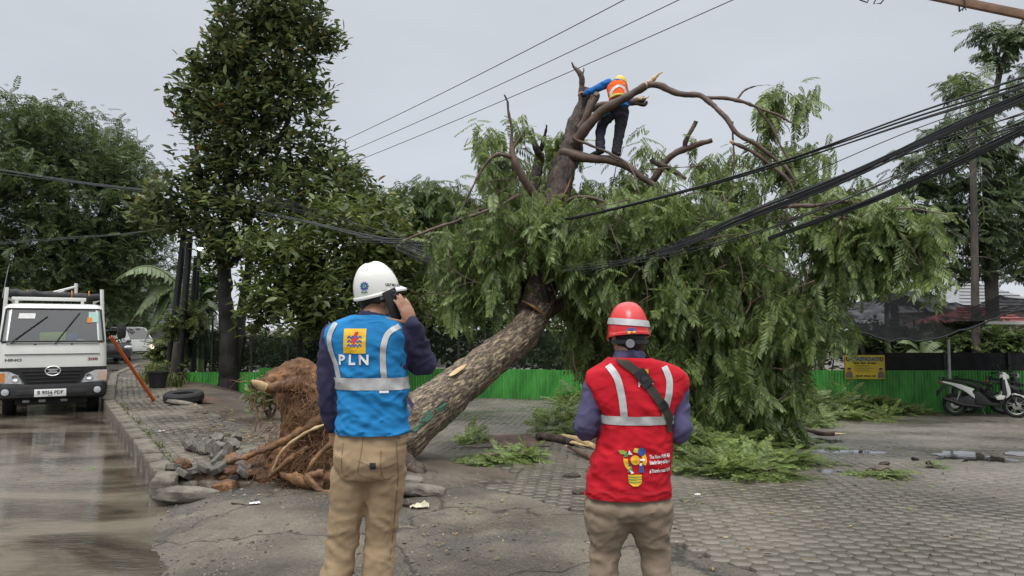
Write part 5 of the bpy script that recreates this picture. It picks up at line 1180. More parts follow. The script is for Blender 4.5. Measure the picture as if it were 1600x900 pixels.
for an in (aL, aR): body.tube([an + Vector((0, -.03, -.045)), an + Vector((0, .06, -.05)), an + Vector((0, .15, -.062))], [.045, .042, .026], 10, round_caps=True)
put('body', voxel(body, .0066, 4, 'body'), M['skin'], RED); face_details(RED, Pf, Rf)
hm_ = MB(); hm_.ell(hc2 + Vector((.004, -.012, .02)), (.080, .088, .088), 18, 12); hm_.tube([hc2 - fr * .045 + Vector((.004, 0, .0)), hc2 - fr * .045 + Vector((.004, 0, -.050))], [.062, .044], 14, round_caps=True)
put('hair', voxel(hm_, .01, 4, 'hair'), M['hair'], RED)
sh = MB(); sh.rings(torso_rings(interp_secs([(.74, .0, 0, .190, .128), (.85, .0, 0, .175, .122), (1.0, .015, 0, .158, .112), (1.15, .02, 0, .160, .114), (1.24, .02, .01, .165, .105), (1.30, .02, .015, .145, .085), (1.36, .01, .012, .09, .065)], 18), 28, 2.3))
tubes(sh, [([sL, sL.lerp(eL, .5), eL, eL.lerp(wL, .5), wL], [.058, .058, .057, .055, .052, .048, .043]), ([sR, sR.lerp(eR, .5), eR, eR.lerp(wR, .5), wR], [.058, .058, .057, .055, .052, .048, .043])])
sh.tube([Vector((.004, .012, qz(578))), Vector((0, .008, qz(564))), Vector((0, .010, qz(548)))], [.080, .076, .072], 22)
me = voxel(sh, .010, 3, 'shirt'); f1, f2 = fold(.005, 10, 10, 12, 31), crease(.007, 7, 7, 31); displace(me, lambda c: f1(c) + f2(c)); put('shirt', me, M['purple'], RED)
TR = trousers('trousers', interp_secs([(hL.z - .01, -.01, 0, .175, .118), (hL.z + .05, -.01, -.01, .208, .140), (qz(772), -.01, 0, .196, .132), (qz(760), -.005, 0, .175, .120)], 8), hL, kL, aL, hR, kR, aR, [.116, .106, .088, .076, .070, .064, .062], 'khaki', RED, 17, .007)
for anv in (aL, aR):
    s_ = MB(); s_.tube([anv + Vector((0, -.045, -.045)), anv + Vector((0, .06, -.045)), anv + Vector((0, .18, -.060))], [.052, .052, .032], 14, round_caps=True); put('shoe', voxel(s_, .012, 2, 'shoe'), M['black'], RED)
VS = [(qz(769), -.012, 0, .193, .146), (qz(752), -.010, 0, .193, .145), (qz(720), .0, 0, .186, .140), (qz(690), .018, 0, .172, .134), (qz(655), .030, 0, .166, .130), (qz(632), .034, 0, .192, .134), (qz(612), .034, 0, .226, .130), (qz(598), .034, 0, .242, .122), (qz(587), .033, 0, .238, .114), (qz(578), .030, 0, .214, .108), (qz(570), .022, 0, .165, .102), (qz(563), .008, .002, .118, .096), (qz(559.5), .004, .004, .100, .086)]
def qx(px): return (px - 800) / F * 3.49 - rl.x
def qz(py): return z1 + (515 - py) / F * 3.49
VR = vest('vest', VS, 'red', RED, 21, .011, 64, 66, 2.5, 5); rsk = Skin(VR.data)
V = []; mb = MB(); n = 64
for zz in np.linspace(qz(663.5), qz(650), 4):
    for j in range(n):
        a = 2 * PI * j / n; d = Vector((math.cos(a), math.sin(a), 0)); V.append(rsk.hit(Vector((.03, 0, zz)) + d * .5, -d, .003))
mb.add(V, [(i * n + j, i * n + (j + 1) % n, (i + 1) * n + (j + 1) % n, (i + 1) * n + j) for i in range(3) for j in range(n)]); mb.build('reflective_band', M['silver'], VR)
for pts in ([(qx(952), qz(571)), (qx(964), qz(590)), (qx(970), qz(615)), (qx(973), qz(638)), (qx(974), qz(652))], [(qx(1040), qz(573)), (qx(1046), qz(592)), (qx(1045), qz(612)), (qx(1041), qz(632)), (qx(1038), qz(652))]):
    lay(rsk, [ribbon(pts, .032)], B0, BD, .0035).build('reflective_strip', M['silver'], VR)
lay(rsk, [rect(qx(999), qz(596), qx(1013.5), qz(577), 5, 5)], B0, BD, .003).build('emblem_square', M['ink_yellow'], VR, smooth=0)
k = 1 / 325
lay(rsk, [pgon((qx(1006), qz(581)), (qx(1009), qz(581)), (qx(1007), qz(587)), (qx(1010), qz(587)), (qx(1004), qz(594)), (qx(1005), qz(589)), (qx(1002), qz(589)))], B0, BD, .0045).build('emblem_bolt', M['ink_red'], VR, smooth=0)
lay(rsk, [mv(text2d('P L N', .030, .001), qx(1009), qz(604))], B0, BD, .003).build('lettering', M['ink_white'], VR, smooth=0)
# back print: a light bulb made of small coloured pieces, three lines of text
u0, v0 = qx(990), qz(716)
lay_each(rsk, [disc(u0, v0, 17.5 * k, 26, -.5, PI * .52, 11 * k), disc(u0, v0, 17.5 * k, 14, PI * .95, PI * 1.35, 11 * k), disc(u0, v0, 7 * k, 20), pgon((u0 - 11 * k, v0 - 21 * k), (u0 + 9 * k, v0 - 21 * k), (u0 + 9 * k, v0 - 33 * k), (u0 + 4 * k, v0 - 37.5 * k), (u0 - 4 * k, v0 - 37.5 * k), (u0 - 10 * k, v0 - 33 * k))], B0, BD, .003, 'bulb_print', M['ink_yellow'], VR)
lay_each(rsk, [ribbon([(u0 - 11 * k, v0 - (24 + 3.6 * i) * k), (u0 - 1 * k, v0 - (24.8 + 3.6 * i) * k), (u0 + 9 * k, v0 - (24 + 3.6 * i) * k)], 1.1 * k) for i in range(3)] + [pgon((u0 - 18 * k, v0 + 4 * k), (u0 - 12 * k, v0 + 5 * k), (u0 - 9 * k, v0 + 9 * k), (u0 - 14 * k, v0 + 10 * k)), pgon((u0 - 12 * k, v0 - 17 * k), (u0 - 4 * k, v0 - 17 * k), (u0 - 6 * k, v0 - 9 * k))], B0, BD, .0045, 'green_print', M['ink_green'], VR)
lay_each(rsk, [pgon((u0 - 25 * k, v0 + 14 * k), (u0 - 22 * k, v0 + 9 * k), (u0 - 15 * k, v0 + 8 * k), (u0 - 12 * k, v0 + 12 * k), (u0 - 18 * k, v0 + 15 * k)), pgon((u0 - 3 * k, v0 + 12 * k), (u0 + 1 * k, v0 + 11 * k), (u0 - 1 * k, v0 + 18 * k))], B0, BD, .0045, 'leaf_print', flat('ink_lime', (.30, .42, .08)), VR)
lay_each(rsk, [disc(u0 + 10 * k, v0 + 12 * k, 6 * k, 16), pgon((u0 + 5 * k, v0 - 18 * k), (u0 + 13 * k, v0 - 18 * k), (u0 + 11 * k, v0 - 7 * k), (u0 + 6 * k, v0 - 8 * k)), pgon((u0 - 11 * k, v0 - 9 * k), (u0 - 6 * k, v0 - 9 * k), (u0 - 7 * k, v0 - 3 * k))], B0, BD, .0045, 'blue_print', M['ink_blue'], VR)
lay_each(rsk, [pgon((u0 - 11 * k, v0 + 8 * k), (u0 - 4 * k, v0 + 8 * k), (u0 - 9 * k, v0 + 15 * k)), pgon((u0 - 9 * k, v0 - 14 * k), (u0 - 6 * k, v0 - 20 * k), (u0 - 2 * k, v0 - 18 * k)), disc(u0 + 8 * k, v0 - 6 * k, 2.2 * k, 10), pgon((u0 + 7 * k, v0 - 1 * k), (u0 + 14 * k, v0 - 1 * k), (u0 + 14 * k, v0 + 2 * k), (u0 + 7 * k, v0 + 2 * k))], B0, BD, .005, 'white_print', M['ink_white'], VR)
lay_each(rsk, [disc(u0 + 1 * k, v0 + 0 * k, 2.4 * k, 10), pgon((u0 - 2 * k, v0 - 1 * k), (u0 + 1 * k, v0 - 4 * k), (u0 + 3 * k, v0 + 1 * k))], B0, BD, .006, 'red_print', M['ink_orange'], VR)
for s_, py, sz, sx_ in (('The New PLN 4.0', 713.5, .0235, .98), ('Unleashing Energy and Beyond', 722, .0235, .58), ('# Transformasi PLN', 735, .0225, .86)):
    V_, F_ = text2d(s_, sz, .0008, 'LEFT', 1.0); kk = .100 / max(u for u, v in V_)
    lay(rsk, [mv(([(u * kk, v + u * kk * .05) for u, v in V_], F_), qx(1012.5), qz(py + 1))], B0, BD, .005).build('lettering', M['ink_white'], VR, smooth=0)
# hem seams
V = []; mb = MB()
for zz in (qz(766.8), qz(766)):
    for j in range(n):
        a = 2 * PI * j / n; d = Vector((math.cos(a), math.sin(a), 0)); V.append(rsk.hit(Vector((-.01, 0, zz)) + d * .5, -d, .0012))
mb.add(V, [(j, (j + 1) % n, n + (j + 1) % n, n + j) for j in range(n)]); mb.build('hem_seam', flat('dark_red_thread', (.30, .005, .01)), VR)
# shoulder strap with buckles
spts = [(qx(966), qz(556)), (qx(978), qz(568)), (qx(1000), qz(585)), (qx(1018), qz(610)), (qx(1036), qz(635)), (qx(1047), qz(656)), (qx(1050), qz(675))]
ST = lay(rsk, [ribbon(spts, .040)], B0, BD, .008).build('shoulder_strap', M['strap'], RED)
ssk = rsk
lay(rsk, [ribbon([(qx(997), qz(579)), (qx(1014), qz(602))], .056)], B0, BD, .014).build('buckle', M['black'], ST)
lay(rsk, [ribbon([(qx(1003), qz(587)), (qx(1008), qz(594))], .030)], B0, BD, .019).build('clip', M['ink_dark'], ST)
lay(rsk, [ribbon([(qx(1031), qz(629)), (qx(1038), qz(638))], .046)], B0, BD, .013).build('slider', M['black'], ST)
hcen2 = hc2 + Vector((0, -.008, .016))
HR, RH2, CH2, PH2 = helmet('helmet', hcen2, 'helmet_red', RED, fr, .098, .112, .158, .004, .012, 0, rad(-8))
rhk = Skin(HR.data)
def head_ring(name, skin, cen, zf, w_, mat, parent, off):
    V = []; mb = MB(); n = 60
    for dz in np.linspace(-w_ / 2, w_ / 2, 4):
        for j in range(n):
            a = 2 * PI * j / n; d = Vector((math.cos(a), math.sin(a), 0)); zz = zf(a) + dz; V.append(skin.hit(cen + d * .4 + Vector((0, 0, zz)), -d, off))
    mb.add(V, [(i * n + j, i * n + (j + 1) % n, (i + 1) * n + (j + 1) % n, (i + 1) * n + j) for i in range(3) for j in range(n)]); return mb.build(name, M[mat], parent)
head_ring('reflective_band', rhk, hcen2, lambda a: .058 - .008 * math.cos(a), .030, 'silver', HR, .004)
lay(rhk, [ribbon([(qx(953), qz(514)), (qx(965), qz(523)), (qx(985), qz(529.5)), (qx(1005), qz(529)), (qx(1017), qz(522))], .006)], B0, BD, .003).build('rim_line', flat('pale_red', (.75, .12, .10)), HR)
u0, v0 = qx(989), qz(520)
lay(rhk, [disc(u0, v0, 8 * k, 18, .2, PI - .2, 4.5 * k), ribbon([(u0 - 9 * k, v0 - 5.6 * k), (u0, v0 - 6.4 * k), (u0 + 8 * k, v0 - 6 * k)], 1.6 * k)], B0, BD, .003).build('emblem_arc', M['ink_blue'], HR, smooth=0)
lay(rhk, [pgon((u0 - 6 * k, v0 - 3.5 * k), (u0 + 6 * k, v0 - 3.5 * k), (u0 + 2 * k, v0 + 4.5 * k), (u0 - 2 * k, v0 + 4.5 * k)), disc(u0 - 4 * k, v0 + .5 * k, 2.4 * k, 8), disc(u0 + 4 * k, v0 + .5 * k, 2.4 * k, 8)], B0, BD, .0036).build('emblem_heart', M['ink_yellow'], HR, smooth=0)
kn = MB(); kn.lathe([(.0, -.006), (.020, -.006), (.021, 0), (.017, .006), (0, .006)], 20, (0, 0, 0), 'Y'); kn.xf(Matrix.Translation(Vector((qx(987), -.088, qz(537))))); kn.build('adjuster_knob', pm('grey_knob', (.22, .22, .24), .5, var=.1), RED)
mb = MB(); mb.grid(lambda u, v: hc2 + Vector((math.cos(rad(-165 + 150 * u)) * .093, -.012 + math.sin(rad(-165 + 150 * u)) * .100, -.008 - .018 * v)), 16, 2); mb.build('head_band', M['black'], RED)
mb = MB()
mb.tube(crv([hc2 + Vector((-.086, .02, .03)), hc2 + Vector((-.082, .035, -.03)), hc2 + Vector((-.06, .05, -.09))], 4), .006, 6, flat=.4); mb.build('chin_strap', M['black'], RED)

# ---- the climber up in the tree
ft_ = at(958, 246, 12.45); CL = thing('person', 'worker in orange vest and yellow helmet standing on a branch of the fallen tree', 'person', ft_)
def P3(px, py, dy=0.): return Vector(((px - 958) / 94.8, dy, (246 - py) / 94.8))
fcl = Vector((.45, .85, -.35)); chd = P3(972, 124, .22)
body = MB(); Pf, Rf = head(body, chd, (.5, .86, 0), .98)
body.tube([chd + Vector((0, -.03, -.03)), P3(966, 134, .12)], [.056, .075], 14, round_caps=True)
pel = P3(967, 163, -.05); che = P3(966, 132, .06)
def bodyt(mb, o, k_):
    for a, b_, ra, rb_ in ((pel, pel.lerp(che, .5), .145, .14), (pel.lerp(che, .5), che, .14, .165)):
        mb.tube([a, a.lerp(b_, .5), b_], [ra * k_, (ra + rb_) / 2 * k_, rb_ * k_], 18, round_caps=True, flat=.72)
bodyt(body, 0, .92)
csL, ceL, cwL = P3(953, 124, .08), P3(936, 131, .12), P3(917, 138, .16); csR, ceR, cwR = P3(978, 133, .14), P3(984, 148, .3), P3(972, 150, .45)
chL, ckL, caL = P3(958, 170, -.02), P3(941, 196, .12), P3(938, 232, .02); chR, ckR, caR = P3(973, 172, -.02), P3(969, 205, .04), P3(963, 237, .02)
tubes(body, [([csL, ceL, cwL], [.045, .038, .030]), ([csR, ceR, cwR], [.045, .038, .030]), ([chL, ckL, caL], [.07, .05, .042]), ([chR, ckR, caR], [.07, .05, .042])])
hand(body, cwL, (-.9, .1, -.3), (-.2, .3, -1), (.1, .9, .1), (.8, .8, .85, .9, .5)); hand(body, cwR, (-.5, .8, -.1), (0, .1, -1), (.8, .5, 0), (.7, .75, .8, .85, .5))
for an in (caL, caR): body.tube([an + Vector((.02, -.02, -.045)), an + Vector((-.05, .03, -.06)), an + Vector((-.12, .09, -.07))], [.04, .04, .026], 10, round_caps=True)
put('body', voxel(body, .0085, 3, 'body'), M['skin'], CL); face_details(CL, Pf, Rf, .98)
hm_ = MB().ell(chd + Vector((0, -.012, .005)), (.084, .092, .09), 14, 10).ell(chd + Vector((-.01, -.05, -.04)), (.06, .05, .06), 12, 8); put('hair', voxel(hm_, .012, 3, 'hair'), M['hair'], CL)
sh = MB(); bodyt(sh, 0, 1.0); tubes(sh, [([csL, ceL, cwL], [.070, .066, .055, .045]), ([csR, ceR, cwR], [.070, .062, .05])]); sh.tube([pel + Vector((0, 0, .02)), pel + Vector((.01, -.01, -.06))], [.155, .165], 18, flat=.78)
me = voxel(sh, .013, 2, 'shirt'); displace(me, fold(.012, 8, 8, 10, 51)); put('shirt', me, M['skyblue'], CL)
tb = MB(); tb.tube([pel + Vector((0, 0, .0)), pel + Vector((0, 0, -.09))], [.15, .155], 18, flat=.8, round_caps=True); tubes(tb, [([chL, ckL, caL], [.112, .10, .086, .078, .075]), ([chR, ckR, caR], [.112, .10, .086, .078, .075])])
me = voxel(tb, .013, 3, 'trousers'); displace(me, fold(.014, 7, 7, 9, 61)); put('trousers', me, M['charcoal'], CL)
vm = MB()
vm.tube([pel + Vector((0, -.0, .07)), pel.lerp(che, .4), che + Vector((0, 0, -.02)), che + Vector((.01, .04, .06)), che + Vector((.01, .07, .10))], [.162, .160, .178, .15, .09], 24, flat=.80)
me = voxel(vm, .013, 3, 'vest'); displace(me, fold(.008, 8, 8, 10, 71)); VC = put('vest', me, M['orange'], CL); csk = Skin(me)
C0 = lambda u, v: (u, -.8, v)
def cpx(px, py): return ((px - 958) / 94.8, (246 - py) / 94.8)
lay(csk, [ribbon([cpx(953, 150), cpx(956, 141), cpx(965, 134), cpx(975, 137), cpx(978, 148)], .045)], C0, BD, .006).build('reflective_strip', M['silver'], VC)
lay(csk, [ribbon([cpx(953, 152), cpx(965, 149), cpx(980, 150)], .03)], C0, BD, .007).build('reflective_strip', flat('lime_tape', (.5, .6, .08)), VC)
helmet('helmet', chd + Vector((.01, .0, .045)), 'helmet_yellow', CL, (.6, .8, 0), .108, .124, .125, .010, .04, .004, rad(-22))
for an in (caL, caR):
    s_ = MB(); s_.tube([an + Vector((.03, -.03, -.04)), an + Vector((-.05, .03, -.06)), an + Vector((-.14, .10, -.075))], [.05, .05, .034], 12, round_caps=True); s_.tube([an + Vector((0, 0, .08)), an + Vector((0, 0, -.03))], [.055, .05], 12, round_caps=True); put('boot', voxel(s_, .014, 2, 'boot'), M['black'], CL)
gl = MB(); gl.ell(cwL + Vector((-.04, .01, -.02)), (.06, .05, .05), 10, 8); put('glove', voxel(gl, .014, 2, 'glove'), M['ink_dark'], CL)
lay(Skin(CL.children[[c.name.split('.')[0] for c in CL.children].index('trousers')].data), [ribbon([cpx(938, 182), cpx(946, 178), cpx(952, 176)], .05)], C0, BD, .006).build('knee_patch', M['ink_sky'], CL)

# moss and paint stains on the leaning trunk, shaped to its bark
trk = [c for c in FT.children if c.name.split('.')[0] == 'trunk'][0]; tkS = Skin(trk.data); oT = Vector((0, 0, CAMZ)) - wm(FT).translation
for k, (cx, cy, rx_, ry_) in enumerate(((672, 650, 15, 8), (690, 637, 9, 6), (652, 668, 10, 5), (700, 660, 6, 4))):
    V = [(cx, cy)]; n_ = 22
    for j in range(n_):
        a = 2 * PI * j / n_; r = 1 + .8 * noise.noise((math.cos(a) * 2 + k, math.sin(a) * 2, k)); V.append((cx + rx_ * r * math.cos(a) - ry_ * .3 * math.sin(a), cy + ry_ * r * math.sin(a) - rx_ * .5 * math.cos(a)))
    lay(tkS, [(V, [(0, 1 + j, 1 + (j + 1) % n_) for j in range(n_)])], lambda u, v: oT, lambda u, v: ray(u, v).normalized(), .006).build('moss_patch', M['moss'], trk)
# ------------------------------------------------------------------ vehicles
M['paint_white'] = pm('white_vehicle_paint', (.66, .66, .63), .3, var=.06, scale=2.5, coat=.5)
M['paint_grey'] = pm('dark_grey_vehicle_paint', (.045, .047, .052), .25, var=.1, coat=.8)
M['bumper'] = pm('black_bumper_plastic', (.014, .014, .015), .5, var=.25, bump=.1, bscale=200)
M['tyre'] = pm('tyre_rubber', (.011, .011, .011), .75, var=.3, bump=.4, bscale=60)
M['rim'] = pm('steel_rim', (.35, .35, .35), .4, var=.15, metal=.7)
M['glass'] = glassmat('windscreen_glass', (.50, .56, .54), .09)
M['darkglass'] = glassmat('tinted_glass', (.10, .11, .11), .05)
M['inside'] = pm('cab_interior', (.03, .03, .032), .8, var=.3)
M['chrome'] = pm('chrome', (.65, .65, .66), .15, var=.05, metal=1)
M['lamp'] = pm('lamp_lens', (.50, .52, .54), .08, var=.2, scale=25, coat=1)
M['amber'] = pm('amber_lens', (.65, .22, .03), .15, var=.1, coat=1)
M['redlens'] = pm('red_lens', (.35, .01, .01), .15, var=.1, coat=1)
M['tarp'] = pm('black_tarp', (.015, .014, .015), .6, var=.4, bump=.8, bscale=12, bdist=.02)
M['steel'] = pm('galvanised_steel', (.33, .34, .35), .45, var=.15, metal=.4)
M['orange_pole'] = pm('orange_fibreglass', (.55, .11, .02), .45, var=.12)

def rrect(hw, yf, yb, z, r=.12, n=3):
    o = []
    for cx, cy, a0 in ((-hw + r, yf + r, PI), (hw - r, yf + r, 1.5 * PI), (hw - r, yb - r, 0), (-hw + r, yb - r, .5 * PI)):
        for k in range(n): a = a0 + PI / 2 * k / (n - 1); o.append((cx + r * math.cos(a), cy + r * math.sin(a), z))
    return o
def wheel(parent, c, r, w_, spokes=6, name='wheel'):
    # c: hub centre; axle along local x
    t = MB().lathe([(r * .60, -w_ * .46), (r * .90, -w_ * .5), (r * .985, -w_ * .36), (r, -w_ * .1), (r, w_ * .1), (r * .985, w_ * .36), (r * .90, w_ * .5), (r * .60, w_ * .46)], 30, c, 'X', closed=True).build(name, M['tyre'], parent)
    rm = MB().lathe([(r * .61, -w_ * .4), (r * .56, -w_ * .38), (r * .50, -w_ * .2), (r * .2, -w_ * .24), (.001, -w_ * .26)], 20, c, 'X').lathe([(r * .61, w_ * .4), (r * .56, w_ * .38), (r * .50, w_ * .2), (r * .2, w_ * .24), (.001, w_ * .26)], 20, c, 'X')
    c = Vector(c)
    for sg in (-1, 1):
        for k in range(spokes):
            a = 2 * PI * k / spokes; d = Vector((0, math.cos(a), math.sin(a))); rm.tube([c + Vector((sg * w_ * .27, 0, 0)) + d * r * .08, c + Vector((sg * w_ * .34, 0, 0)) + d * r * .54], [r * .075, r * .05], 5)
    rm.build('rim', M['rim'], t); return t
def quad(mb, a, b, c, d): mb.add([a, b, c, d], [(0, 1, 2, 3)])

# the white lorry, nose towards us
tb_ = at(82, 600, 14.5); ang = math.atan2(-tb_.x, tb_.y)
TRK = thing('truck', 'white cab-over utility truck parked facing us in the flooded road, rack on its roof', 'truck', (tb_.x, 14.5, -.10), ang)
rgs = [rrect(.88, .02, 1.62, .55, .10), rrect(.905, .0, 1.64, .62, .12), rrect(.91, -.01, 1.65, .93, .14), rrect(.905, .015, 1.65, 1.18, .15), rrect(.90, .05, 1.65, 1.38, .15), rrect(.895, .07, 1.65, 1.42, .15), rrect(.845, .27, 1.64, 2.05, .15), rrect(.83, .30, 1.63, 2.09, .16), rrect(.80, .38, 1.58, 2.13, .18), rrect(.72, .52, 1.5, 2.16, .2)]
cab = MB().rings(rgs, (True, True), skip={(5, 2), (5, 5), (5, 11)}); cab = cab.build('cab', M['paint_white'], TRK, smooth=50)
r0, r1 = rgs[5], rgs[6]
gm = MB(); quad(gm, Vector(r0[2]) + Vector((-.10, .012, .01)), Vector(r0[3]) + Vector((.10, .012, .01)), Vector(r1[3]) + Vector((.10, .014, -.01)), Vector(r1[2]) + Vector((-.10, .014, -.01))); gm.build('windscreen', M['glass'], cab)
for a, b_ in ((5, 6), (11, 0)):
    gm = MB(); o_ = Vector((-.012 if a == 5 else .012, 0, 0)); quad(gm, Vector(r0[a]) + o_, Vector(r0[b_ % 12]) + o_, Vector(r1[b_ % 12]) + o_, Vector(r1[a]) + o_); gm.build('side_window', M['darkglass'], cab)
fm = MB()          # black rubber round the windscreen, pillars
q0, q1, q2, q3 = [Vector(v) + Vector((0, -.012, 0)) for v in (r0[2], r0[3], r1[3], r1[2])]
fm.tube([q0 + Vector((-.09, .02, 0)), q1 + Vector((.09, .02, 0))], .022, 6); fm.tube([q3 + Vector((-.08, .02, 0)), q2 + Vector((.08, .02, 0))], .016, 6); fm.tube([q0 + Vector((-.10, .03, 0)), q3 + Vector((-.09, .03, 0))], .02, 6); fm.tube([q1 + Vector((.10, .03, 0)), q2 + Vector((.09, .03, 0))], .02, 6)
fm = fm.build('windscreen_frame', M['bumper'], cab); fm['kind'] = 'stuff'
im = MB(); im.box((0, .45, 1.33), (1.6, .62, .10), bev=.03); im = im.build('dashboard', M['inside'], TRK)
for x in (-.42, .05, .48):
    MB().box((x, 1.2, 1.35), (.44, .15, .75), bev=.06).box((x, 1.18, 1.82), (.26, .1, .2), bev=.04).build('seat', M['inside'], TRK)
sw = MB(); P_ = [Vector((.42 + .19 * math.cos(a), .62 + .09 * math.sin(a), 1.46 + .15 * math.sin(a))) for a in np.linspace(0, 2 * PI, 20)]; sw.tube(P_, .016, 6); sw.tube([(.42, .64, 1.46), (.42, .5, 1.36)], .03, 6); sw.build('steering_wheel', M['bumper'], TRK)
MB().box((0, 1.62, 1.55), (1.7, .03, 1.1)).build('rear_wall', M['inside'], TRK)
mt_ = [('paper', (-.70, .36, 1.42), (.22, .14, .05), 'white', 'heap of white papers at the left end of the truck dashboard'), ('folder', (-.02, .34, 1.50), (.44, .06, .20), 'ink_lime2', 'yellow green folder standing on the truck dashboard behind the windscreen'), ('cloth', (.30, .40, 1.47), (.20, .14, .20), 'ink_blue2', 'crumpled blue cloth on the truck dashboard'), ('paper', (.52, .36, 1.42), (.25, .12, .06), 'ink_sky2', 'pale blue papers at the right end of the truck dashboard')]
M['ink_lime2'] = flat('lime_plastic', (.42, .52, .10)); M['ink_blue2'] = flat('blue_cloth', (.03, .07, .26), .9); M['ink_sky2'] = flat('pale_blue_paper', (.35, .48, .52))
TM = wm(TRK)
for nm, c, d, mt2, lb in mt_:
    b_ = MB(); b_.box((0, 0, 0), d, Matrix.Rotation(random.uniform(-.15, .15), 3, 'Y'), bev=.02); me = b_.mesh(nm, 40)
    if nm != 'folder': displace(me, lambda c_: .02 * noise.noise(c_ * 12))
    o = put(nm, me, M[mt2]); o.matrix_basis = TM @ Matrix.Translation(c); tag(o, lb, nm)
def onglass(u, t, off=.0):       # point on the windscreen: u across in metres, t from its foot to its top
    a = Vector((u, .07, 1.42)).lerp(Vector((u * .94, .27, 2.05)), t); return a + Vector((0, -.95, .3)).normalized() * off
for (u0_, t0_, u1_, t1_, mt2, nm) in ((-.62, .70, -.34, .86, 'ink_white', 'sticker'), (.60, .60, .78, .92, 'ink_mint', 'sticker'), (.57, .58, .66, .74, 'ink_orange', 'sticker')):
    M.setdefault('ink_mint', flat('mint_paper', (.38, .60, .52))); mb = MB(); of = .004 if mt2 != 'ink_orange' else .007
    quad(mb, onglass(u0_, t0_, of), onglass(u1_, t0_, of), onglass(u1_ + .01, t1_, of), onglass(u0_ + .01, t1_, of)); mb.build(nm, M[mt2], cab, smooth=0)
for (u0_, t0_, u1_, t1_) in ((-.68, -.02, -.14, .76), (.03, -.04, .43, .88)):
    mb = MB(); a, b_ = onglass(u0_, t0_, .03), onglass(u1_, t1_, .012); mb.tube([a + Vector((0, -.01, -.03)), a, a.lerp(b_, .55), b_], [.016, .014, .009, .007], 6); c0, c1 = onglass(u0_ + (u1_ - u0_) * .35, t0_ + (t1_ - t0_) * .35, .01), b_ + Vector((.02, -.002, .01)); mb.tube([c0, c1], .009, 5); w_ = mb.build('wiper', M['bumper'], cab); w_['kind'] = 'stuff'
    w_.pop('kind', None)
for x in (-.30, .30): MB().ell((x, .045, 1.37), (.022, .015, .012), 8, 6).build('washer_nozzle', M['bumper'], cab)
# dark grille band with its slats
gp = [(-.90, .935), (.90, .935), (.905, .86), (.55, .80), (.43, .585), (-.43, .585), (-.55, .80), (-.905, .86)]
gr = MB(); gr.prism(gp, -.035, .06, 'Y'); gr = gr.build('grille', M['bumper'], TRK)
for zz, hw in ((.865, .5), (.80, .46), (.735, .43), (.665, .40)):
    MB().box((0, -.044, zz), (2 * hw, .03, .022), bev=.006).build('slat', M['bumper'], gr)
em = MB(); P_ = [Vector((.125 * math.cos(a), -.065, .865 + .088 * math.sin(a))) for a in np.linspace(0, 2 * PI, 30)]; em.tube(P_, .012, 6); em = em.build('emblem_ring', M['chrome'], TRK)
MB().prism([(-.11, .905), (.11, .905), (.055, .872), (-.055, .872)], -.066, -.056, 'Y').build('emblem_wedge', M['chrome'], em); MB().prism([(-.11, .825), (-.055, .858), (.055, .858), (.11, .825)], -.066, -.056, 'Y').build('emblem_wedge', M['chrome'], em)
def letters(s_, size, at_, mat, parent, name='lettering', bold=.001, sx_=1., depth=.004, ry=None):
    V, Fs = text2d(s_, size, bold, 'CENTER', sx_); mb = MB().add([Vector(at_) + Vector((u, 0, v)) for u, v in V], Fs); return mb.build(name, M[mat], parent, smooth=0, fix=False)
M['ink_grey'] = pm('chrome_letter', (.16, .16, .17), .3, var=.1, metal=.6); M['ink_maroon'] = flat('maroon_letter', (.18, .03, .03))
letters('HINO', .070, (-.64, -.002, 1.055), 'ink_grey', cab, sx_=1.5, bold=.003); letters('300', .078, (.66, -.002, 1.052), 'ink_maroon', cab, sx_=1.5, bold=.003)
for zz in (1.395, 1.185): MB().box((0, .008 if zz < 1.3 else .035, zz), (1.56, .03, .008)).build('panel_gap', M['bumper'], cab)
for sg in (-1, 1):
    hp = [(.49, .63), (.90, .66), (.915, .87), (.70, .865), (.55, .79)]
    hl = MB().prism([(sg * x, z) for x, z in hp], -.045, .08, 'Y').build('headlight', M['lamp'], TRK); MB().prism([(sg * x, z) for x, z in ((.76, .665), (.898, .672), (.912, .84), (.76, .835))], -.050, .05, 'Y').build('indicator', M['amber'] if sg < 0 else pm('clear_amber', (.55, .40, .30), .1, var=.1), hl)
    MB().lathe([(.06, 0), (.055, -.03), (.03, -.012), (.001, -.006)], 16, (sg * .60, -.045, .745), 'Y').build('reflector', M['chrome'], hl)
    fl = MB().lathe([(.062, .03), (.062, -.012), (.05, -.016), (.001, -.02)], 18, (sg * .75, -.06, .485), 'Y').build('fog_light', M['lamp'], TRK); MB().lathe([(.075, .02), (.075, -.01), (.06, -.014)], 18, (sg * .75, -.058, .485), 'Y').build('bezel', M['bumper'], fl)
bm_ = MB(); bm_.rings([rrect(.86, .0, .5, .33, .1), rrect(.92, -.055, .5, .38, .13), rrect(.93, -.06, .5, .56, .13), rrect(.91, -.03, .5, .625, .12)]); bm_ = bm_.build('bumper', M['bumper'], TRK, smooth=45)
MB().box((0, -.056, .47), (1.15, .03, .09), bev=.01).build('air_intake', M['inside'], bm_)
pl = MB().box((-.03, -.085, .455), (.52, .014, .142), bev=.004).build('number_plate', M['ink_white'], TRK); letters('B 9056 PDF', .092, (-.03, -.095, .432), 'ink_dark', pl, sx_=.95, bold=.002); letters('02.27', .032, (-.03, -.095, .395), 'ink_dark', pl)
MB().box((0, .6, .30), (1.2, .9, .16), bev=.03).build('axle_housing', M['inside'], TRK); MB().tube([(-.7, .7, .36), (.7, .7, .36)], .07, 8).build('axle', M['inside'], TRK)
for x in (-.42, -.16, .2): MB().box((x, .06, .30), (.12, .05, .06), bev=.015).build('tow_hook', M['steel'], TRK)
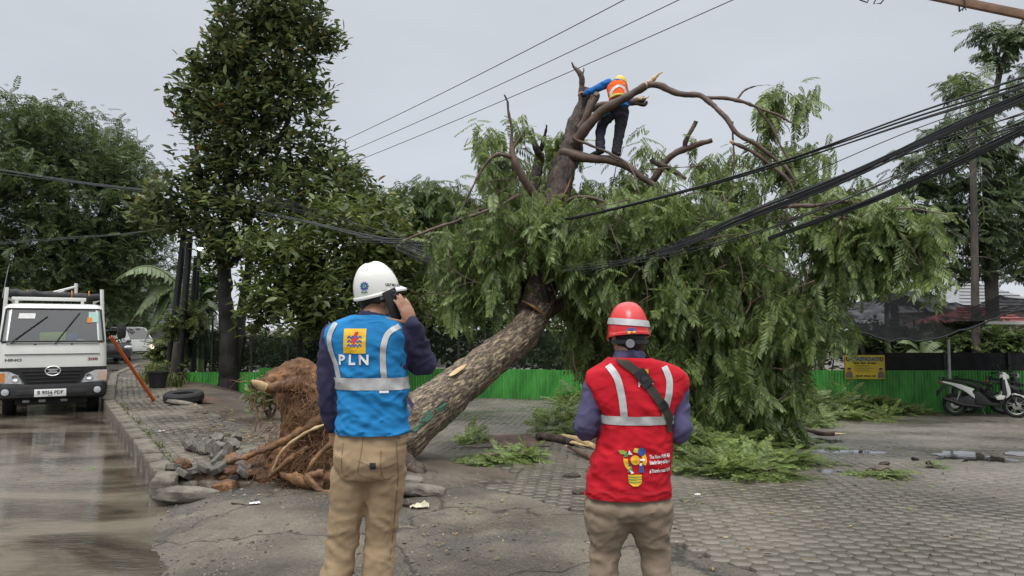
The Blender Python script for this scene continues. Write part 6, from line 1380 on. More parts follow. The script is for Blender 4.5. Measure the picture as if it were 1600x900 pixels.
for sg in (-1, 1):
    wheel(TRK, (sg * .70, .72, .36), .37, .22); wheel(TRK, (sg * .68, 3.7, .36), .37, .4)
    MB().grid(lambda u, v: (sg * (.90 - .02 * v), .72 + .48 * math.cos(PI * u), .36 + .46 * math.sin(PI * u) + .02 * v), 12, 1).build('wheel_arch', M['bumper'], TRK)
    # mirrors on arms
    ar = MB().tube(crv([(sg * .89, .14, 1.47), (sg * 1.02, .06, 1.46), (sg * 1.16, .02, 1.47)], 4), .014, 6).build('mirror_arm', M['bumper'], TRK)
    MB().rings([rrect(.06, -.035, .03, 1.48, .025), rrect(.078, -.05, .035, 1.52, .03), rrect(.08, -.055, .035, 1.70, .03), rrect(.072, -.04, .03, 1.76, .025)]).xf(Matrix.Translation((sg * 1.15, .02, 0))).build('mirror', M['bumper'], TRK, smooth=50)
# bed, rack and the rolled tarpaulin it carries
MB().box((0, 3.3, .78), (1.85, 3.0, .12), bev=.02).build('bed', M['paint_white'], TRK)
for sg in (-1, 1): MB().box((sg * .91, 3.3, 1.05), (.05, 3.0, .42), bev=.01).build('bed_side', M['paint_white'], TRK)
for sg in (-1, 1):
    MB().box((sg * .4, 2.6, .55), (.1, 4.6, .2)).build('chassis_rail', M['inside'], TRK)
    MB().tube([(sg * .93, 1.72, 1.0), (sg * .86, 1.72, 2.52)], .042, 6).build('rack_post', M['paint_white'], TRK)
    MB().tube([(sg * .84, 4.6, 1.0), (sg * .84, 4.6, 2.4)], .035, 6).build('rack_post', M['paint_white'], TRK)
    MB().tube([(sg * .86, 1.72, 2.32), (sg * .84, 4.6, 2.32)], .03, 6).build('rack_rail', M['paint_white'], TRK)
MB().box((-.10, 1.66, 2.29), (1.34, .06, .075), bev=.012).build('rack_rail', M['paint_white'], TRK)
for x in (-.68, .50): MB().box((x, 1.66, 2.21), (.06, .05, .14)).build('rack_bracket', M['paint_white'], TRK)
MB().tube([(-.05, 1.9, 2.44), (.36, 2.1, 2.58)], .025, 6).build('crane_bar', M['paint_white'], TRK); MB().tube([(.38, 2.1, 2.36), (.38, 2.1, 2.66)], .035, 8).build('crane_post', M['paint_white'], TRK); MB().tube([(.0, 1.9, 2.40), (.16, 1.95, 2.47)], .03, 6).build('crane_hook', M['rim'], TRK)
MB().tube([(-.93, 1.7, 2.3), (-.85, 1.7, 2.9), (-.83, 1.7, 3.0)], [.009, .006, .004], 5).build('antenna', M['steel'], TRK)
tp_ = MB(); tp_.tube([(-.80 + .1 * i, 1.80 + .03 * math.sin(i * 1.3), 2.40 - .004 * i + .015 * math.sin(i * 2.1)) for i in range(17)], [.085 + .012 * math.sin(i * 1.9) for i in range(17)], 12, round_caps=True); me = tp_.mesh('tarp_roll'); displace(me, lambda c: .02 * noise.noise(c * 8)); o = put('tarp_roll', me, M['tarp']); o.matrix_basis = TM.copy(); tag(o, 'rolled black tarpaulin tied on the rack over the white truck cab', 'tarpaulin')
for x in (-.5, .3, .62): MB().lathe([(.094, -.008), (.098, 0), (.094, .008)], 12, (x, 1.80, 2.39), 'X').build('tie', M['ink_orange'], o)

# passenger car half hidden behind the lorry
def car(name, label, cat, loc, rz, paint, rings_low, rings_top, skip_rows, wheels, wr, group=None):
    t = thing(name, label, cat, loc, rz, group); bd = MB().rings(rings_low, (True, True)).build('body', M[paint], t, smooth=45)
    top = MB().rings(rings_top, (False, True), skip={(r, s_) for r in skip_rows for s_ in (2, 5, 8, 11)}).build('roof', M[paint], t, smooth=45)
    for r in skip_rows:
        for s_, nm in ((2, 'windscreen'), (5, 'side_window'), (8, 'rear_window'), (11, 'side_window')):
            a, b_ = Vector(rings_top[r][s_]), Vector(rings_top[r][(s_ + 1) % 12]); c, d = Vector(rings_top[r + 1][(s_ + 1) % 12]), Vector(rings_top[r + 1][s_]); mb = MB(); quad(mb, a, b_, c, d); mb.build(nm, M['darkglass'], t)
    for x, y in wheels: wheel(t, (x, y, wr), wr, .2, 8)
    return t
sp_ = at(176, 560, 36.); SUV = car('car', 'dark grey sport utility car partly hidden behind the truck mirror', 'car', (sp_.x, 36, -.10), rad(38), 'paint_grey',
    [rrect(.84, .1, 4.3, .30, .2), rrect(.90, .0, 4.4, .45, .25), rrect(.91, -.02, 4.42, .75, .28), rrect(.88, .05, 4.38, .98, .28), rrect(.80, .3, 4.3, 1.03, .25)], [rrect(.80, 1.05, 4.25, 1.02, .2), rrect(.76, 1.35, 4.12, 1.22, .2), rrect(.68, 1.85, 3.9, 1.60, .2), rrect(.60, 2.0, 3.75, 1.66, .2)], (0, 1), ((-.80, .85), (.80, .85), (-.80, 3.55), (.80, 3.55)), .36)
for sg in (-1, 1):
    MB().ell((sg * .66, .02, .80), (.2, .09, .09), 12, 8).build('headlight', M['lamp'], SUV); MB().ell((sg * .98, 1.5, 1.08), (.12, .07, .09), 10, 8).build('mirror', M['paint_grey'], SUV); MB().ell((sg * .72, 4.36, .9), (.15, .06, .14), 10, 8).build('taillight', M['redlens'], SUV)
MB().box((0, -.03, .6), (1.1, .06, .22), bev=.03).build('grille', M['bumper'], SUV); MB().box((.905, 2.6, .95), (.02, .25, .03)).build('handle', M['chrome'], SUV)
pk = at(238, 550, 41.); PK = car('pickup_truck', 'small white pickup truck with a black covered bed far down the road', 'truck', (pk.x, 41, -.10), rad(-12), 'paint_white',
    [rrect(.80, .0, 1.7, .32, .15), rrect(.84, -.03, 1.75, .5, .18), rrect(.85, -.02, 1.75, .85, .2), rrect(.83, .08, 1.75, 1.12, .2)], [rrect(.83, .08, 1.75, 1.12, .2), rrect(.76, .55, 1.72, 1.72, .2), rrect(.66, .75, 1.6, 1.80, .2)], (0,), ((-.72, .55), (.72, .55), (-.72, 3.1), (.72, 3.1)), .32)
PK.rotation_euler = (0, 0, rad(62)); PK.matrix_basis = Matrix.Translation((pk.x - .6, 41, -.10)) @ Matrix.Rotation(rad(62), 4, 'Z')
for sg in (-1, 1): MB().ell((sg * .66, -.01, .72), (.16, .07, .12), 12, 8).build('headlight', emit('dipped_headlight', (1, .85, .55), 1.6) if sg > 0 else M['lamp'], PK)
MB().box((0, -.03, .42), (1.5, .08, .16), bev=.03).build('bumper', M['bumper'], PK)
MB().box((0, 2.95, .62), (1.62, 2.3, .28), bev=.03).build('bed', M['paint_white'], PK); MB().rings([rrect(.78, 1.85, 4.05, .76, .1), rrect(.78, 1.85, 4.0, 1.45, .15), rrect(.6, 1.95, 3.7, 1.72, .2)]).build('cover', M['tarp'], PK)

# the orange pole leaning against the lorry
op = [ground(240, 627), None]; p0 = op[0] + Vector((0, 0, .02)); p1 = at(173, 526, 13.6)
o = MB().tube([p0, p0.lerp(p1, .5), p1], [.034, .032, .03], 10).build('pole', M['orange_pole']); tag(o, 'long orange pole leaning from the pavement up against the white truck', 'pole')
MB().tube([p1, p1 + (p1 - p0).normalized() * .16], [.012, .010], 8).build('tip', M['ink_dark'], o)

# motorcycles: local x to the front, z up
def profile_part(name, pts, hw, mat, parent, bev=.012, y=0):
    bm = bmesh.new(); vs = [bm.verts.new((x, y - hw, z)) for x, z in pts]; f = bm.faces.new(vs); r = bmesh.ops.extrude_face_region(bm, geom=[f]); 
    for v in r['geom']:
        if isinstance(v, bmesh.types.BMVert): v.co.y += 2 * hw
    bmesh.ops.recalc_face_normals(bm, faces=bm.faces); bmesh.ops.bevel(bm, geom=list(bm.edges), offset=bev, segments=2, affect='EDGES', profile=.6)
    me = bpy.data.meshes.new(name); bm.to_mesh(me); bm.free(); me.shade_smooth(); me.set_sharp_from_angle(angle=rad(40)); return put(name, me, M[mat], parent)
def scooter(label, loc, rz, panel, lean=.0, group='motorcycles parked by the right fence'):
    t = thing('motorcycle', label, 'motorcycle', loc, rz, group)
    for x, r in ((-.63, .27), (.63, .285)):
        c = Vector((x, 0, r)); ty = MB(); P_ = [c + Vector((math.cos(a), 0, math.sin(a))) * (r - .045) for a in np.linspace(0, 2 * PI, 33)]; ty.tube(P_, .045, 8, caps=False); ty = ty.build('wheel', M['tyre'], t)
        rm = MB(); rm.tube([c + Vector((math.cos(a), 0, math.sin(a))) * (r - .085) for a in np.linspace(0, 2 * PI, 25)], .014, 6, caps=False); rm.tube([c + Vector((0, -.05, 0)), c + Vector((0, .05, 0))], .04, 10)
        for k in range(5):
            a = 2 * PI * k / 5 + .3; d = Vector((math.cos(a), 0, math.sin(a))); e_ = Vector((math.cos(a + .35), 0, math.sin(a + .35))); rm.tube([c, c + e_ * (r - .09)], [.016, .010], 5); rm.tube([c, c + d * (r - .09)], [.016, .010], 5)
        rm.build('rim', M['rim'], ty)
        MB().lathe([(.09, -.004), (.09, .004), (.03, .006), (.03, -.006)], 20, c + Vector((0, -.06, 0)), 'Y', closed=True).build('brake_disc', M['chrome'], ty)
    profile_part('tail_panel', [(-.90, .80), (-.86, .83), (-.50, .76), (-.22, .66), (-.27, .59), (-.14, .40), (-.22, .43), (-.42, .60), (-.70, .74)], .115, panel, t)
    profile_part('seat', [(-.88, .85), (-.55, .80), (-.30, .74), (-.10, .68), (-.06, .73), (-.28, .80), (-.55, .86), (-.86, .90)], .105, 'bumper', t, .02)
    profile_part('engine_cover', [(-.62, .25), (-.30, .20), (-.02, .20), (.06, .32), (-.10, .42), (-.30, .52), (-.56, .42)], .10, 'inside', t)
    profile_part('floor_board', [(-.20, .30), (.30, .26), (.34, .36), (.12, .34), (-.12, .60), (-.24, .60)], .12, 'bumper', t)
    profile_part('leg_shield', [(.26, .30), (.34, .30), (.44, .56), (.40, .90), (.34, .92), (.34, .60)], .15, 'bumper', t)
    profile_part('front_panel', [(.30, .52), (.42, .46), (.52, .56), (.50, .70), (.42, .96), (.36, .98), (.38, .74)], .13, panel, t)
    profile_part('front_panel', [(.20, .48), (.30, .54), (.40, .52), (.36, .44), (.24, .42)], .17, panel, t, .006)
    profile_part('front_fender', [(.40, .50), (.62, .58), (.80, .52), (.90, .40), (.84, .42), (.72, .52), (.58, .545), (.44, .46)], .055, panel, t)
    profile_part('headlight', [(.42, .90), (.50, .93), (.48, 1.02), (.40, 1.04)], .09, 'lamp', t); profile_part('handlebar_cover', [(.30, .94), (.46, .96), (.42, 1.07), (.32, 1.06)], .10, panel, t)
    hb = MB().tube(crv([(.26, -.34, 1.03), (.34, -.18, 1.05), (.36, 0, 1.02), (.34, .18, 1.05), (.26, .34, 1.03)], 4), .014, 8).build('handlebar', M['bumper'], t)
    for sg in (-1, 1):
        MB().tube([(.27, sg * .33, 1.03), (.20, sg * .40, 1.02)], .02, 8).build('grip', M['bumper'], hb); m1 = MB().tube(crv([(.32, sg * .2, 1.05), (.28, sg * .27, 1.14), (.24, sg * .31, 1.2)], 4), .007, 6).build('mirror_stalk', M['bumper'], t)
        MB().ell((.23, sg * .31, 1.22), (.016, .05, .028), 12, 8).build('mirror', M['bumper'], m1)
        MB().tube([(.44, sg * .07, .82), (.52, sg * .07, .55), (.63, sg * .07, .285)], [.02, .022, .018], 8).build('fork', M['bumper'], t)
        MB().tube([(-.52, sg * .12, .60), (-.62, sg * .10, .30)], [.022, .016], 8).build('shock_absorber', M['steel'], t)
    MB().tube([(-.10, -.13, .25), (-.45, -.14, .27), (-.60, -.15, .32), (-.88, -.16, .42)], [.02, .035, .055, .045], 10).build('exhaust', M['bumper'], t)
    MB().box((-.93, 0, .80), (.06, .18, .08), bev=.02).build('taillight', M['redlens'], t); MB().tube([(-.86, .0, .84), (-.98, 0, .90), (-.82, 0, .92)], .014, 6).build('grab_rail', M['bumper'], t)
    profile_part('rear_fender', [(-.86, .74), (-.98, .56), (-1.02, .44), (-.98, .46), (-.90, .60), (-.78, .70)], .07, 'bumper', t, .006)
    MB().box((-1.0, 0, .56), (.01, .2, .1), Matrix.Rotation(.3, 3, 'Y')).build('number_plate', M['ink_dark'], t); MB().tube([(-.05, .10, .22), (.02, .2, .02)], .012, 6).build('kickstand', M['steel'], t)
    return t
def gp_(px, Y): p = at(px, 600, Y); return (p.x, Y, g(p.x, Y))
scooter('white and black scooter parked by the grey pole, front wheel turned towards us', gp_(1538, 18.2), rad(-24), 'paint_white')
M['paint_black'] = pm('black_vehicle_paint', (.012, .012, .014), .2, var=.2, coat=.8)
scooter('black scooter parked behind the white one at the right edge', gp_(1556, 18.95), rad(-20), 'paint_black')
scooter('dark scooter half out of the picture behind the white front wheel', gp_(1612, 18.6), rad(-28), 'paint_black')
# ------------------------------------------------------------------ fences, nets, signs, poles, cables, buildings, debris
M['fence'] = pm('green_painted_sheet', (.040, .20, .035), .5, col2=(.085, .36, .07), scale=1.3, stretch=(2.5, 2.5, .6), bump=.2, bscale=30, speck=.25, sscale=4)
M['rust'] = pm('rusty_sheet', (.07, .04, .03), .75, col2=(.15, .08, .05), scale=4, stretch=(3, 3, .5))
M['post'] = pm('fence_post', (.03, .028, .025), .8, var=.3)
M['blackcloth'] = pm('black_shade_cloth', (.010, .010, .011), .85, var=.4, scale=3, bump=.6, bscale=7, bdist=.05)
M['net'] = netmat('dark_net', (.012, .018, .012), .72); M['netsag'] = netmat('black_sagging_net', (.005, .005, .006), .91)
def corrug(wd, h, amp=.018, per=.076, n=6):
    V = []; F_ = []; k = int(wd / per) * n
    for i in range(k + 1):
        x = wd * i / k; y = amp * math.sin(2 * PI * x / per)
        V += [(x, y, 0), (x, y, h)]
    return V, [(2 * i, 2 * i + 2, 2 * i + 3, 2 * i + 1) for i in range(k)]
fdir = (FB - FA).normalized(); fang = math.atan2(fdir.y, fdir.x); flen = (FB - FA).length
FN = thing('fence', 'long green corrugated sheet fence along the back of the paved yard', 'fence', (FA.x, FA.y, g(FA.x, FA.y)), fang)
MF = wm(FN); inv = MF.inverted(); pw = .836
pms = {}
for hh in (.70, .82, 1.10):
    me = bpy.data.meshes.new('panel'); V, Fs = corrug(pw, hh); me.from_pydata(V, [], Fs); me.shade_smooth(); pms[hh] = me
i = 0; x = 0.
while x < flen:
    p = FA + fdir * (x + pw / 2); gzv = float(zyard(p.x, p.y)); px = 800 + p.x / p.y * F
    hh = .70 if px < 420 else (.82 if px < 1000 else 1.10)
    me = pms[hh]; lab = None; mt2 = 'fence'
    if 292 < px < 338 and i and 'rusty' not in pms: pms['rusty'] = 1; lab = 'rusty brown sheet'; mt2 = 'rust'; me = me.copy()
    if not (1338 < px < 1352):
        o = bpy.data.objects.new('panel', me); COL.objects.link(o); o.parent = FN
        if not me.materials: me.materials.append(M[mt2])
        o.location = (x, random.uniform(-.012, .012), gzv - MF.translation.z - .04); o.rotation_euler = (random.uniform(-.015, .015), random.uniform(-.012, .012), 0)
        if lab: o['label'] = lab; o.data.materials.clear(); o.data.materials.append(M[mt2])
    if i % 2 == 0:
        mb = MB().box((x, .07, gzv - MF.translation.z + .75), (.06, .05, 1.6)); mb.build('post', M['post'], FN)
    x += pw - .04; i += 1
def fpt(px, dz=0., back=0.):        # a point on the fence line seen at picture column px
    # solve for x along the fence
    lo, hi = -2., flen + 6
    for _ in range(40):
        m_ = (lo + hi) / 2; q = FA + fdir * m_
        if 800 + q.x / q.y * F < px: lo = m_
        else: hi = m_
    q = FA + fdir * lo + Vector((-fdir.y, fdir.x)) * back; return Vector((q.x, q.y, g(q.x, q.y) + dz))
def curtain(name, label, px0, px1, z0_, z1_, back, mat, cat, n=40, wav=.04, top=None):
    t0_, t1_ = fpt(px0), fpt(px1)
    def fn(u, v):
        px = px0 + (px1 - px0) * u; q = fpt(px, 0, back); top_ = z1_ - (.10 * abs(math.sin(u * n * .35)) if top else 0); q.z += z0_ + (top_ - z0_) * v
        q.y += wav * noise.noise((u * n * .6, v * 2, px0)); return q
    o = MB().grid(fn, n, 6).build(name, M[mat], smooth=60, fix=False); return tag(o, label, cat)
curtain('shade_cloth', 'black cloth strip above the green fence behind the motorcycles', 1352, 1640, 1.0, 1.52, .10, 'blackcloth', 'cloth')
curtain('shade_net', 'dark see-through net hung above the green fence on the left', 285, 640, .72, 1.72, .14, 'net', 'net', 30, .06, True)
curtain('shade_net', 'dark net hung above the green fence behind the leaning trunk', 650, 1240, .8, 1.9, .14, 'net', 'net', 40, .06, True)
for px in (392, 330, 520): q = fpt(px, 0, .1); tag(MB().tube([q, q + Vector((0, 0, 1.95))], .045 if px == 392 else .03, 8).build('post', M['post']), {392: 'dark upright post holding the net right of the black trunk', 330: 'thin dark post holding the net left of the black trunk', 520: 'thin dark net post behind the root ball'}[px], 'post')
# the sagging net over the parking place
fe = [(1300, 505), (1340, 518), (1385, 530), (1430, 534), (1480, 526), (1525, 508), (1562, 494), (1610, 484)]; be = [(1318, 478), (1350, 468), (1390, 460), (1430, 452), (1480, 470), (1520, 478), (1562, 462), (1610, 470)]
def sag(u, v):
    k = u * (len(fe) - 1); fx, fy = np.interp(k, range(8), [q[0] for q in fe]), np.interp(k, range(8), [q[1] for q in fe]); ex, ey = np.interp(k, range(8), [q[0] for q in be]), np.interp(k, range(8), [q[1] for q in be])
    a, b_ = at(fx, fy, 17.2), at(ex, ey, 21.5); p = a.lerp(b_, v); p.z -= .35 * math.sin(PI * v) * math.sin(PI * min(1, u + .05)); p.z += .10 * noise.noise((u * 9, v * 4, 2)) + .05 * noise.noise((u * 25, v * 9, 4)); return p
sn = tag(MB().grid(sag, 50, 16).build('sagging_net', M['netsag'], smooth=80, fix=False), 'torn black shade net sagging over the motorcycle parking', 'net')
MB().tube([sag(i / 30, 0) for i in range(31)], .022, 5).build('hem_rope', M['blackcloth'], sn)
pq = at(1484, 600, 18.6); tag(MB().tube([(pq.x, 18.6, g(pq.x, 18.6)), (pq.x, 18.6, g(pq.x, 18.6) + 1.85)], .035, 12).build('pole', M['steel']), 'grey steel pole under the sagging net beside the white scooter', 'pole')
cr_ = thing('canopy', 'dark flat canopy roof with a pale front edge at the right edge of the picture', 'canopy', tuple(at(1600, 505, 17.6)))
MB().grid(lambda u, v: at(1535 + 120 * u, 503 - 2 * u, 17.6 + .8 * v) + Vector((0, v * 2.5, .02)), 6, 4).build('roof_sheet', M['blackcloth'], cr_, True); MB().tube([at(1540, 504, 17.55), at(1660, 506, 17.55)], .045, 6).build('front_edge', M['paint_white'], cr_, True)
q = gp_(1640, 17.8); MB().tube([q, Vector(q) + Vector((0, 0, 2.3))], .05, 8).build('post', M['post'], cr_, True)
for px, z_, lb in ((1328, 1.95, 'wooden stake behind the net left of the yellow banner'), (1378, 2.2, 'slanting wooden stake behind the yellow banner')):
    q = fpt(px, 0, .35); tag(MB().tube([q, q + Vector((0 if px < 1350 else -.55, 0, z_))], .05, 8).build('stake', M['bark_grey']), lb, 'stake')
# yellow banner
BN = thing('banner', 'yellow printed warning banner hanging on the green fence', 'banner', fpt(1347, 0, -.09), fang)
bw_, bh_ = 1.02, .62
def bpn(u, v, off=0.): return Vector((u, -off + .012 * math.sin(u * 7 + v * 4), v))
bz0 = at(1345, 591, 20).z - BN.location.z
M['banner'] = flat('banner_yellow', (.62, .47, .03), .55)
MB().grid(lambda u, v: bpn(-bw_ / 2 + bw_ * u, bz0 + bh_ * v), 14, 6).build('sheet', M['banner'], BN)
def bprint(name, polys, mat, off=.014):
    mb = MB()
    for V, Fs in polys: mb.add([bpn(u, bz0 + v, off) for u, v in V], Fs)
    o = mb.build(name, M[mat], BN, smooth=0, fix=False); o['kind'] = 'stuff' if len(polys) > 1 else 'thing'
    if len(polys) == 1: del o['kind']
    return o
bprint('headline', [mv(text2d('WASPADA!!!', .155, .004, 'CENTER', .84), 0, .465)], 'ink_blue'); 
for i_, w_ in enumerate((.07, .05, .09, .04, .06, .08, .05)): bprint('print_word', [rect(-.28 + .085 * i_, .395, -.28 + .085 * i_ + min(w_, .075), .428, 1, 1)], 'ink_dark')
for i_ in range(5): bprint('text_line', [rect(-.26, .345 - .036 * i_, .16 + .10 * ((i_ * 7) % 3 - 1) * .6, .352 - .036 * i_, 6, 1)], 'ink_dark')

for i_, w_ in enumerate((.09, .07, .10, .06, .08)): bprint('print_word', [rect(-.24 + .105 * i_, .065, -.24 + .105 * i_ + min(w_, .095), .095, 1, 1)], 'ink_dark')
M['uniform'] = flat('printed_uniform', (.16, .13, .10)); M['printskin'] = flat('printed_skin', (.36, .20, .13))
for x in (-.40, .40):
    bprint('portrait_body', [pgon((x - .085, .03), (x + .085, .03), (x + .085, .13), (x + .05, .19), (x - .05, .19), (x - .085, .13))], 'uniform'); bprint('portrait_head', [disc(x, .235, .042, 16)], 'printskin', .016); bprint('portrait_cap', [pgon((x - .045, .25), (x + .045, .25), (x + .05, .275), (x, .295), (x - .05, .275))], 'ink_dark', .018)
for x in (-.43, .42): bprint('crest', [pgon((x - .045, .56), (x + .045, .56), (x + .045, .50), (x, .45), (x - .045, .50))], 'ink_dark'); bprint('crest_star', [disc(x, .515, .022, 10)], 'ink_yellow', .017)
for u_ in (-bw_ / 2, bw_ / 2): MB().tube([bpn(u_, bz0), bpn(u_, bz0 + bh_)], .008, 5).build('edge', M['rust'], BN)
# poles on the left: leaning dark utility poles, wooden stake, street lamp
def pole(label, px0, py0, px1, py1, Y, r0_, r1_, mat, name='utility_pole', cat='pole', group=None):
    b_ = at(px0, py0, Y); b_.z = min(b_.z, g(b_.x, Y) - .02) if py0 > 560 else b_.z
    return tag(MB().tube([b_, b_.lerp(at(px1, py1, Y), .5), at(px1, py1, Y)], [r0_, (r0_ + r1_) / 2, r1_], 12).build(name, M[mat]), label, cat, group)
M['pole_dark'] = pm('wet_dark_pole', (.010, .010, .011), .6, var=.4, scale=3)
p_a = pole('black utility pole leaning slightly right, leftmost of the group beside the pavement', 262, 584, 287, 370, 21.2, .10, .085, 'pole_dark')
pole('black utility pole in the middle of the group beside the pavement', 278, 600, 296, 380, 21.0, .10, .085, 'pole_dark'); pole('thin dark pole at the right of the group beside the pavement', 296, 560, 306, 400, 21.6, .07, .06, 'pole_dark'); pole('dark pole carrying the lit street lamp', 300, 600, 312, 372, 22.0, .07, .05, 'pole_dark')
pole('short pale wooden stake in front of the black utility poles', 266, 616, 276, 535, 20.2, .085, .075, 'bark_grey', 'stake', 'stake')
lp = at(313, 387, 21.4); SL = thing('street_lamp', 'small lit white lamp shining among the leaves left of the black trunk', 'lamp', lp)
MB().ell((0, 0, 0), (.085, .085, .085), 14, 10).build('bulb', emit('lit_lamp', (1, .98, .92), 9), SL); MB().lathe([(.03, .12), (.06, .10), (.10, .04), (.09, .03)], 14).build('shade', M['steel'], SL); MB().tube([(0, 0, .1), (-.05, .1, .2), (-.1, .5, .2)], .015, 6).build('bracket', M['steel'], SL)
# tub, tire, slab by the poles
tq = ground(287, 628); TY = MB().lathe([(.20, -.07), (.24, -.095), (.34, -.09), (.375, -.05), (.375, .05), (.34, .09), (.24, .095), (.20, .07)], 30, closed=True); TY.xf(Matrix.Translation(tq + Vector((0, 0, .10))) @ Matrix.Rotation(rad(6), 4, 'X')); tag(TY.build('tire', M['tyre']), 'old black tire lying flat on the ground beside the pavement', 'tire')
tq = ground(246, 606); TU = thing('tub', 'black planting tub among weeds at the foot of the poles', 'tub', tq); MB().lathe([(.18, 0), (.24, .36), (.26, .37), (.26, .40), (.22, .40), (.17, .05), (.001, .05)], 20).build('body', M['bumper'], TU)
def rock(name, label, p, d, mat, seed, cat='rock', rz=0., group=None, amp=.12, res=3):
    bm = bmesh.new(); bmesh.ops.create_icosphere(bm, subdivisions=res, radius=1)
    for v in bm.verts:
        c = v.co.copy(); k = 1 + amp * 2 * noise.noise(c * 1.3 + Vector((seed, 0, 0))) + amp * noise.noise(c * 3.1 + Vector((seed, 5, 0))); q = c * k; q = Vector([math.copysign(abs(x) ** .75, x) for x in q]); v.co = (q.x * d[0], q.y * d[1], q.z * d[2])
    me = bpy.data.meshes.new(name); bm.to_mesh(me); bm.free(); me.shade_smooth(); me.set_sharp_from_angle(angle=rad(28)); o = put(name, me, M[mat]); o.location = p; o.rotation_euler = (random.uniform(-.2, .2), random.uniform(-.2, .2), rz); return tag(o, label, cat, group)
sp = ground(262, 632); rock('slab', 'flat grey broken slab lying beside the old tire', sp + Vector((.25, 0, .03)), (.28, .14, .05), 'kerb', 3, 'slab')
# buildings
M['roofgrey'] = pm('grey_roof_sheet', (.20, .205, .215), .5, var=.15, scale=2, stretch=(1, 1, 8)); M['rooftile'] = pm('red_roof_tile', (.24, .040, .042), .6, var=.25, scale=9); M['wallpale'] = pm('pale_wall', (.42, .40, .37), .8, var=.12); M['walldark'] = pm('window_dark', (.03, .03, .035), .2, var=.2)
def house(label, c, wd, dp, hz, roofh, over, rz, wall, roof, nwin=3, hip=True, ntile=0):
    t = thing('house', label, 'house', c, rz); MB().box((0, 0, hz / 2), (wd, dp, hz)).build('wall', M[wall], t)
    a, b_ = wd / 2 + over, dp / 2 + over; rl_ = a - b_ * .8 if hip else a
    rf = MB(); V = [(-a, -b_, hz + .01), (a, -b_, hz + .01), (a, b_, hz + .01), (-a, b_, hz + .01), (-rl_, 0, hz + roofh), (rl_, 0, hz + roofh)]; rf.add(V, [(0, 1, 5, 4), (1, 2, 5), (2, 3, 4, 5), (3, 0, 4), (3, 2, 1, 0)]); rf = rf.build('roof', M[roof], t, smooth=0)
    for k in range(ntile):           # courses of the roof as raised strips
        f_ = (k + .5) / ntile; y = -b_ * (1 - f_); z = hz + .03 + roofh * f_; hw = a + (rl_ - a) * f_; o = MB().box((0, y, z), (2 * hw, .09, .035), Matrix.Rotation(math.atan2(roofh, b_), 3, 'X')).build('tile_course', M[roof], rf, smooth=0)
    MB().tube([(-rl_, 0, hz + roofh + .02), (rl_, 0, hz + roofh + .02)], .07, 6).build('ridge', M[roof], rf)
    for k in range(nwin):
        x = -wd / 2 + wd * (k + .5) / nwin; f_ = MB().box((x, -dp / 2 - .02, hz * .58), (.9, .06, 1.1)).build('window', M['paint_white'], t); MB().box((x, -dp / 2 - .056, hz * .58), (.76, .02, .96)).build('pane', M['walldark'], f_)
    return t
c = at(1512, 500, 38); house('house with a wide grey sheet roof behind the trees on the right', (c.x, 38, -.7), 4.6, 5, 3.1, 1.6, .5, rad(8), 'wallpale', 'roofgrey', 3, True, 9)
c = at(1540, 500, 44); house('tall house with a red tiled roof peeping above the grey roof on the right', (at(1512, 430, 44).x, 45, -.7), 2.6, 4, 3.3, .6, .3, rad(5), 'wallpale', 'rooftile', 2, False, 5)
house('small house with a low red tiled porch roof below the grey roof', (at(1520, 500, 33).x, 33, -.7), 3.2, 2.4, 2.5, .65, .4, rad(8), 'wallpale', 'rooftile', 2, True, 5)
house('red roofed house far right behind the feathery trees', (at(1590, 450, 46).x, 47, -.7), 4, 5, 3.0, 1.0, .5, rad(-4), 'wallpale', 'rooftile', 2, True, 5)
c = at(248, 500, 60); house('grey sheet roofed building far down the road on the left', (c.x - 1, 62, -.1), 7, 8, 2.0, 3.2, .6, rad(14), 'wallpale', 'roofgrey', 3, False, 10)
c = at(90, 500, 66); house('pale building glimpsed behind the white truck', (c.x, 68, -.1), 9, 6, 4.2, 1.2, .4, rad(25), 'wallpale', 'roofgrey', 4, False, 6)
# blue tarpaulin and green post behind the hanging leaves
q = fpt(1243, .0, -.25); tag(MB().tube([q, q + Vector((0, 0, 1.75))], .085, 8).build('gate_post', M['fence']), 'bright green post seen through the hanging leaves', 'post')
q = fpt(1228, .35, -.1); me = MB().box((0, 0, .75), (.55, .12, 1.5), bev=.03).mesh('t'); displace(me, lambda c_: .05 * noise.noise(c_ * 4)); o = put('blue_tarp', me, flat('blue_tarp', (.02, .12, .50))); o.location = q; tag(o, 'blue tarpaulin hanging behind the leaves beside the green post', 'tarpaulin')

# ---- cables
M['cable'] = pm('black_cable', (.012, .012, .013), .45, var=.3)
M['cable_grey'] = pm('grey_cable', (.06, .065, .07), .5, var=.2)
def sagline(a, b_, sag_, n=14): return [a.lerp(b_, i / n) - Vector((0, 0, sag_ * 4 * (i / n) * (1 - i / n))) for i in range(n + 1)]
def bundle(label, pts, n, spread, r, mat='cable', strands_off=1.0, seed=0, name='cable_bundle'):
    t = thing(name, label, 'cables', tuple(at(*pts[len(pts) // 2]))); rnd = random.Random(seed); P = crv([at(*p) for p in pts], 6); m_ = len(P)
    for k in range(n):
        ou, ow, ph = rnd.uniform(-1, 1) * spread, rnd.uniform(-1, 1) * spread * .5, rnd.uniform(0, 6)
        Q = [p + Vector((0, ow, ou * (.45 + .75 * abs(math.sin(ph + 2.2 * i / m_))) + .02 * math.sin(ph + 7 * i / m_))) for i, p in enumerate(P)]
        MB().tube(Q, r * rnd.uniform(.7, 1.15), 6).build('cable', M[mat], t, True)
    return t
bundle('upper bundle of black cables rising across the crown to the top right', [(560, 374, 14), (700, 374, 12.6), (880, 342, 11), (1060, 301, 9.6), (1240, 250, 8.4), (1420, 188, 7.4), (1600, 128, 6.6), (1900, 20, 5.6)], 4, .045, .010, seed=1)
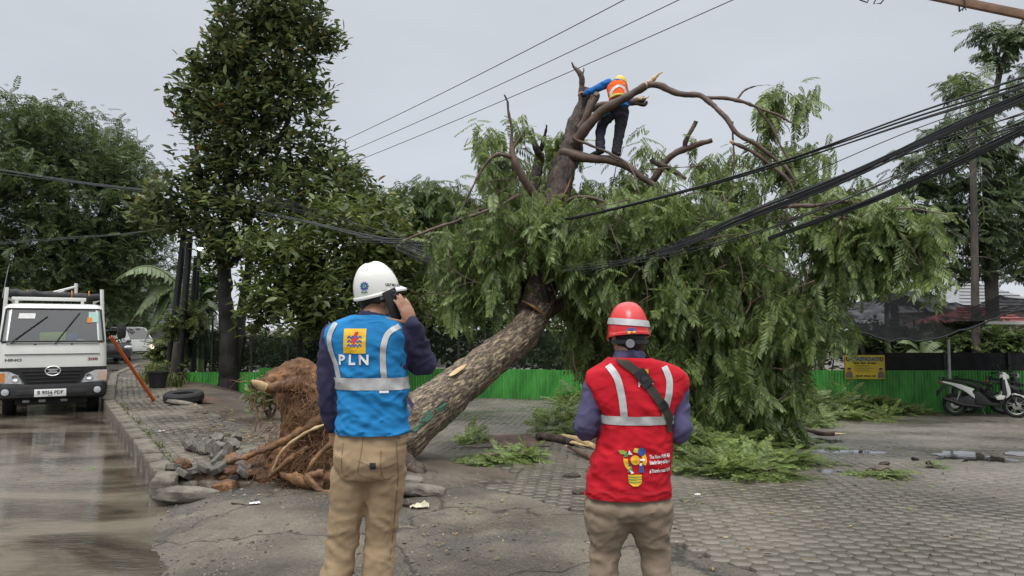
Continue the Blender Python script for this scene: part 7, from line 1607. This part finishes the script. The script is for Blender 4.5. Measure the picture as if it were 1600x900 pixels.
bundle('thickest bundle of black cables running down from the right into the crown', [(1030, 398, 9.9), (1080, 378, 9.5), (1150, 345, 9), (1300, 288, 8), (1450, 220, 7.2), (1600, 154, 6.5), (1900, 20, 5.4)], 11, .036, .011, seed=2)
bundle('lower bundle of black cables crossing the right edge below the thick one', [(1200, 372, 10.2), (1265, 350, 9.7), (1380, 306, 8.8), (1480, 262, 8), (1600, 202, 7.2), (1900, 60, 6)], 9, .036, .010, seed=3)
bundle('thin loose wires between the cable bundles at the right', [(900, 420, 11), (1060, 368, 9.8), (1250, 290, 8.6), (1430, 220, 7.6), (1600, 168, 6.8), (1900, 80, 5.8)], 4, .16, .006, seed=4)
bundle('thin wires sagging across the crown under the thick bundle', [(880, 425, 10.2), (1000, 412, 9.8), (1150, 380, 9.2), (1290, 330, 8.5), (1450, 260, 7.7), (1600, 196, 7), (1900, 80, 6)], 3, .10, .006, seed=5)
bundle('tangle of grey cables crossing the dark leaves left of the white helmet', [(330, 285, 21.5), (400, 303, 19.2), (470, 325, 17.2), (530, 345, 16.4), (600, 370, 15.4), (660, 388, 14.4), (720, 410, 13.4)], 7, .13, .006, 'cable', seed=6)
bundle('dark cable bundle hanging to the right of the white helmet', [(620, 385, 14.6), (680, 408, 13.8), (740, 432, 13.0), (790, 452, 12.3)], 8, .10, .014, seed=7)
bundle('grey wires running level from the helmet tree into the crown', [(400, 330, 19), (480, 345, 16.5), (600, 372, 15), (700, 378, 13), (800, 376, 11.6), (900, 362, 10.8)], 3, .09, .010, 'cable_grey', seed=8)
bundle('wires crossing in front of the huge dark tree on the left', [(-60, 258, 22), (0, 266, 22), (120, 284, 22.2), (250, 298, 21.8), (360, 306, 21), (470, 318, 19.6)], 3, .13, .011, 'cable_grey', seed=9)
bundle('lower wires crossing the dark tree above the white truck', [(-60, 384, 24), (0, 381, 24), (110, 374, 23.5), (190, 368, 23), (285, 352, 21.4)], 2, .08, .010, 'cable_grey', seed=10)
for k, (a, b_) in enumerate((((470, 250), (985, -23)), ((500, 256), (1090, -32)), ((500, 274), (1190, -38)))):
    A, B = at(*a, 30), at(*b_, 15); B2 = A.lerp(B, 1.6); tag(MB().tube(sagline(A, B2, .25, 20), .011, 6).build('power_line', M['cable']), ['uppermost of the three thin power lines crossing the sky', 'middle one of the three thin power lines crossing the sky', 'lowest of the three thin power lines crossing the sky'][k], 'wire', 'power lines crossing the sky')
# beam in the top right corner
BMx = thing('beam', 'brown wooden beam slanting across the top right corner', 'beam', tuple(at(1520, 12, 5)))
M['beamwood'] = pm('brown_beam', (.15, .085, .05), .6, col2=(.24, .14, .085), scale=3, stretch=(1, 6, 6), bump=.3, bscale=20)
A, B = at(1380, -22, 5.4), at(1760, 56, 4.6); d = (B - A).normalized(); rot = d.to_track_quat('X', 'Z').to_matrix(); MB().box(A.lerp(B, .5), ((B - A).length, .05, .052), rot, bev=.004).build('timber', M['beamwood'], BMx, True)
c = at(1502, 6, 5.1); MB().tube([c + Vector((0, -.035, .035)), c + Vector((0, -.04, -.035)), c + Vector((.004, .03, -.04)), c + Vector((.004, .035, .035)), c + Vector((0, -.035, .035))], .006, 5).tube([c + Vector((0, -.03, -.035)), c + Vector((-.012, -.03, -.062))], .004, 4).tube([c + Vector((0, -.03, -.035)), c + Vector((.016, -.03, -.058))], .004, 4).build('wire_tie', M['cable'], BMx, True)
A, B = at(1500, -8, 5.0), at(1480, -30, 4.4); MB().box(A.lerp(B, .5), ((B - A).length, .04, .04), (B - A).normalized().to_track_quat('X', 'Z').to_matrix()).build('cross_timber', M['wood'], BMx, True)
for k, pts in enumerate(([(1338, -12), (1344, 0), (1355, 4), (1362, -10)], [(1372, -8), (1365, 6), (1376, 5.5), (1388, -10)])):
    tag(MB().tube([at(*p, 6) for p in pts], .006, 5).build('wire_loop', M['cable']), ['thin wire loop at the top edge, the left one of two', 'thin wire loop at the top edge, the right one of two'][k], 'wire')

# ---- debris
M['slab'] = pm('broken_concrete', (.075, .065, .055), .75, col2=(.20, .175, .145), scale=5, bump=.8, bscale=30, bdist=.015)
c = ground(282, 786); o = rock('concrete_slab', 'broken concrete slab tipped over the gutter at the corner of the pavement', c + Vector((0, .1, .05)), (.30, .17, .085), 'slab', 8, 'slab', rad(18), None, .10, 4); o.rotation_euler = (rad(-12), rad(6), rad(18))
# raised concrete lip at the end of the pavement
kp = [ground(252, 772), ground(330, 770), ground(410, 772), ground(470, 790)]
for k in range(5):
    a = Vector((-3.30 + k * .40, SWY + .02 - .02 * k, -.045)); b_ = MB(); b_.box((0, 0, 0), (.395, .15, .20), bev=.03); me = b_.mesh('kerb_stone', 50); displace(me, lambda q, k=k: .015 * noise.noise(q * 6 + Vector((k, 3, 0)))); o = put('kerb_stone', me, M['kerb'], walk); o.location = a; o.rotation_euler = (random.uniform(-.05, .05), random.uniform(-.05, .05), random.uniform(-.04, .04) - .05)
# lifted pavers around the root ball
bp_ = []
lab_p = ['standing on edge in the heap left of the root ball', 'lying flat before the root ball', 'half buried in red soil']
bm = MB().lathe([(.105, 0), (.112, -.008), (.112, -.055), (.102, -.062)], 6); me_b = bm.mesh('broken_paver', 20); M['brokenpaver'] = pm('broken_paver', (.075, .068, .058), .6, col2=(.17, .155, .135), scale=9, bump=.7, bscale=50, bdist=.006, island=.25, speck=.3, sscale=30); me_b.materials.append(M['brokenpaver'])
for k in range(38):
    px, py = random.gauss(345, 34), random.gauss(722, 16)
    if k < 6: px, py = (300 + 11 * k, 706 + 3 * k)
    if py < 690 or py > 752 or px > 440: continue
    p = ground(px, py); tilt = random.uniform(-.9, .9) if k >= 6 else 1.0 + .1 * k
    o = bpy.data.objects.new('broken_paver', me_b); COL.objects.link(o); o.location = p + Vector((0, 0, .05 + .05 * abs(tilt))); o.rotation_euler = (random.uniform(-.4, .4), tilt, random.uniform(0, 6)); o.scale = (.85, random.uniform(.6, .95), 1)
    tag(o, 'grey hexagonal paver tilted in the broken heap left of the root ball', 'paver', 'lifted pavers heaped beside the root ball')
for k in range(12):
    p = ground(random.gauss(400, 60), random.gauss(735, 14)); rock('clod', 'lump of red brown soil among the lifted pavers', p + Vector((0, 0, .03)), (random.uniform(.05, .13), random.uniform(.05, .1), random.uniform(.03, .08)), 'soil', k * 3.3, 'soil', random.uniform(0, 3), 'soil clods by the root ball', .15, 2)
for px, py, d, s_, lb in ((650, 772, (.30, .20, .06), 1, 'tilted grey concrete fragment under the leaning trunk'), (630, 760, (.22, .16, .07), 2, 'grey concrete chunk lifted by the root behind the man in blue')):
    rock('concrete_fragment', lb, ground(px, py) + Vector((0, 0, .04)), d, 'slab', s_ * 5, 'rubble', .6)
def stick(label, pts, r, mat='branch', name='branch', tip=None, jitter=.0):
    P = [ground(px, py) + Vector((0, 0, h)) for px, py, h in pts]; mb = MB(); Q = crv(P, 5); mb.tube(Q, lerps(r, len(Q)), 9, True, 0, .08); o = mb.build(name, M[mat]); tag(o, label, 'branch')
    if tip: e_ = Q[-1]; d_ = (Q[-1] - Q[-2]).normalized(); MB().tube([e_ - d_ * .01, e_ + d_ * .10, e_ + d_ * tip], [r[-1] * 1.05, r[-1] * .7, .004], 8, flat=.5).build('split_end', M['wood'], o)
    return o
stick('long cut branch with a pale split end lying on the paving right of the crown', [(1205, 660, .22), (1240, 672, .10), (1280, 680, .04), (1303, 681, .035)], [.03, .035, .04, .045], tip=.22)
stick('broken branch with pale stripped wood lying left of the man in red', [(838, 690, .06), (862, 690, .06), (895, 697, .05)], [.06, .065, .05], 'stem_dark', tip=.42)
stick('thin broken branch with splintered end beside the red man elbow', [(930, 722, .03), (905, 712, .04), (888, 705, .06)], [.03, .028, .02], 'branch', tip=.1)
stick('pale strip of peeled wood on the ground left of the man in red', [(880, 688, .05), (905, 694, .05), (928, 703, .05)], [.045, .06, .03], 'wood', 'wood_strip')
stick('thin bare twig lying along the dark ground before the small leafy branches', [(720, 702, .02), (800, 702, .03), (860, 699, .02)], [.008, .012, .010])
stick('dark bark chunk by the trouser leg of the man in blue', [(617, 790, .03), (630, 792, .03), (642, 795, .03)], [.025, .035, .02], 'stem_dark', 'bark_chunk')
stick('bare branch sticking out of the leaf heap right of the man in red', [(1050, 705, .10), (1085, 700, .08), (1120, 695, .03)], [.025, .022, .015])
# leafy heaps and lone leafy sprays on the paving
def leafheap(label, blobs, size=.34, name='leaf_heap', group=None, dens=1., twig=True):
    px, py = blobs[0][0], blobs[0][1]; c0 = ground(px, py); t = thing(name, label, 'branches', c0, 0, group); PP = []; FF = []; NN = []; tw = MB()
    for px, py, rx, ry, n, hz in blobs:
        c = ground(px, py); wx = rx / F * c.y; wy = min(ry / F * c.y * (c.y / 2.0), 1.2)
        for _ in range(int(n * dens)):
            a = rng.uniform(0, 2 * PI); r = rng.uniform(0, 1) ** .6; x, y = c.x + wx * r * math.cos(a), c.y + wy * r * math.sin(a); z = g(x, y) + .03 + rng.uniform(0, hz) * (1 - r * .8); az = rng.uniform(0, 2 * PI)
            for k in range(3):
                q = az + rng.normal() * .8; el = rng.normal() * (.34 if hz > .1 else .10) + (.03 if hz > .1 else 0); PP.append((x, y, z)); FF.append((math.cos(q) * math.cos(el), math.sin(q) * math.cos(el), math.sin(el))); NN.append((rng.normal() * .35, rng.normal() * .35, 1))
        if twig:
            for _ in range(3):
                a = rng.uniform(0, 6.28); p0_ = Vector((c.x, c.y, g(c.x, c.y) + .04 + hz * .4)); p1_ = Vector((c.x + wx * .8 * math.cos(a), c.y + wy * .8 * math.sin(a), 0)); p1_.z = g(p1_.x, p1_.y) + .03; MB().tube([p0_, p0_.lerp(p1_, .5) + Vector((0, 0, .04)), p1_], [.014, .010, .005], 5).build('twig', M['branch'], t, True)
    PP, FF, NN = np.array(PP), np.array(FF), np.array(NN); o = leaves('foliage', FLAT, PP, FF, NN, size * rng.uniform(.6, 1.2, len(PP)), M['leaf_fall'], t); o['kind'] = 'stuff'; return t
random.seed(9); FLAT = frond(10, droop=.08, hang=.02, pin=.28)
leafheap('large heap of cut leafy branches on the paving right of the man in red', [(1090, 715, 60, 16, 110, .30), (1130, 738, 60, 12, 70, .14), (1190, 726, 70, 9, 50, .12), (1060, 690, 50, 16, 90, .4), (1150, 700, 70, 16, 100, .32), (1240, 728, 50, 6, 14, .05), (1200, 745, 40, 8, 26, .06), (1110, 680, 60, 20, 80, .4)], .34)
leafheap('wide heap of leafy branches along the green fence below the banner', [(1255, 650, 60, 9, 150, .8), (1315, 647, 60, 7, 150, .75), (1375, 646, 46, 5, 90, .5), (1420, 645, 34, 4, 40, .22), (1240, 664, 50, 8, 60, .3), (1340, 655, 50, 5, 40, .2), (1200, 655, 50, 9, 100, .8)], .42)
leafheap('leafy heap on the ground behind the left elbow of the man in red', [(890, 660, 46, 16, 90, .35), (905, 630, 40, 12, 70, .4), (870, 680, 30, 8, 30, .12)], .34)
leafheap('small leafy branch lying beside the leaning trunk, upper of two', [(740, 690, 26, 8, 24, .12)], .28, 'leafy_branch'); leafheap('small leafy branch lying beside the leaning trunk, lower and larger of two', [(765, 722, 34, 6, 26, .10), (815, 718, 30, 8, 26, .12)], .28, 'leafy_branch')
leafheap('flat green spray of leaves alone on the paving right of the big heap', [(1245, 720, 40, 4, 16, .03)], .26, 'leafy_branch'); leafheap('narrow green leaf spray lying alone near the middle of the right paving', [(1375, 743, 34, 3.5, 14, .03)], .24, 'leafy_branch')
leafheap('small tuft of green leaves on the paving near the puddle', [(1448, 731, 10, 3, 5, .03)], .2, 'leafy_branch'); leafheap('scattered leaf sprays between the big heap and the fence heap', [(1220, 690, 60, 8, 24, .04), (1180, 672, 50, 8, 30, .08), (1270, 700, 30, 4, 8, .03)], .28, 'leafy_branch')
leafheap('little leaf sprig floating on the flood water before the truck', [(128, 739, 7, 2, 3, .02)], .12, 'leafy_branch', None, 1, False)
# litter, scraps
def scatter(name, label, n, fx, proto, size, mat):
    PP = []; 
    while len(PP) < n:
        px, py = fx(); p = ground(px, py)
        if p.y > 20: continue
        PP.append((p.x, p.y, p.z + .012))
    PP = np.array(PP); o = leaves(name, proto, PP, rnd_dirs(n, 0, .12), np.tile(UP, (n, 1)) + rng.normal(size=(n, 3)) * .2, size * rng.uniform(.5, 1.3, n), mat); return tag(o, label, 'litter', kind='stuff')
M['leaf_dead'] = leafmat('dead_leaf', (.05, .035, .02), (.22, .15, .06), .6, .1)
scatter('leaf_litter', 'small green leaves strewn over the wet paving', 420, lambda: (random.gauss(1050, 230), random.uniform(640, 800)), OVAL, .055, M['leaf_fall']); scatter('leaf_litter', 'brown leaf scraps strewn over the paving and soil', 420, lambda: (random.uniform(300, 1560), random.uniform(630, 890)), OVAL, .05, M['leaf_dead'])
scatter('leaf_litter', 'pale wood chips and scraps lying on the paving', 160, lambda: (random.gauss(850, 180), random.uniform(650, 860)), NARROW, .035, M['wood'])
scatter('leaf_litter', 'fallen leaves lying before the black tree trunk', 160, lambda: (random.uniform(300, 460), random.uniform(625, 690)), OVAL, .11, M['leaf_dead'])
def scrap(name, label, px, py, d, mat, cat, rz=0.):
    me = MB().grid(lambda u, v: ((u - .5) * d[0], (v - .5) * d[1], .015 + d[2] * abs(noise.noise((u * 3, v * 3, px)))), 10, 6).mesh(name); o = put(name, me, M[mat]); o.location = ground(px, py) + Vector((0, 0, .006)); o.rotation_euler = (0, 0, rz); return tag(o, label, cat)
M['plastic'] = pm('plastic_bag', (.55, .52, .38), .35, var=.2)
scrap('plastic_bag', 'crumpled pale plastic scrap right of the trouser leg of the man in blue', 655, 795, (.16, .09, .06), 'plastic', 'litter', .2); scrap('paper', 'white paper scrap lying on the driveway left of the man in blue', 398, 790, (.09, .05, .02), 'ink_white', 'litter', .3)
stick('thin dark splinter beside the white paper scrap on the driveway', [(362, 789, .015), (392, 792, .012)], [.008, .005], 'stem_dark', 'splinter')
scrap('paper', 'tiny white scrap on the pavement bricks near the kerb', 252, 676, (.06, .05, .02), 'ink_white', 'litter', .8); scrap('paper', 'pale scrap lying on the paving in front of the man in red', 1090, 776, (.05, .03, .01), 'ink_white', 'litter', .1)
for px, py, s_, lb in ((905, 772, .07, 'small dark bark piece lying on the paving left of the red vest hem'), (893, 746, .09, 'flat dark bark piece on the paving left of the red vest'), (1430, 720, .05, 'small dark stone beside the wet patch on the right paving'), (1382, 727, .07, 'brown clod on the right paving near the puddle')): rock('bark_piece', lb, ground(px, py) + Vector((0, 0, .02)), (s_, s_ * .5, .025), 'stem_dark', px, 'bark', random.uniform(0, 3), None, .2, 2)
# soil mound: bare red earth under the crown
